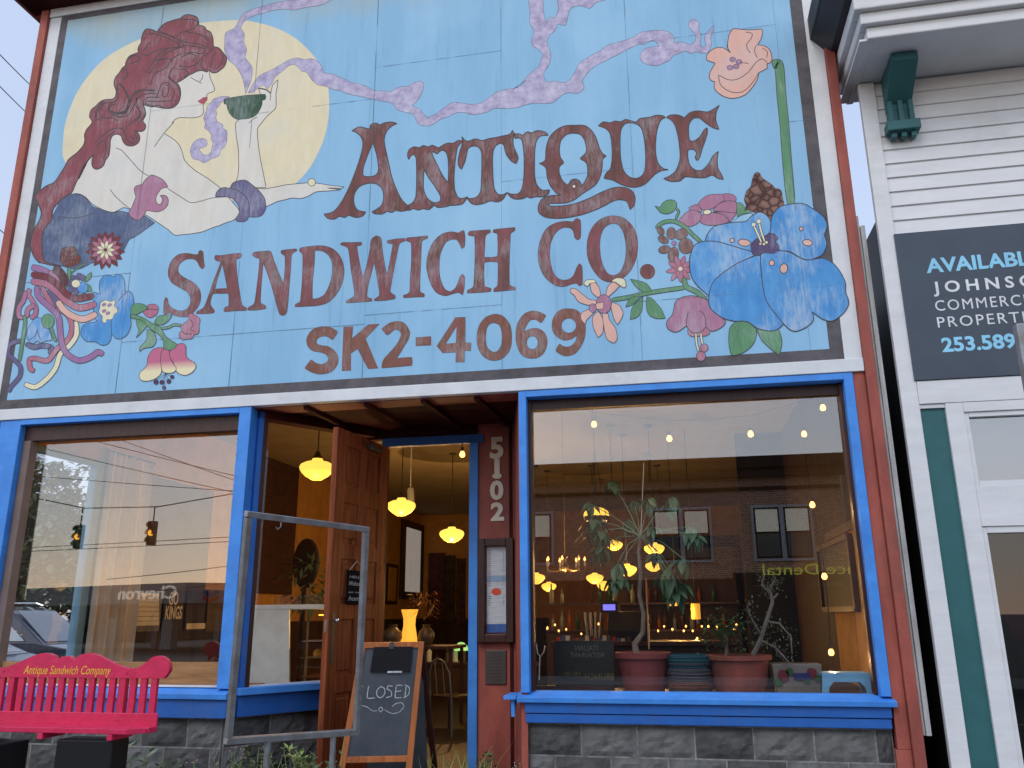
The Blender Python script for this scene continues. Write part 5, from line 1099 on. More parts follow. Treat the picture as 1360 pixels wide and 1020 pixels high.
for i, (u0, v0, u1, v1, nm) in enumerate(((570, 735, 590, 825, 'dark wine-red quilt on the far café wall, nearest the wall window'), (592, 738, 604, 828, 'dark patterned quilt between two others on the far café wall'), (607, 742, 618, 832, 'brown quilt hanging at the right on the far café wall'))):
    q0 = at(u0, v0, 13.9); q1 = at(u1, v1, 13.9); t = thing('wall_quilt', nm, 'quilt', (q0.x, 13.9, q1.z), 'quilts on the café wall'); box('cloth', mat('quilt_%s' % 'abc'[i], rgb(*((90, 40, 44), (74, 56, 46), (92, 60, 40))[i]), .9, col2=rgb(34, 22, 24), scale=(7, 7, 7), amp=1), t, q0.x, q1.x, 13.86, 13.89, q1.z, q0.z)
win = on_wall_thing('interior_window', 'tall narrow wood-framed window with a pale blind on the amber café wall', 'window', 547, 795)
wall_rect('frame', WOODDK, win, 533, 689, 559, 797, .06, bev=.01); wall_rect('blind', mat('daylit_blind', rgb(200, 185, 165), .8, emit=(.55, .5, .45), estr=.35), win, 537, 700, 554, 787, .07)
pic = on_wall_thing('framed_picture', 'small framed picture on the amber wall between the open door and the wall window', 'picture', 519, 805)
wall_rect('frame', WOODDK, pic, 513, 748, 526, 803, .03); wall_rect('print', PLASTERI, pic, 514.5, 753, 524, 798, .035)
for i, (u0, u1, tx, c) in enumerate(((172, 214, '', (120, 110, 105)), (216, 244, 'KINGS', (60, 44, 44)), (246, 272, '', (70, 50, 46)), (274, 298, '', (96, 74, 40)))):
    lab = ('grey listing poster with rows of print on the café wall behind the left window', 'dark poster reading GO KINGS on the café wall behind the left window', 'dark poster with a pale foot strip right of the GO KINGS poster', 'ochre landscape poster at the right end of the poster row')[i]
    t = on_wall_thing('wall_poster', lab, 'poster', (u0+u1)/2, 838, 'posters on the café wall'); wall_rect('sheet', mat('poster_%s' % 'abcd'[i], rgb(*c), .7, col2=tuple(x*.6 for x in rgb(*c)[:3]), scale=(9, 9, 9)), t, u0, 783, u1, 838, .01)
    if tx:
        a = atx(u0+3, 822, LW+.012); b = atx(u1-3, 822, LW+.012); text_obj('print', 'KINGS', IVORY, t, a, (b.x, b.y, a.z), .16, depth=.001, bold=.02)
        a = atx(u0+8, 803, LW+.012); b = atx(u1-8, 803, LW+.012); text_obj('print', 'GO', IVORY, t, a, (b.x, b.y, a.z), .16, depth=.001, bold=.02)
    if i == 0:
        for j in range(7):
            a = atx(u0+3, 790+j*6.4, LW+.012); b = atx(u1-3, 790+j*6.4, LW+.012); MB().bar(a, (b.x, b.y, a.z), .004, .05).build('print_line', IVORY, t)
    if i == 2: wall_rect('foot_strip', IVORY, t, u0+1, 828, u1-1, 835, .013)
# oval mask and plant by the amber wall
mk = thing('carved_oval', 'tall dark oval carving in front of the amber wall, left of the open door', 'carving', (-5.6, 4.2, .15))
c = dep(405, 748, 12); P = [(c.x+.20*math.cos(a*.3927), c.y, c.z+.36*math.sin(a*.3927)) for a in range(16)]
MB().prism(P, (0, .08, 0)).build('oval', BLACKP, mk, bev=.02); box('stand', BLACKP, mk, c.x-.03, c.x+.03, c.y, c.y+.05, .15, c.z-.3)
def leafy(name, label, cat, c, r, n, m, L=.12, w=.05, squash=1, stem=None, base=None):
    t = thing(name, label, cat, base or c); lf = MB()
    for i in range(n):
        d = Vector((random.gauss(0, 1), random.gauss(0, 1), random.gauss(0, 1))).normalized()*r*random.uniform(.3, 1)**.6; d.z *= squash; leafq(lf, Vector(c)+d, (d.x+random.gauss(0, .1), d.y+random.gauss(0, .1), d.z*.3-random.uniform(0, .2)), L*random.uniform(.7, 1.2), w)
    lf.build('leaves', m, t, fix=False, kind='stuff')
    if stem: MB().tube(stem, [.02, .012], 6).build('stem', BARK, t)
    return t
p = dep(412, 775, 10.5); leafy('potted_plant', 'leafy plant seen through the angled pane left of the open door', 'plant', p, .38, 160, LEAF, .17, .05, stem=[(p.x, p.y, .6), p], base=(p.x, p.y, .15))
MB().lathe((p.x, p.y, .15), [(.01, 0), (.14, 0), (.18, .35), (.17, .36), (.16, .33), (.01, .32)], 14).build('pot', TERRA, bpy.data.objects['potted_plant'], smooth=True)
# display case
dc = thing('display_case', 'white-sided glass food display case with lit shelves behind the angled pane', 'display case', (-4.9, 1.9, .15))
DY = 1.75; a = at(329, 881, DY); b = at(392, 880, DY); t0 = at(334, 811, DY); t1 = at(384, 808, DY); zt = (t0.z+t1.z)/2
MB().hexa([(a.x, DY, .15), (b.x, DY, .15), (b.x, DY+.03, .15), (a.x, DY+.03, .15), (a.x+.01, DY, zt), (t1.x, DY, zt), (t1.x, DY+.03, zt), (a.x+.01, DY+.03, zt)]).build('side_panel', WHITEM, dc, bev=.004)
MB().box(a.x, b.x+.62, DY, DY+.9, zt+.001, zt+.05).build('top', WHITEM, dc, fix=False, bev=.005)
for z in (.95, 1.15, 1.32): box('shelf', CHROME, dc, b.x+.01, b.x+.62, DY+.1, DY+.85, z, z+.012)
box('front_glass', GLASSR, dc, b.x+.005, b.x+.62, DY+.02, DY+.026, .85, zt); box('cabinet', BLACKP, dc, b.x+.001, b.x+.62, DY+.03, DY+.9, .15, .84); box('lit_strip', LAMPY, dc, b.x+.02, b.x+.6, DY+.5, DY+.52, zt-.07, zt-.055)
point((b.x+.3, DY+.35, zt-.1), 4); box('back_panel', WOODLT, dc, b.x+.01, b.x+.62, DY+.86, DY+.9, .85, zt)
for i in range(5):
    x = b.x+.08+i*.11; z = .962 if i % 2 else 1.162; pt = thing('glint', 'golden pastry put in for a reflected lamp on a shelf of the lit display case', 'glint', (x, DY+.4, z), 'glints in the display case'); MB().lathe((x, DY+.4, z), [(.001, .075), (.03, .07), (.05, .045), (.055, .02), (.045, 0), (.001, 0)], 12).build('glint_lump', mat('golden_glint', rgb(225, 165, 70), .6), pt, smooth=True)  # golden lumps take the place of lamps reflected in the case glass
for i in range(9):
    x = at(368+i*7, 800, DY+.2).x; g = thing('drinking_glass', 'clear tumbler in the row on top of the white display case', 'glass', (x, DY+.2, zt+.051), 'tumblers on the display case'); MB().lathe((x, DY+.2, zt+.051), [(.001, .004), (.028, .0), (.033, .10), (.030, .10), (.026, .008), (.001, .008)], 12).build('tumbler', GLASSR, g, smooth=True)

# ------------------------------------------------------------------ lamps
def pendant(p, r, label, e=8, cord=True, ceil=4.1, rim=None):
    t = thing('pendant_lamp', label, 'lamp', p, 'yellow glass pendant lamps'); k = r/.18
    pr_ = [(.05, .11), (.055, .10), (.06, .085), (.12, .07), (.168, .045), (.18, .015), (.175, -.01), (.15, -.045), (.11, -.08), (.065, -.105), (.06, -.112), (.001, -.115)]
    MB().lathe(p, [(x*k, z*k) for x, z in pr_], 24).build('shade', LAMPY, t, smooth=True)
    MB().lathe(p, [(.001, .19*k), (.02*k, .185*k), (.03*k, .15*k), (.055*k, .12*k), (.055*k, .108*k)], 16).build('fitter', BRONZE, t, smooth=True)
    if cord: MB().tube([(p[0], p[1], p[2]+.18*k), (p[0], p[1], ceil)], .007, 5).build('cord', BRONZE, t); MB().lathe((p[0], p[1], ceil), [(.001, 0), (.06, -.002), (.055, -.025), (.01, -.03)], 14).build('ceiling_rose', BRONZE, t)
    if e: point((p[0], p[1], p[2]-.30*k-.05), e)
for (u, v, d, w, lab, e) in ((421, 623, 8.95, 46, 'large yellow schoolhouse lamp partly hidden behind the open door', 6), (533, 673, 11, 38, 'yellow schoolhouse lamp hanging in the doorway, nearest of the two seen through it', 10), (600, 710, 13, 33, 'yellow schoolhouse lamp farther back in the doorway, right of the other', 24),
    (712, 768, 14, 24, 'yellow lamp at the far left edge of the right window, cut by its frame', 0), (729, 779, 14.5, 20, 'second yellow lamp from the left edge of the right window', 8), (790, 768, 14, 23, 'yellow lamp below the round leaded lamp, upper of an overlapping pair', 10), (803, 778, 15.5, 20, 'yellow lamp just right of and below the overlapping pair\'s upper one', 0),
    (816, 724, 11, 22, 'yellow lamp showing between the upper left leaves of the umbrella plant', 10), (833, 757, 11.5, 26, 'yellow lamp showing left of the umbrella plant trunk', 0), (869, 729, 11, 27, 'yellow lamp showing right of the umbrella plant trunk, upper one', 12), (868, 752, 13, 22, 'yellow lamp showing right of the umbrella plant trunk, lower one', 0), (881, 778, 14, 16, 'small yellow lamp peeping out under the right-hand leaves of the umbrella plant', 0)):
    p = dep(u, v, d); pendant(p, w/2/1100*d, lab, e)
for (u, v, d, w, h, lab) in ((898, 790, 11, 20, 28, 'larger yellow paper cylinder lantern under the umbrella plant leaves'), (924, 812, 11, 12, 20, 'smaller yellow paper cylinder lantern at the lower right of the other')):
    p = dep(u, v, d); point(p-Vector((0, 0, .25)), 6); t = thing('paper_lantern', lab, 'lantern', p, 'paper lanterns'); r = w/2/1100*d; hh = h/1100*d
    MB().lathe(p, [(r*.9, -hh/2), (r, -hh/2+.01), (r, hh/2-.01), (r*.9, hh/2)], 16).build('shade', PAPERL, t, smooth=True); MB().tube([(p.x, p.y, p.z+hh/2), (p.x, p.y, 4.1)], .005, 4).build('cord', CORD, t)
# leaded round lamp
p = dep(792, 684, 8.6); t = thing('leaded_lamp', 'round leaded glass lamp glowing yellow above the hanging planter', 'lamp', p); R_ = 17/1100*8.6
for i in range(12):
    a0 = i*math.pi/6+.04; a1 = (i+1)*math.pi/6-.04; m = MB()
    m.grid(lambda u, v: (p.x+R_*math.sin(.45+v*1.35)*math.cos(a0+(a1-a0)*u), p.y+R_*math.sin(.45+v*1.35)*math.sin(a0+(a1-a0)*u), p.z+R_*.6*math.cos(.45+v*1.35)+.0), 2, 5); m.build('glass_panel', LAMPY, t, fix=False)
MB().lathe(p, [(.001, R_*.9), (.02, R_*.85), (R_*.4, R_*.56), (R_*.42, R_*.5)], 16).build('cap', BRONZE, t); MB().lathe(p, [(R_*.97, -.01), (R_*1.0, -.02), (R_*.9, -.06), (.001, -.09)], 16).build('bowl', BRONZE, t)
MB().tube([(p.x, p.y, p.z+R_*.9), (p.x, p.y, 4.1)], .004, 4).build('cord', CORD, t); point((p.x, p.y-.02, p.z-.2), 5)
# chandelier
p = dep(751, 752, 10); t = thing('chandelier', 'brass chandelier with seven lit candle bulbs at the left of the right window', 'chandelier', p)
MB().lathe(p, [(.001, .16), (.02, .15), (.035, .12), (.012, .08), (.02, .03), (.05, -.01), (.02, -.05), (.001, -.07)], 14).build('stem', BRASS, t, smooth=True); MB().tube([(p.x, p.y, p.z+.15), (p.x, p.y, 4.1)], .005, 4).build('chain', BRASS, t)
for i in range(7):
    a = i*2*math.pi/7+.2; r = .235; q = Vector((p.x+r*math.cos(a), p.y+r*math.sin(a), p.z)); arm = MB().tube([p+Vector((0, 0, -.01)), p.lerp(q, .5)+Vector((0, 0, -.06)), q+Vector((0, 0, -.05)), q], .007, 5).build('arm', BRASS, t, smooth=True)
    MB().tube([q, q+Vector((0, 0, .06))], .012, 8).build('candle', IVORY, arm); MB().lathe(q+Vector((0, 0, .06)), [(.001, 0), (.014, .012), (.012, .03), (.001, .055)], 8).build('bulb', BULB, arm, smooth=True)
point(p+Vector((0, 0, -.2)), 6)
# string of bulbs behind the right window
sb_ = thing('string_lights', 'string of bare warm bulbs hanging along the top and right side of the right window', 'string lights', (0, .45, 3.3))
SY = .55
pts = [at(u, v, SY) for u, v in ((705, 540), (770, 545), (789, 552), (840, 558), (889, 563), (940, 562), (997, 556), (1050, 542), (1092, 528))]
MB().tube([pts[0]]+[q+Vector((0, 0, .03)) for q in pts[1:]], .004, 5).build('cord', CORD, sb_)
def bulb(par, q, r=.026): 
    s = MB().tube([q+Vector((0, 0, r*1.2)), q+Vector((0, 0, r*2.6))], r*.5, 8).build('socket', CORD, par); MB().lathe(q, [(.001, -r), (r*.7, -r*.75), (r, -.1*r), (r*.8, r*.7), (r*.45, r*1.3), (.001, r*1.35)], 12).build('bulb', BULB, par, smooth=True)
for u, v in ((789, 564), (889, 583), (997, 577), (1093, 542)): bulb(sb_, at(u, v, SY))
for u, v in ((1068, 577), (1079, 671), (1095, 766), (1104, 867)): bulb(sb_, at(u, v, .95))
MB().tube([at(u, v, .95) for u, v in ((1060, 500), (1066, 570), (1072, 620), (1078, 662), (1088, 720), (1095, 758), (1100, 810), (1103, 858))], .004, 5).build('cord', CORD, sb_)
for u, v in ((889, 583), (1079, 671), (1104, 867)): point(at(u, v, .62)+Vector((0, 0, -.06)), 1.2, .03, (1, .6, .3))
db = thing('door_bulb', 'single bare bulb hanging just inside the top of the doorway', 'bulb', dep(614, 604, 8.6)); bulb(db, dep(614, 604, 8.6), .03); q = dep(614, 598, 8.6); MB().tube([q+Vector((0, 0, .03)), q+Vector((0, 0, .12)), q+Vector((.2, 0, .2))], .004, 5).build('cord', CORD, db)
q = dep(545, 650, 12); sp = thing('ceiling_spotlight', 'small white spotlight on the ceiling above the doorway lamps', 'spotlight', q); MB().tube([q, q+Vector((.05, -.1, -.22))], .05, 10).build('can', WHITEM, sp); MB().tube([q, (q.x, q.y, 4.1)], .01, 5).build('stem', WHITEM, sp)

# table with amber lamp seen through the doorway
tb = thing('side_table', 'dark wooden table carrying the amber lamp beyond the doorway', 'table', (-4.2, 6, .15)); q = dep(545, 857, 11.5)
box('top', WOODDK, tb, q.x-.6, q.x+.7, q.y-.3, q.y+.4, q.z-.04, q.z)
for dx in (-.55, .62):
    for dy in (-.25, .35): box('leg', WOODDK, tb, q.x+dx, q.x+dx+.04, q.y+dy, q.y+dy+.04, .15, q.z-.041)
tl = thing('table_lamp', 'amber glowing waisted paper table lamp on the side table', 'lamp', (q.x, q.y, q.z)); r = .12
q2 = dep(543, 857, 11.5); MB().lathe((q2.x, q2.y, q2.z), [(r*1.05, .02), (r*.95, .12), (r*.72, .26), (r*.75, .36), (r*1.05, .48), (r*1.0, .48), (r*.7, .36)], 4).build('shade', PAPERL, tl); MB().lathe((q2.x, q2.y, q2.z), [(.001, .02), (.08, .018), (.08, 0)], 14).build('base', BRONZE, tl); point((q2.x, q2.y, q2.z+.6), 6, .08)
for u, v, r, lab in ((521, 847, .14, 'dark round vase left of the amber table lamp'), (566, 840, .12, 'dark jug right of the amber table lamp')):
    q3 = dep(u, 857, 11.5); vz = thing('vase', lab, 'vase', (q3.x, q3.y, q3.z)); MB().lathe((q3.x, q3.y, q3.z), [(.001, 0), (r*.6, 0), (r, .1), (r*.9, .18), (r*.4, .24), (r*.5, .28), (r*.4, .28)], 14).build('body', BRONZE, vz, smooth=True)
q3 = dep(566, 800, 11.5); leafy('dried_flowers', 'spray of dried flowers in the jug beyond the doorway', 'flowers', q3, .2, 90, mat('dried_stems', rgb(110, 80, 50), .9), .12, .02)
# counter end with a green-shaded lamp and a chair
ct = thing('cafe_counter', 'dark café counter seen deep through the doorway', 'counter', (-3.0, 8.5, .15)); q = dep(600, 880, 15)
box('top', WOODDK, ct, q.x-.8, q.x+1.6, q.y, q.y+.6, q.z-.05, q.z); box('front', DARKI, ct, q.x-.75, q.x+1.55, q.y+.05, q.y+.55, .15, q.z-.051)
gl = thing('green_lamp', 'small green-lit desk lamp on the counter beyond the doorway', 'lamp', (q.x+.15, q.y+.2, q.z)); MB().lathe((q.x+.12, q.y+.2, q.z), [(.01, .0), (.08, 0), (.01, .02), (.01, .2)], 12).build('base', BRASS, gl); MB().lathe((q.x+.12, q.y+.2, q.z+.2), [(.14, 0), (.12, .08), (.05, .14), (.001, .15)], 14).build('shade', WARMG, gl, smooth=True)
for i in range(10):
    x = q.x-.7+i*.17+random.uniform(-.03, .03); h = random.uniform(.12, .3); it = thing('counter_jar', 'small dark jar or packet in the clutter on the far counter', 'jar', (x, q.y+.3, q.z), 'clutter on the far counter'); MB().lathe((x, q.y+.3, q.z), [(.001, 0), (.05, 0), (.05, h*.7), (.025, h*.8), (.025, h), (.001, h)], 8).build('body', (BRONZE, PAPER, WOODDK)[i % 3], it, smooth=True)
def chair(x, y, rz, label):
    t = thing('cafe_chair', label, 'chair', (x, y, .15), 'café chairs'); m = mat('pale_metal_chair', (.18, .20, .18), .4, metal=.4)
    def W_(p): c, s = math.cos(rz), math.sin(rz); return (x+p[0]*c-p[1]*s, y+p[0]*s+p[1]*c, .15+p[2])
    MB().prism([W_((a*.2*1.0, b*.2, .44)) for a, b in ((-1, -1), (1, -1), (1, .8), (.6, 1), (-.6, 1), (-1, .8))], (0, 0, .025)).build('seat', WOODDK, t)
    MB().tube([W_(p) for p in ((-.19, .18, 0), (-.19, .19, .45), (-.18, .22, .75), (-.1, .24, .88), (0, .245, .91), (.1, .24, .88), (.18, .22, .75), (.19, .19, .45), (.19, .18, 0))], .012, 6).build('back_hoop', m, t, smooth=True)
    for s in (-.07, .07): MB().tube([W_((s, .19, .46)), W_((s, .24, .88))], .007, 5).build('spindle', m, t)
    for s in (-.18, .18): MB().tube([W_((s, -.18, .44)), W_((s*1.15, -.22, 0))], .011, 6).build('leg', m, t)
q = dep(600, 925, 10.5)
chair(q.x, q.y, 2.6, 'hoop-backed metal chair standing beyond the doorway'); chair(q.x+.8, q.y+.9, 2.9, 'farther hoop-backed chair deeper beyond the doorway')
for i, (x, y) in enumerate(((-5.6, 2.6), (-5.9, 3.6), (-5.2, 3.9))): chair(x, y, .4+i, ('chair nearest the curtain inside the left window', 'chair under the GO KINGS poster inside the left window', 'chair under the ochre poster inside the left window')[i])
t = thing('cafe_table', 'dark round café table among the chairs inside the left window', 'table', (-5.5, 3.2, .15)); MB().lathe((-5.5, 3.2, .15), [(.001, .76), (.42, .76), (.42, .73), (.03, .72), (.03, .05), (.25, .0)], 20).build('pedestal_table', WOODDK, t, smooth=True)
# ------------------------------------------------------------------ things on the ledge of the right window
LZ = .931
def bx(u, Y): return at(u, 915, Y).x
px = bx(856, .5)
pot = thing('plastic_pot', 'reddish plastic plant pot holding the umbrella plant in the right window', 'pot', (px, .5, LZ))
MB().lathe((px, .5, LZ), [(.001, 0), (.165, 0), (.21, .30), (.235, .30), (.238, .345), (.215, .348), (.205, .31), (.001, .31)], 28).build('body', TERRAP, pot, smooth=True); MB().lathe((px, .5, LZ), [(.001, .318), (.20, .315)], 16).build('soil', EARTH, pot)
um = thing('umbrella_plant', 'tall umbrella plant with drooping whorls of leaves in the right window', 'plant', (px, .5, LZ+.3))
def wp(u, v, Y=.5): return at(u, v, Y)
tr = [(px-.05, .5, LZ+.30), wp(843, 855), wp(854, 840), wp(855, 815), wp(849, 790), wp(851, 760), wp(848, 735), wp(851, 712)]
MB().tube(tr, [.034, .026, .022, .02, .019, .018, .016, .014], 8).build('trunk', BARK, um, smooth=True)
hub = Vector(tr[-1]); MB().tube([wp(862, 862, .47), wp(858, 768, .47)], .008, 6).build('cane_stake', WOODLT, um)
LM = MB()
n_ = 5; L0, W0 = .165, .075
for i in range(n_):
    a = i/n_; b = (i+1)/n_; wa_ = W0*math.sin(math.pi*min(1, a*.9+.08))*.5; wb_ = W0*math.sin(math.pi*min(1, b*.93+.07))*.5 if i < n_-1 else .002; da = -.35*a*a*L0; db_ = -.35*b*b*L0
    LM.quad((a*L0, -wa_, da+wa_*.35), (b*L0, -wb_, db_+wb_*.35), (b*L0, 0, db_), (a*L0, 0, da)); LM.quad((a*L0, 0, da), (b*L0, 0, db_), (b*L0, wb_, db_+wb_*.35), (a*L0, wa_, da+wa_*.35))
leafme = LM.mesh('leaf', LEAF); leafme.polygons.foreach_set('use_smooth', [True]*len(leafme.polygons))
def add_leaf(par, p, az, pitch, k):
    o = bpy.data.objects.new('leaf', leafme); COL.objects.link(o); attach(o, par); o.location = p; o.rotation_euler = (random.uniform(-.3, .3), pitch, az); o.scale = (k, k, k)
for (u, v, Y, k, nl) in ((814, 640, .8, 1.0, 8), (863, 662, .5, 1.0, 8), (892, 660, .45, 1.25, 7), (782, 668, .7, .9, 7), (797, 706, .45, 1.0, 8), (820, 748, .4, 1.15, 8), (886, 757, .35, 1.45, 9), (918, 700, .5, 1.1, 7), (872, 735, .65, .9, 7), (835, 690, .9, 1.0, 7), (905, 775, .5, 1.2, 7), (842, 665, .9, .9, 6), (907, 742, .4, 1.3, 8), (800, 728, .6, 1.1, 7), (925, 712, .45, .9, 6), (820, 765, .45, 1.1, 7), (865, 700, .4, 1.0, 7), (895, 785, .45, 1.1, 7), (788, 690, .5, 1.0, 6)):
    e = wp(u, v, Y); mid = hub.lerp(e, .5)+Vector((0, 0, .05 if v > 700 else .02)); MB().tube([hub, mid, e], [.006, .004, .003], 5).build('petiole', SAGE, um, smooth=True)
    for j in range(nl+2): add_leaf(um, e, j*2*math.pi/(nl+2)+random.uniform(-.2, .2), random.uniform(.15, 1.3), k*random.uniform(.6, 1.1))
MB().tube([wp(855, 615, .5), hub], .003, 4).build('tie_string', IVORY, um)
hp_ = thing('hanging_planter', 'terracotta hanging planter with trailing stems below the leaded lamp', 'planter', wp(792, 708, 1.4)); q = wp(793, 712, 1.4)
MB().lathe(q, [(.001, -.12), (.07, -.12), (.12, .0), (.125, .02), (.11, .02), (.001, .0)], 18).build('pot', TERRA, hp_, smooth=True)
for a in (0, 2.1, 4.2): MB().tube([(q.x+.12*math.cos(a), q.y+.12*math.sin(a), q.z+.02), (q.x, q.y, q.z+.9)], .003, 4).build('chain', BRONZE, hp_)
m = MB()
for i in range(120):
    a = random.uniform(0, 6.28); r = random.uniform(.02, .2); leafq(m, (q.x+r*math.cos(a), q.y+r*math.sin(a), q.z+random.uniform(-.25, .12)), (math.cos(a), math.sin(a), -1.2), .09, .03)
m.build('foliage', LEAF, hp_, fix=False, kind='stuff')
# stack of woven baskets
BKT = [mat('basket_teal', rgb(40, 100, 112), .8, col2=rgb(20, 40, 48), scale=(1, 1, 60)), mat('basket_black', (.03, .03, .035), .8, col2=(.10, .10, .11), scale=(1, 1, 70)), mat('basket_rust', rgb(120, 70, 50), .8, col2=rgb(70, 40, 34), scale=(1, 1, 60))]
cx = bx(917, .5)
for i, (m_, lab) in enumerate(((BKT[2], 'rust-brown woven basket at the bottom of the basket stack'), (BKT[1], 'black and grey woven basket in the middle of the stack'), (BKT[0], 'teal-banded woven basket on top of the stack'))):
    z = LZ+i*.105; t = thing('woven_basket', lab, 'basket', (cx, .5, z), 'stacked woven baskets'); b_ = MB()
    for j in range(9):
        rr = .155+.022*math.sin(j/8*2.2)+i*.006; zz = z+.01+j*.0125; P = [(cx+rr*math.cos(a*math.pi/14)*(1+.02*(a % 2)*(1 if j % 2 else -1)), .5+rr*math.sin(a*math.pi/14)*(1+.02*(a % 2)*(1 if j % 2 else -1)), zz) for a in range(29)]
        b_.tube(P, .0075, 5, mi=(j+i) % 2 if j in (2, 3, 6) else 0, cap=False)
    b_.build('weave', [m_, BKT[1]], t); MB().lathe((cx, .5, z), [(.001, .005), (.15, .005)], 20).build('base', m_, t)
# wide terracotta bowl with shrubs
cx = bx(984, .5); bo = thing('terracotta_bowl', 'wide weathered terracotta planter in the middle of the window ledge', 'planter', (cx, .5, LZ))
MB().lathe((cx, .5, LZ), [(.001, 0), (.19, 0), (.215, .10), (.24, .28), (.268, .29), (.27, .325), (.245, .328), (.235, .29), (.001, .28)], 28).build('body', TERRA, bo, smooth=True)
jd = thing('jade_bush', 'dense dark green bush in the left half of the terracotta planter', 'plant', (cx-.12, .5, LZ+.28)); m = MB(); c = wp(965, 840, .5)
for i in range(420):
    d = Vector((random.gauss(0, .5), random.gauss(0, .4), random.gauss(0, .45)))*.2; leafq(m, c+d, (random.gauss(0, 1), random.gauss(0, 1), random.gauss(0, .6)), .045, .03)
m.build('leaves', LEAF2 if False else mat('jade_leaf', (.035, .085, .03), .35, col2=(.06, .13, .045), scale=(20, 20, 20)), jd, fix=False, kind='stuff'); MB().tube([(cx-.1, .5, LZ+.28), c], [.02, .01], 6).build('stem', BARK, jd)
ol = thing('bonsai_tree', 'gnarled grey-trunked little tree with sparse leaves rising from the terracotta planter', 'plant', (cx+.05, .5, LZ+.28)); m = MB(); lf = MB()
def bpath(L, r): m.tube([wp(u, v, Y) for u, v, Y in L], [r*(1-.6*i/len(L)) for i in range(len(L))], 6)
bpath([(1000, 870, .5), (1010, 850, .5), (1018, 825, .5), (1026, 800, .5), (1024, 790, .5), (1020, 780, .5)], .022); bpath([(1024, 797, .5), (1030, 792, .5), (1033, 788, .5)], .012)
brs = [[(1018, 825, .5), (1035, 828, .42), (1050, 845, .4), (1052, 868, .4)], [(1012, 845, .5), (1000, 825, .45), (992, 808, .45), (996, 800, .45)], [(1010, 850, .5), (1030, 860, .35), (1048, 880, .3)], [(1024, 790, .5), (1012, 775, .5), (1016, 762, .5)], [(1022, 785, .5), (1030, 768, .5), (1034, 775, .5)]]
for b_ in brs: bpath(b_, .009)
for b_ in brs:
    for i in range(90):
        j = random.randrange(len(b_)-1); f = random.random(); p = wp(*b_[j]).lerp(wp(*b_[j+1]), f)+Vector((random.gauss(0, .028), random.gauss(0, .03), random.gauss(0, .035))); leafq(lf, p, (random.gauss(0, 1), random.gauss(0, 1), random.gauss(0, 1)), .028, .012)
m.build('trunk', mat('grey_bark', (.16, .15, .14), .9, bump=.6), ol, smooth=True); lf.build('leaves', mat('olive_leaf', (.10, .14, .07), .6, col2=(.16, .2, .12), scale=(20, 20, 20)), ol, fix=False, kind='stuff')
# floral trough
a = bx(1026, .5); b = bx(1092, .5); ft = thing('floral_trough', 'white planter trough with painted red roses and a blue band on the window ledge', 'planter', (a, .5, LZ)); WF = mat('glazed_white', rgb(128, 122, 114), .35)
MB().hexa([(a+.03, .42, LZ), (b-.03, .42, LZ), (b-.03, .6, LZ), (a+.03, .6, LZ), (a, .40, LZ+.26), (b, .40, LZ+.26), (b, .62, LZ+.26), (a, .62, LZ+.26)]).build('body', WF, ft, bev=.006)
RD = mat('rose_glaze', rgb(110, 44, 50), .4); GRN = mat('leaf_glaze', rgb(60, 95, 55), .4); BLG = mat('cobalt_glaze', rgb(44, 50, 104), .4)
def disc(name, m_, par, x, z, r, y, n=9, sq=1): MB().poly([(x+r*math.cos(i*6.283/n)*(1+.15*(i % 2)), y, z+sq*r*math.sin(i*6.283/n)*(1+.15*(i % 2))) for i in range(n)]).build(name, m_, par, fix=False)
for x, z, r, m_ in ((.10, .17, .045, RD), (.36, .19, .04, RD), (.16, .2, .03, GRN), (.05, .12, .03, GRN), (.31, .14, .03, GRN), (.41, .15, .025, GRN)): disc('painted_rose', m_, ft, a+x*(b-a)/.46, LZ+z, r, .395)
box('painted_band', BLG, ft, a+(b-a)*.42, a+(b-a)*.75, .392, .398, LZ+.14, LZ+.19)
# blue plastic stool
a = bx(1088, .38); b = bx(1158, .38); st_ = thing('blue_stool', 'small pale blue plastic step stool at the right end of the window ledge', 'stool', ((a+b)/2, .4, LZ)); h = .20
P = [(a, 0), (a+.02, h), (b-.02, h), (b, 0), (b-.05, 0), (b-.065, h*.45), (b-.10, h*.66), (a+.10, h*.66), (a+.065, h*.45), (a+.05, 0)]
for y in (.28, .50): MB().prism([(x, y, LZ+z) for x, z in P], (0, .02, 0)).build('side', PALEBL, st_, bev=.004)
MB().box(a+.02, b-.02, .301, .499, LZ+h-.03, LZ+h).build('top', PALEBL, st_, fix=False, bev=.008)
# window chalkboard with reversed lettering
cbw = thing('menu_board', 'dark board with faint reversed lettering leaning inside the lower left of the right window', 'board', (-1.0, .8, LZ)); a = at(737, 905, .8); b = at(816, 905, .8); tz = at(737, 851, .8).z
box('panel', mat('dark_green_board', (.02, .026, .022), .5), cbw, a.x, b.x, .8, .82, LZ, tz); box('ledge', WOODDK, cbw, bx(712, .8), b.x, .7, .79, LZ, LZ+.05)
GOLD = mat('faint_gold_paint', rgb(120, 105, 60), .6); GRYT = mat('faint_grey_paint', rgb(105, 110, 105), .6)
for s_, u0, u1, v, h, m_ in (('ITALIAN', 764, 794, 864, 7, GRYT), ('RESTAURANT', 757, 802, 873, 6.5, GRYT), ('BRUNCH', 777, 815, 903, 9, GOLD), ('10-30', 750, 770, 897, 5, GOLD)):
    p = at(u0, v, .798); q = at(u1, v, .798); hh = at(u0, v-h, .798).z-p.z; text_obj('letters', s_, m_, cbw, (q.x, .7985, p.z), (p.x, .7985, p.z), hh, depth=.0005)
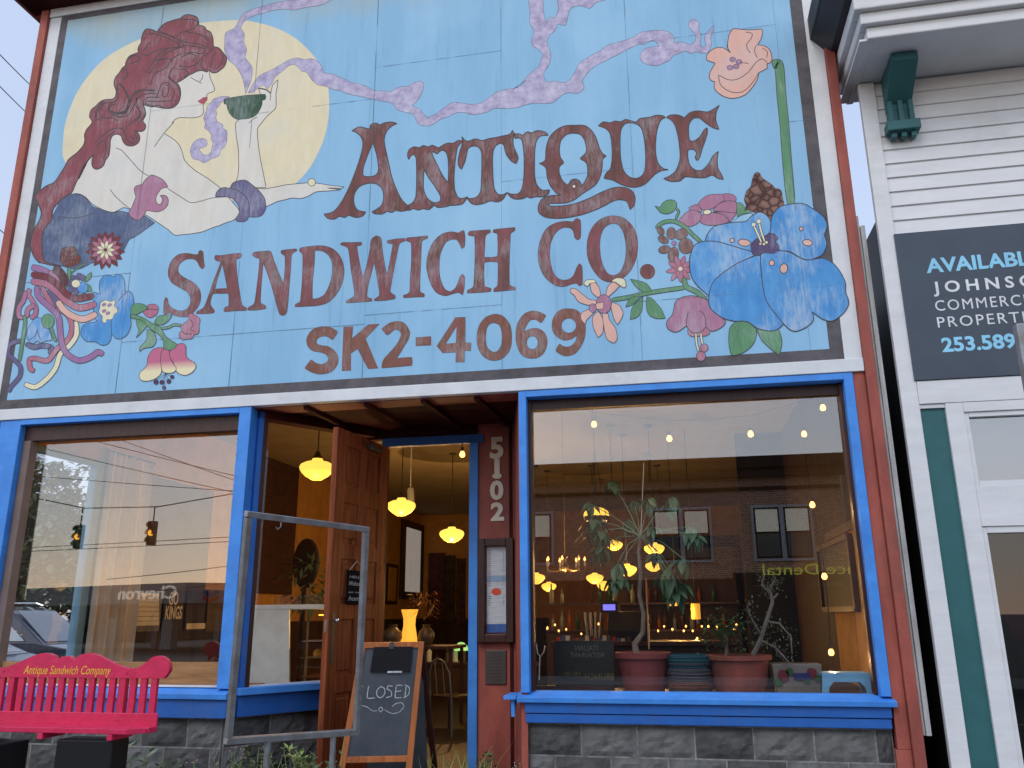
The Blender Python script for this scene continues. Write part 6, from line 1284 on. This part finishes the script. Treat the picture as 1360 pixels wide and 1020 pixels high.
gt = thing('garden_fork', 'small white wire plant support leaning in the lower left corner of the right window', 'wire support', (-1.2, .4, LZ)); MB().tube([at(u, v, .4) for u, v in ((712, 855), (714, 868), (718, 872), (722, 866), (724, 858))], .006, 5).build('hoop', IVORY, gt); MB().tube([at(717, 872, .4), at(716, 903, .4)], .006, 5).build('stem', IVORY, gt)
# bar counter and register
bc = thing('bar_counter', 'dark bar counter across the café behind the plants', 'counter', (-1, 3.4, .15)); q = at(730, 852, 3.2); q1 = at(985, 848, 3.2)
box('top', WOODDK, bc, q.x, q1.x, 3.2, 3.8, q.z-.05, q.z, bev=.005); box('front', DARKI, bc, q.x+.03, q1.x-.03, 3.26, 3.7, .15, q.z-.051); CZ = q.z
a = at(808, 850, 3.4); b = at(862, 850, 3.4); rg = thing('cash_register', 'black cash register with a small lit blue display on the bar counter', 'register', (a.x, 3.4, CZ))
MB().prism([(a.x, 3.3, CZ), (a.x, 3.7, CZ), (a.x, 3.7, CZ+.3), (a.x, 3.55, CZ+.34), (a.x, 3.3, CZ+.12)], (b.x-a.x, 0, 0)).build('body', BLACKP, rg, bev=.01); d = at(809, 806, 3.6); box('display', BLACKP, rg, d.x-.11, d.x+.11, 3.6, 3.64, d.z-.07, d.z+.07); box('lit_screen', mat('blue_screen', (.1, .1, .6), .4, emit=(.16, .16, .9), estr=1.6), rg, d.x-.075, d.x+.075, 3.594, 3.6, d.z-.04, d.z+.03); box('display_stem', BLACKP, rg, d.x-.015, d.x+.015, 3.61, 3.63, CZ, d.z-.07)
cm_ = [mat('packet_red', rgb(150, 50, 40), .6), mat('packet_blue', rgb(60, 90, 160), .6), mat('packet_white', rgb(190, 190, 180), .6), BRONZE]
for i in range(16):
    x = q.x+.08+i*.055+random.uniform(-.01, .01); h = random.uniform(.03, .07); t = thing('snack_packet', 'small packet in the row along the front of the bar counter', 'packet', (x, 3.28, CZ), 'packets on the bar counter'); MB().box(x, x+.045, 3.25, 3.3, CZ, CZ+h).build('packet', cm_[i % 4], t, fix=False)
for i in range(4):
    x = at(780+i*5, 850, 3.45).x; t = thing('upright_book', 'thin pale menu standing upright on the bar counter', 'menu', (x, 3.45, CZ), 'menus on the bar counter'); MB().hexa([(x, 3.4, CZ), (x+.015, 3.4, CZ), (x+.015, 3.55, CZ), (x, 3.55, CZ), (x+.02*i-.03, 3.42, CZ+.33), (x+.015+.02*i-.03, 3.42, CZ+.33), (x+.015+.02*i-.03, 3.55, CZ+.33), (x+.02*i-.03, 3.55, CZ+.33)]).build('covers', GALV, t)
# back bar with bottles and little lights
bb = thing('back_bar', 'tall dark back bar full of bottles at the rear of the café', 'shelf', (-1.5, 7.0, .15)); zA = at(900, 836, 7).z; xa = at(725, 840, 7).x; xb = at(985, 840, 7).x
for z in (zA, zA+.42): box('shelf', WOODDK, bb, xa, xb, 7.0, 7.35, z-.03, z)
box('cabinet', DARKI, bb, xa, xb, 7.05, 7.4, .15, zA-.031); box('back', DARKI, bb, xa+1.2, xb, 7.38, 7.42, zA, zA+1.3)
BT = [mat('green_bottle', (.03, .08, .03), .2), mat('brown_bottle', (.08, .035, .01), .2), mat('clear_bottle', (.25, .25, .2), .15), mat('amber_bottle', rgb(150, 80, 20), .2)]
bp0 = [(.001, 0), (.035, 0), (.036, .16), (.03, .19), (.012, .22), (.012, .29), (.001, .29)]
bms = []
for b_ in BT:
    m = MB().lathe((0, 0, 0), bp0, 10).mesh('glass_body', b_); m.polygons.foreach_set('use_smooth', [True]*len(m.polygons)); bms.append(m)
for r_ in range(2):
    for i in range(22):
        x = xa+.1+i*(xb-xa-.2)/22+random.uniform(-.03, .03); z = zA+.42*r_
        if r_ and random.random() < .3: continue
        o = bpy.data.objects.new('bottle', random.choice(bms)); COL.objects.link(o); o.location = (x, 7.12+random.uniform(0, .12), z); k = random.uniform(.75, 1.15); o.scale = (k, k, k); tag(o, ('bottle standing on the lower back-bar shelf', 'bottle standing on the upper back-bar shelf')[r_], 'bottle', ('bottles on the lower back-bar shelf', 'bottles on the upper back-bar shelf')[r_])
for i, (u, v) in enumerate(((727, 834), (737, 830), (742, 838), (752, 836), (772, 842), (795, 829), (822, 835), (855, 835), (874, 838), (882, 832), (893, 836), (908, 838), (911, 832), (920, 838), (932, 832), (941, 832), (952, 833), (960, 837), (966, 832), (975, 836), (978, 830), (926, 848), (797, 833))):
    q = at(u, v, 5.0+(i % 5)*.35); t = thing('tea_light', 'tiny warm light glowing in the row among the back-bar bottles', 'light', q, 'tiny lights among the bottles'); MB().lathe(q, [(.001, -.014), (.013, -.006), (.014, .006), (.001, .02)], 7).build('flame', BULB, t)
    MB().tube([q-Vector((0, 0, .014)), q-Vector((0, 0, .03))], .01, 6).build('holder', BRASS, t)
# frame on the right inner wall
def rwall(u, v): return atx(u, v, BODYX-.03)
pf = thing('leaning_frame', 'old wooden picture frame with dark glass on the right inner wall of the window', 'picture frame', rwall(1110, 800)); p0 = rwall(1085, 690); p1 = rwall(1128, 690); p2 = rwall(1138, 792); p3 = rwall(1104, 800)
y0, y1, z0, z1 = 1.1, 1.9, 1.62, 2.26
y0 = min(p1.y, p2.y); y1 = max(p0.y, p3.y); z0 = 1.62; z1 = 2.25
for a_, b_ in (((y0, z0), (y1, z0)), ((y1, z0), (y1, z1)), ((y1, z1), (y0, z1)), ((y0, z1), (y0, z0))): MB().bar((BODYX-.05, a_[0], a_[1]), (BODYX-.05, b_[0], b_[1]), .05, .05).build('frame_rail', WOODDK, pf)
box('dark_glass', BLACKP, pf, BODYX-.045, BODYX-.035, y0, y1, z0, z1)

# ------------------------------------------------------------------ wires in the sky at the left
def wire(name, label, pts, r=.012, group='overhead wires'):
    t = thing(name, label, 'wire', pts[0], group); MB().tube(pts, r, 5).build('cable', CORD, t)
for i, (a, b) in enumerate((((-40, 30), (62, 134)), ((-40, 72), (50, 164)), ((-40, 268), (30, 330)))):
    P = [dep(a[0]+(b[0]-a[0])*k/6, a[1]+(b[1]-a[1])*k/6+math.sin(k/6*math.pi)*2, 14+k*1.5) for k in range(7)]; wire('overhead_wire', ('uppermost wire crossing the sky left of the sign', 'middle wire crossing the sky left of the sign', 'lowest wire crossing the sky left of the sign')[i], P)
# ------------------------------------------------------------------ cars and trees seen through the side window
CG = glass('car_glass', .35, (.25, .27, .3)); TY = mat('tyre', (.02, .02, .02), .8); AMB = mat('amber_lens', rgb(230, 110, 30), .3); HL = mat('headlamp', (.5, .52, .55), .1)
def car(name, label, x, y, rz, k, m, suv):
    t = thing(name, label, 'car', (x, y, -.12), 'cars in the side street'); H = 1.72 if suv else 1.45; hw = .92
    def W_(p): c, s = math.cos(rz), math.sin(rz); return (x+(p[0]*c-p[1]*s)*k, y+(p[0]*s+p[1]*c)*k, -.12+p[2]*k)
    low = [(-2.3, .35), (-2.32, .8), (-2.2, 1.0), (1.15, 1.02), (2.05, .86), (2.3, .65), (2.32, .35)]
    def loft(name, prof, w0, w1, zt, mm, par):
        b = MB(); n = len(prof); sec = []
        for yy, sc in ((-1, .94), (-.97, 1), (.97, 1), (1, .94)):
            sec.append([W_((px_*(.985 if abs(yy) == 1 else 1), yy*(w0+(w1-w0)*max(0, (pz-1.0)/(zt-1.0))), pz*(.99 if abs(yy) == 1 else 1))) for px_, pz in prof])
        for s_ in range(3):
            for i in range(n):
                j = (i+1) % n; b.quad(sec[s_][i], sec[s_][j], sec[s_+1][j], sec[s_+1][i])
        b.poly(sec[0]); b.poly(sec[3][::-1]); return b.build(name, mm, par, bev=.03)
    body = loft('body', low, hw, hw, 2, m, t)
    top = [(-2.1, 1.0), (-1.95, H-.1), (-1.6, H), (.1, H-.02), (.45, H-.1), (1.25, 1.0)] if suv else [(-1.7, 1.0), (-1.1, H-.05), (-.7, H), (.2, H-.02), (.5, H-.08), (1.3, 1.0)]
    loft('cabin', top, hw-.04, hw-.2, H, m, t)
    for s_ in (-1, 1):
        yy = s_*(hw-.02)
        for a_, b_ in (((-1.75, 1.06), (-.75, H-.14)), ((-.65, 1.06), (.9, H-.16))):
            yt = s_*(hw-.175); MB().quad(W_((a_[0], yy*1.0, a_[1])), W_((b_[0], yy*1.0, a_[1])), W_((min(b_[0], .25), yt, b_[1])), W_((a_[0]+.1, yt, b_[1]))).build('side_window', CG, t, fix=False)
        for xx in (-1.5, 1.45):
            wv = MB(); c_ = W_((xx, s_*(hw-.1), .34)); d_ = Vector((-math.sin(rz), math.cos(rz), 0)); wv.tube([Vector(c_)-d_*.11*k, Vector(c_)+d_*.11*k], .34*k, 18); wv.build('wheel', TY, t); MB().tube([Vector(c_)+d_*s_*.112*k, Vector(c_)+d_*s_*.118*k], .2*k, 12).build('rim', CHROME, t)
        MB().hexa([W_(p) for p in ((2.0, s_*.82, .68), (2.22, s_*.5, .66), (2.2, s_*.5, .8), (1.9, s_*.84, .86), (2.05, s_*.92, .68), (2.3, s_*.5, .66), (2.24, s_*.5, .82), (1.9, s_*.93, .88))]).build('headlight', HL, t)
        if suv: MB().tube([W_((-1.7, s_*.62, H+.01)), W_((-1.6, s_*.62, H+.06)), W_((.1, s_*.62, H+.05)), W_((.25, s_*.62, H))], .02*k, 6).build('roof_rail', CHROME, t)
    MB().quad(W_((1.22, -.74, 1.04)), W_((1.22, .74, 1.04)), W_((.52, .62, H-.1)), W_((.52, -.62, H-.1))).build('windscreen', CG, t, fix=False)
    MB().box(-.3, .3, -.04, 0, -.08, .08).build('number_plate', PAPER, t); o = [c for c in children(t) if c.name.startswith('number_plate')][0]; o.data.transform(Matrix.Translation(W_((2.36, 0, .5))) @ Matrix.Rotation(rz+math.pi/2, 4, 'Z') @ Matrix.Scale(k, 4))
car('parked_car', 'dark blue car with its bonnet towards the shop, seen low through the side window', -13.6, 6.6, .25, 1.05, mat('dark_blue_car_paint', (.02, .03, .07), .2, coat=1), False)
car('parked_car', 'dark tall SUV with silver roof rails behind the dark blue car', -15.2, 10.3, .15, 1.15, mat('navy_suv_paint', (.015, .022, .045), .2, coat=1), True)
car('parked_car', 'silver hatchback standing across the road, seen only in the glass', -6.5, -11.3, 3.1, 1.0, mat('silver_car_paint', (.35, .36, .38), .25, metal=.5), False)
def tree(name, label, x, y, h, r, n, m, conifer=False, L=.35, z0=-.1):
    t = thing(name, label, 'tree', (x, y, z0)); tr_ = MB(); tr_.tube([(x, y, z0), (x+.1, y, z0+h*.3), (x, y+.1, z0+h*.6), (x, y, z0+h*.92)], [h*.03, h*.024, h*.014, .02], 8); lf = MB()
    if conifer:
        for i in range(n):
            z = random.uniform(.12, 1); rr = r*(1-z)**.8*random.uniform(.25, 1)*(1 if int(z*16) % 2 else .7); a = random.uniform(0, 6.28); p = Vector((x+rr*math.cos(a), y+rr*math.sin(a), z0+h*z-rr*.2)); leafq(lf, p, (math.cos(a), math.sin(a), -.15), L*1.3, L*.35)
    else:
        cl = []
        for i in range(26):
            d = Vector((random.gauss(0, 1), random.gauss(0, 1), random.gauss(0, 1))).normalized(); c = Vector((x, y, z0+h*.62))+Vector((d.x*r*.75, d.y*r*.75, d.z*h*.3)); cl.append((c, r*random.uniform(.25, .42)))
            tr_.tube([(x, y, z0+h*.35), Vector((x, y, z0+h*.45)).lerp(c, .5), c], [h*.010, h*.006, .02], 5)
        for i in range(n):
            c, rr = random.choice(cl); d = Vector((random.gauss(0, 1), random.gauss(0, 1), random.gauss(0, 1))).normalized()*rr*random.uniform(.5, 1)**.5; leafq(lf, c+d, (random.gauss(0, 1), random.gauss(0, 1), random.gauss(0, .6)), L, L*.6)
    tr_.build('trunk', BARK, t, smooth=True); lf.build('crown', m, t, fix=False, kind='stuff')
FOL = mat('tree_foliage', (.06, .09, .035), .7, col2=(.10, .13, .05), scale=(.6, .6, .6)); FOL2 = mat('fir_foliage', (.035, .06, .03), .7, col2=(.06, .09, .045), scale=(.6, .6, .6))
tree('fir_tree', 'tall dark fir standing above the other trees in the side window', -36, 33, 16.5, 3.2, 5000, FOL2, True)
for x, y, h, r, lab in ((-31, 31, 8.6, 4.6, 'broad green tree left of the fir in the side window'), (-28, 37, 9.3, 5.2, 'broad green tree right of the fir in the side window'), (-42, 33, 11, 5, 'farther green tree at the left of the side window'), (-26, 22, 5.6, 3.6, 'low bushy tree in front of the others in the side window')): tree('broadleaf_tree', lab, x, y, h, r, 7000, FOL, L=.5)
# ------------------------------------------------------------------ across the street: what the glass shows
bk = thing('brick_building', 'two-storey dark brick building with a deep cornice across the street', 'building', (2, -15.8, 0))
def brickmat():
    m = mat('street_brick', rgb(120, 72, 48), .85, bump=.1); n = m.node_tree.nodes; l = m.node_tree.links
    tc = n.new('ShaderNodeTexCoord'); mp = n.new('ShaderNodeMapping'); mp.inputs['Rotation'].default_value = (rad(90), 0, 0); l.new(tc.outputs['Object'], mp.inputs[0]); b = n.new('ShaderNodeTexBrick'); b.inputs['Scale'].default_value = 4.5; b.inputs['Mortar Size'].default_value = .03
    b.inputs['Color1'].default_value = rgb(214, 150, 112); b.inputs['Color2'].default_value = rgb(160, 104, 80); b.inputs['Mortar'].default_value = rgb(225, 205, 180); l.new(mp.outputs[0], b.inputs[0]); l.new(b.outputs[0], n['Principled BSDF'].inputs['Base Color']); return m
BRK = brickmat(); FY = -15.72
def K(n, m_, x0, x1, d0, d1, z0, z1, par=None, **k): return box(n, m_, par or bk, x0, x1, FY-d1, FY-d0, z0, z1, **k)
K('wall', BRK, -9, 6.3, 0, 8, 2.45, 5.3); K('cornice', DARKI, -9.2, 6.5, -.45, .5, 5.3, 5.6); K('cornice', WOODDK, -9.1, 6.4, -.25, 0, 5.08, 5.299); K('string_course', DARKI, -9.05, 6.35, -.08, 0, 4.75, 4.83)
K('shopfront', DARK, -9, 6.3, 0, 8, 0, 2.449); K('fascia', DARK, 1.4, 6.3, -.06, 0, 1.95, 2.6)
for x0, x1 in ((-7.2, -6.0), (-4.7, -3.39), (-.57, .88), (2.05, 3.46)):
    z0, z1 = 2.95, 4.27; xm = (x0+x1)/2
    w = K('window', WHITE, x0-.07, x1+.07, -.06, 0, z0-.07, z1+.07); 
    for a_, b_ in ((x0, xm-.06), (xm+.06, x1)):
        K('sash', BLACKP, a_, b_, -.075, -.061, z0, z1, w); K('pane', mat('glowing_blind', (.95, .93, .82), .8, col2=(.95, .93, .82), emit=(.9, .85, .62), estr=.45), a_+.04, b_-.04, -.09, -.076, (z0+z1)/2+.03, z1-.05, w); K('pane', mat('dark_sash_glass', (.12, .15, .14), .1, col2=(.1, .12, .11), scale=(1, 1, 1)), a_+.04, b_-.04, -.09, -.076, z0+.05, (z0+z1)/2-.03, w)  # upper blinds get a glow of their own to show brighter in the reflection
ya = mirr = .28
p = at(1137, 762, 16); q = at(1013, 762, 16); text_obj('fascia_lettering', 'nce Dental', mat('yellow_green_letters', rgb(210, 210, 80), .5, emit=(.7, .75, .12), estr=.7), bk, (p.x, FY+.07, p.z), (q.x, FY+.07, p.z), .27, depth=.005)  # added glow brightens this lettering in the window reflection
p = at(1120, 775, 16); q = at(1075, 775, 16); text_obj('fascia_lettering', 'Studio', GRYT, bk, (p.x, FY+.07, p.z-.05), (q.x, FY+.07, p.z-.05), .14, depth=.005)
# petrol station
gs = thing('petrol_station', 'petrol station canopy with white lettering beyond the crossing, seen in the left window', 'petrol station', (-24, -31, 0)); CN_ = Vector((-23.2, -29.7, 0))
d1 = Vector((-.93, -.36, 0)); d2 = Vector((.72, -.70, 0)); WG = mat('canopy_grey', rgb(165, 160, 158), .5)
q = [CN_, CN_+d1*14, CN_+d1*14+d2*9, CN_+d2*9]
MB().hexa([(v.x, v.y, 2.2) for v in q]+[(v.x, v.y, 3.15) for v in q]).build('canopy', WG, gs); nf = Vector((d1.y, -d1.x, 0)); nf = nf if nf.y > 0 else -nf
a_ = CN_+d1*.6+nf*.03; b_ = CN_+d1*5.2+nf*.03; text_obj('canopy_lettering', 'Chevron', mat('glow_canopy_letters', (.8, .78, .7), .5, emit=(1, .95, .8), estr=.9), gs, (a_.x, a_.y, 2.42), (b_.x, b_.y, 2.42), .62, depth=.04)  # letters glow by themselves, added so they stand out from the canopy
n2 = Vector((-d2.y, d2.x, 0)); n2 = n2 if n2.y > 0 else -n2
for i, m_ in enumerate((mat('logo_blue', rgb(40, 80, 150), .5), mat('logo_red', rgb(200, 50, 50), .5))):
    c = CN_+d2*1.2+n2*.05; z = 2.85-i*.28; MB().prism([c+d2*-.35+Vector((0, 0, z)), c+Vector((0, 0, z-.18)), c+d2*.35+Vector((0, 0, z)), c+d2*.35+Vector((0, 0, z-.2)), c+Vector((0, 0, z-.38)), c+d2*-.35+Vector((0, 0, z-.2))], n2*.03).build('logo_stripe', m_, gs)
for s_, t_ in ((2, 3), (7, 3), (12, 3)):
    c = CN_+d1*s_+d2*t_; box('pillar', WG, gs, c.x-.15, c.x+.15, c.y-.15, c.y+.15, -.1, 2.2); box('fuel_pump', WHITEM, gs, c.x+.5, c.x+1.1, c.y-.3, c.y+.3, -.1, 1.5)
K2 = CN_+d1*4+d2*12; MB().hexa([(v.x, v.y, -.1) for v in (K2, K2+d1*12, K2+d1*12+d2*5, K2+d2*5)]+[(v.x, v.y, 2.6) for v in (K2, K2+d1*12, K2+d1*12+d2*5, K2+d2*5)]).build('kiosk', DARKI, gs)
# traffic signals on their span wire
TG = mat('signal_housing', (.05, .055, .04), .5); TGB = mat('signal_housing_brown', (.10, .06, .03), .5); LR = mat('dark_red_lens', (.06, .01, .01), .3); LG = mat('dark_green_lens', (.01, .05, .03), .3); LA = mat('lit_amber_lens', (1, .6, .1), .3, emit=(1, .42, .05), estr=5)
def mv(u, v, Y=30): p = at(u, v, Y); return Vector((p.x, 2*.16-p.y, p.z))
for (u, v, wv, hm, lab) in ((105, 713, 675, TG, 'dark green traffic signal showing amber, left one of the two over the crossing'), (202, 708, 673, TGB, 'brown traffic signal showing amber, right one of the two over the crossing')):
    c = mv(u, v); t = thing('traffic_signal', lab, 'traffic light', c, 'traffic signals over the crossing'); az = Vector((.1, 1, 0)).normalized(); sd_ = Vector((-az.y, az.x, 0))
    MB().bar(c-Vector((0, 0, .58)), c+Vector((0, 0, .58)), .40, .26, up=az).build('housing', hm, t, bev=.02)
    for i, lm in enumerate((LR, LA, LG)):
        lc = c+az*.15+Vector((0, 0, .36-i*.36)); MB().tube([lc-az*.02, lc+az*.02], .15, 14).build('lens', lm, t)
        vz = MB(); vz.grid(lambda a, b: lc+az*(b*.24)+sd_*.17*math.cos(a*math.pi*1.3-.47)+Vector((0, 0, .17*math.sin(a*math.pi*1.3-.47))), 10, 1); vz.build('visor', hm, t, fix=False)
    w_ = mv(u+8, wv); MB().tube([c+Vector((0, 0, .58)), (c.x, c.y, w_.z)], .03, 6).build('hanger', TG, t)
wire('span_wire', 'span wire carrying the two traffic signals', [mv(-60, 640), mv(45, 661), mv(113, 675), mv(210, 673), mv(313, 655), mv(420, 630)], .028)
for i, (a_, b_) in enumerate((((100, 578), (320, 633)), ((132, 573), (320, 640)), ((80, 600), (320, 655)), ((30, 630), (320, 652)), ((0, 728), (310, 712)), ((0, 733), (310, 718)), ((230, 782), (310, 772)), ((180, 765), (310, 750)))):
    P = [mv(a_[0]+(b_[0]-a_[0])*(k/8*1.6-.3), a_[1]+(b_[1]-a_[1])*(k/8*1.6-.3)+math.sin(k/8*math.pi)*1.5, 26) for k in range(9)]; wire('street_wire', 'power line over the crossing, seen only mirrored in the left window', P, .016, 'power lines over the crossing')
P = [mir(at(1190+k*40, 335+(k % 2)*2, 12)) for k in range(6)]
for i, (x, y, w, d, h) in enumerate(((-46, -52, 20, 12, 2.6), (-12, -44, 9, 12, 2.5))):
    t = thing('low_building', ('long low grey building beyond the petrol station', 'low dark building behind the crossing')[i], 'building', (x, y, -.1)); box('wall', (DARKI, DARKI)[i], t, x-w/2, x+w/2, y-d/2, y+d/2, -.1, h); box('roof', DARK, t, x-w/2-.2, x+w/2+.2, y-d/2-.2, y+d/2+.2, h, h+.2)
    for j in range(4): box('window', BLACKP, t, x-w/2+1+j*w/4.4, x-w/2+2.4+j*w/4.4, y+d/2, y+d/2+.05, .8, 2.2)
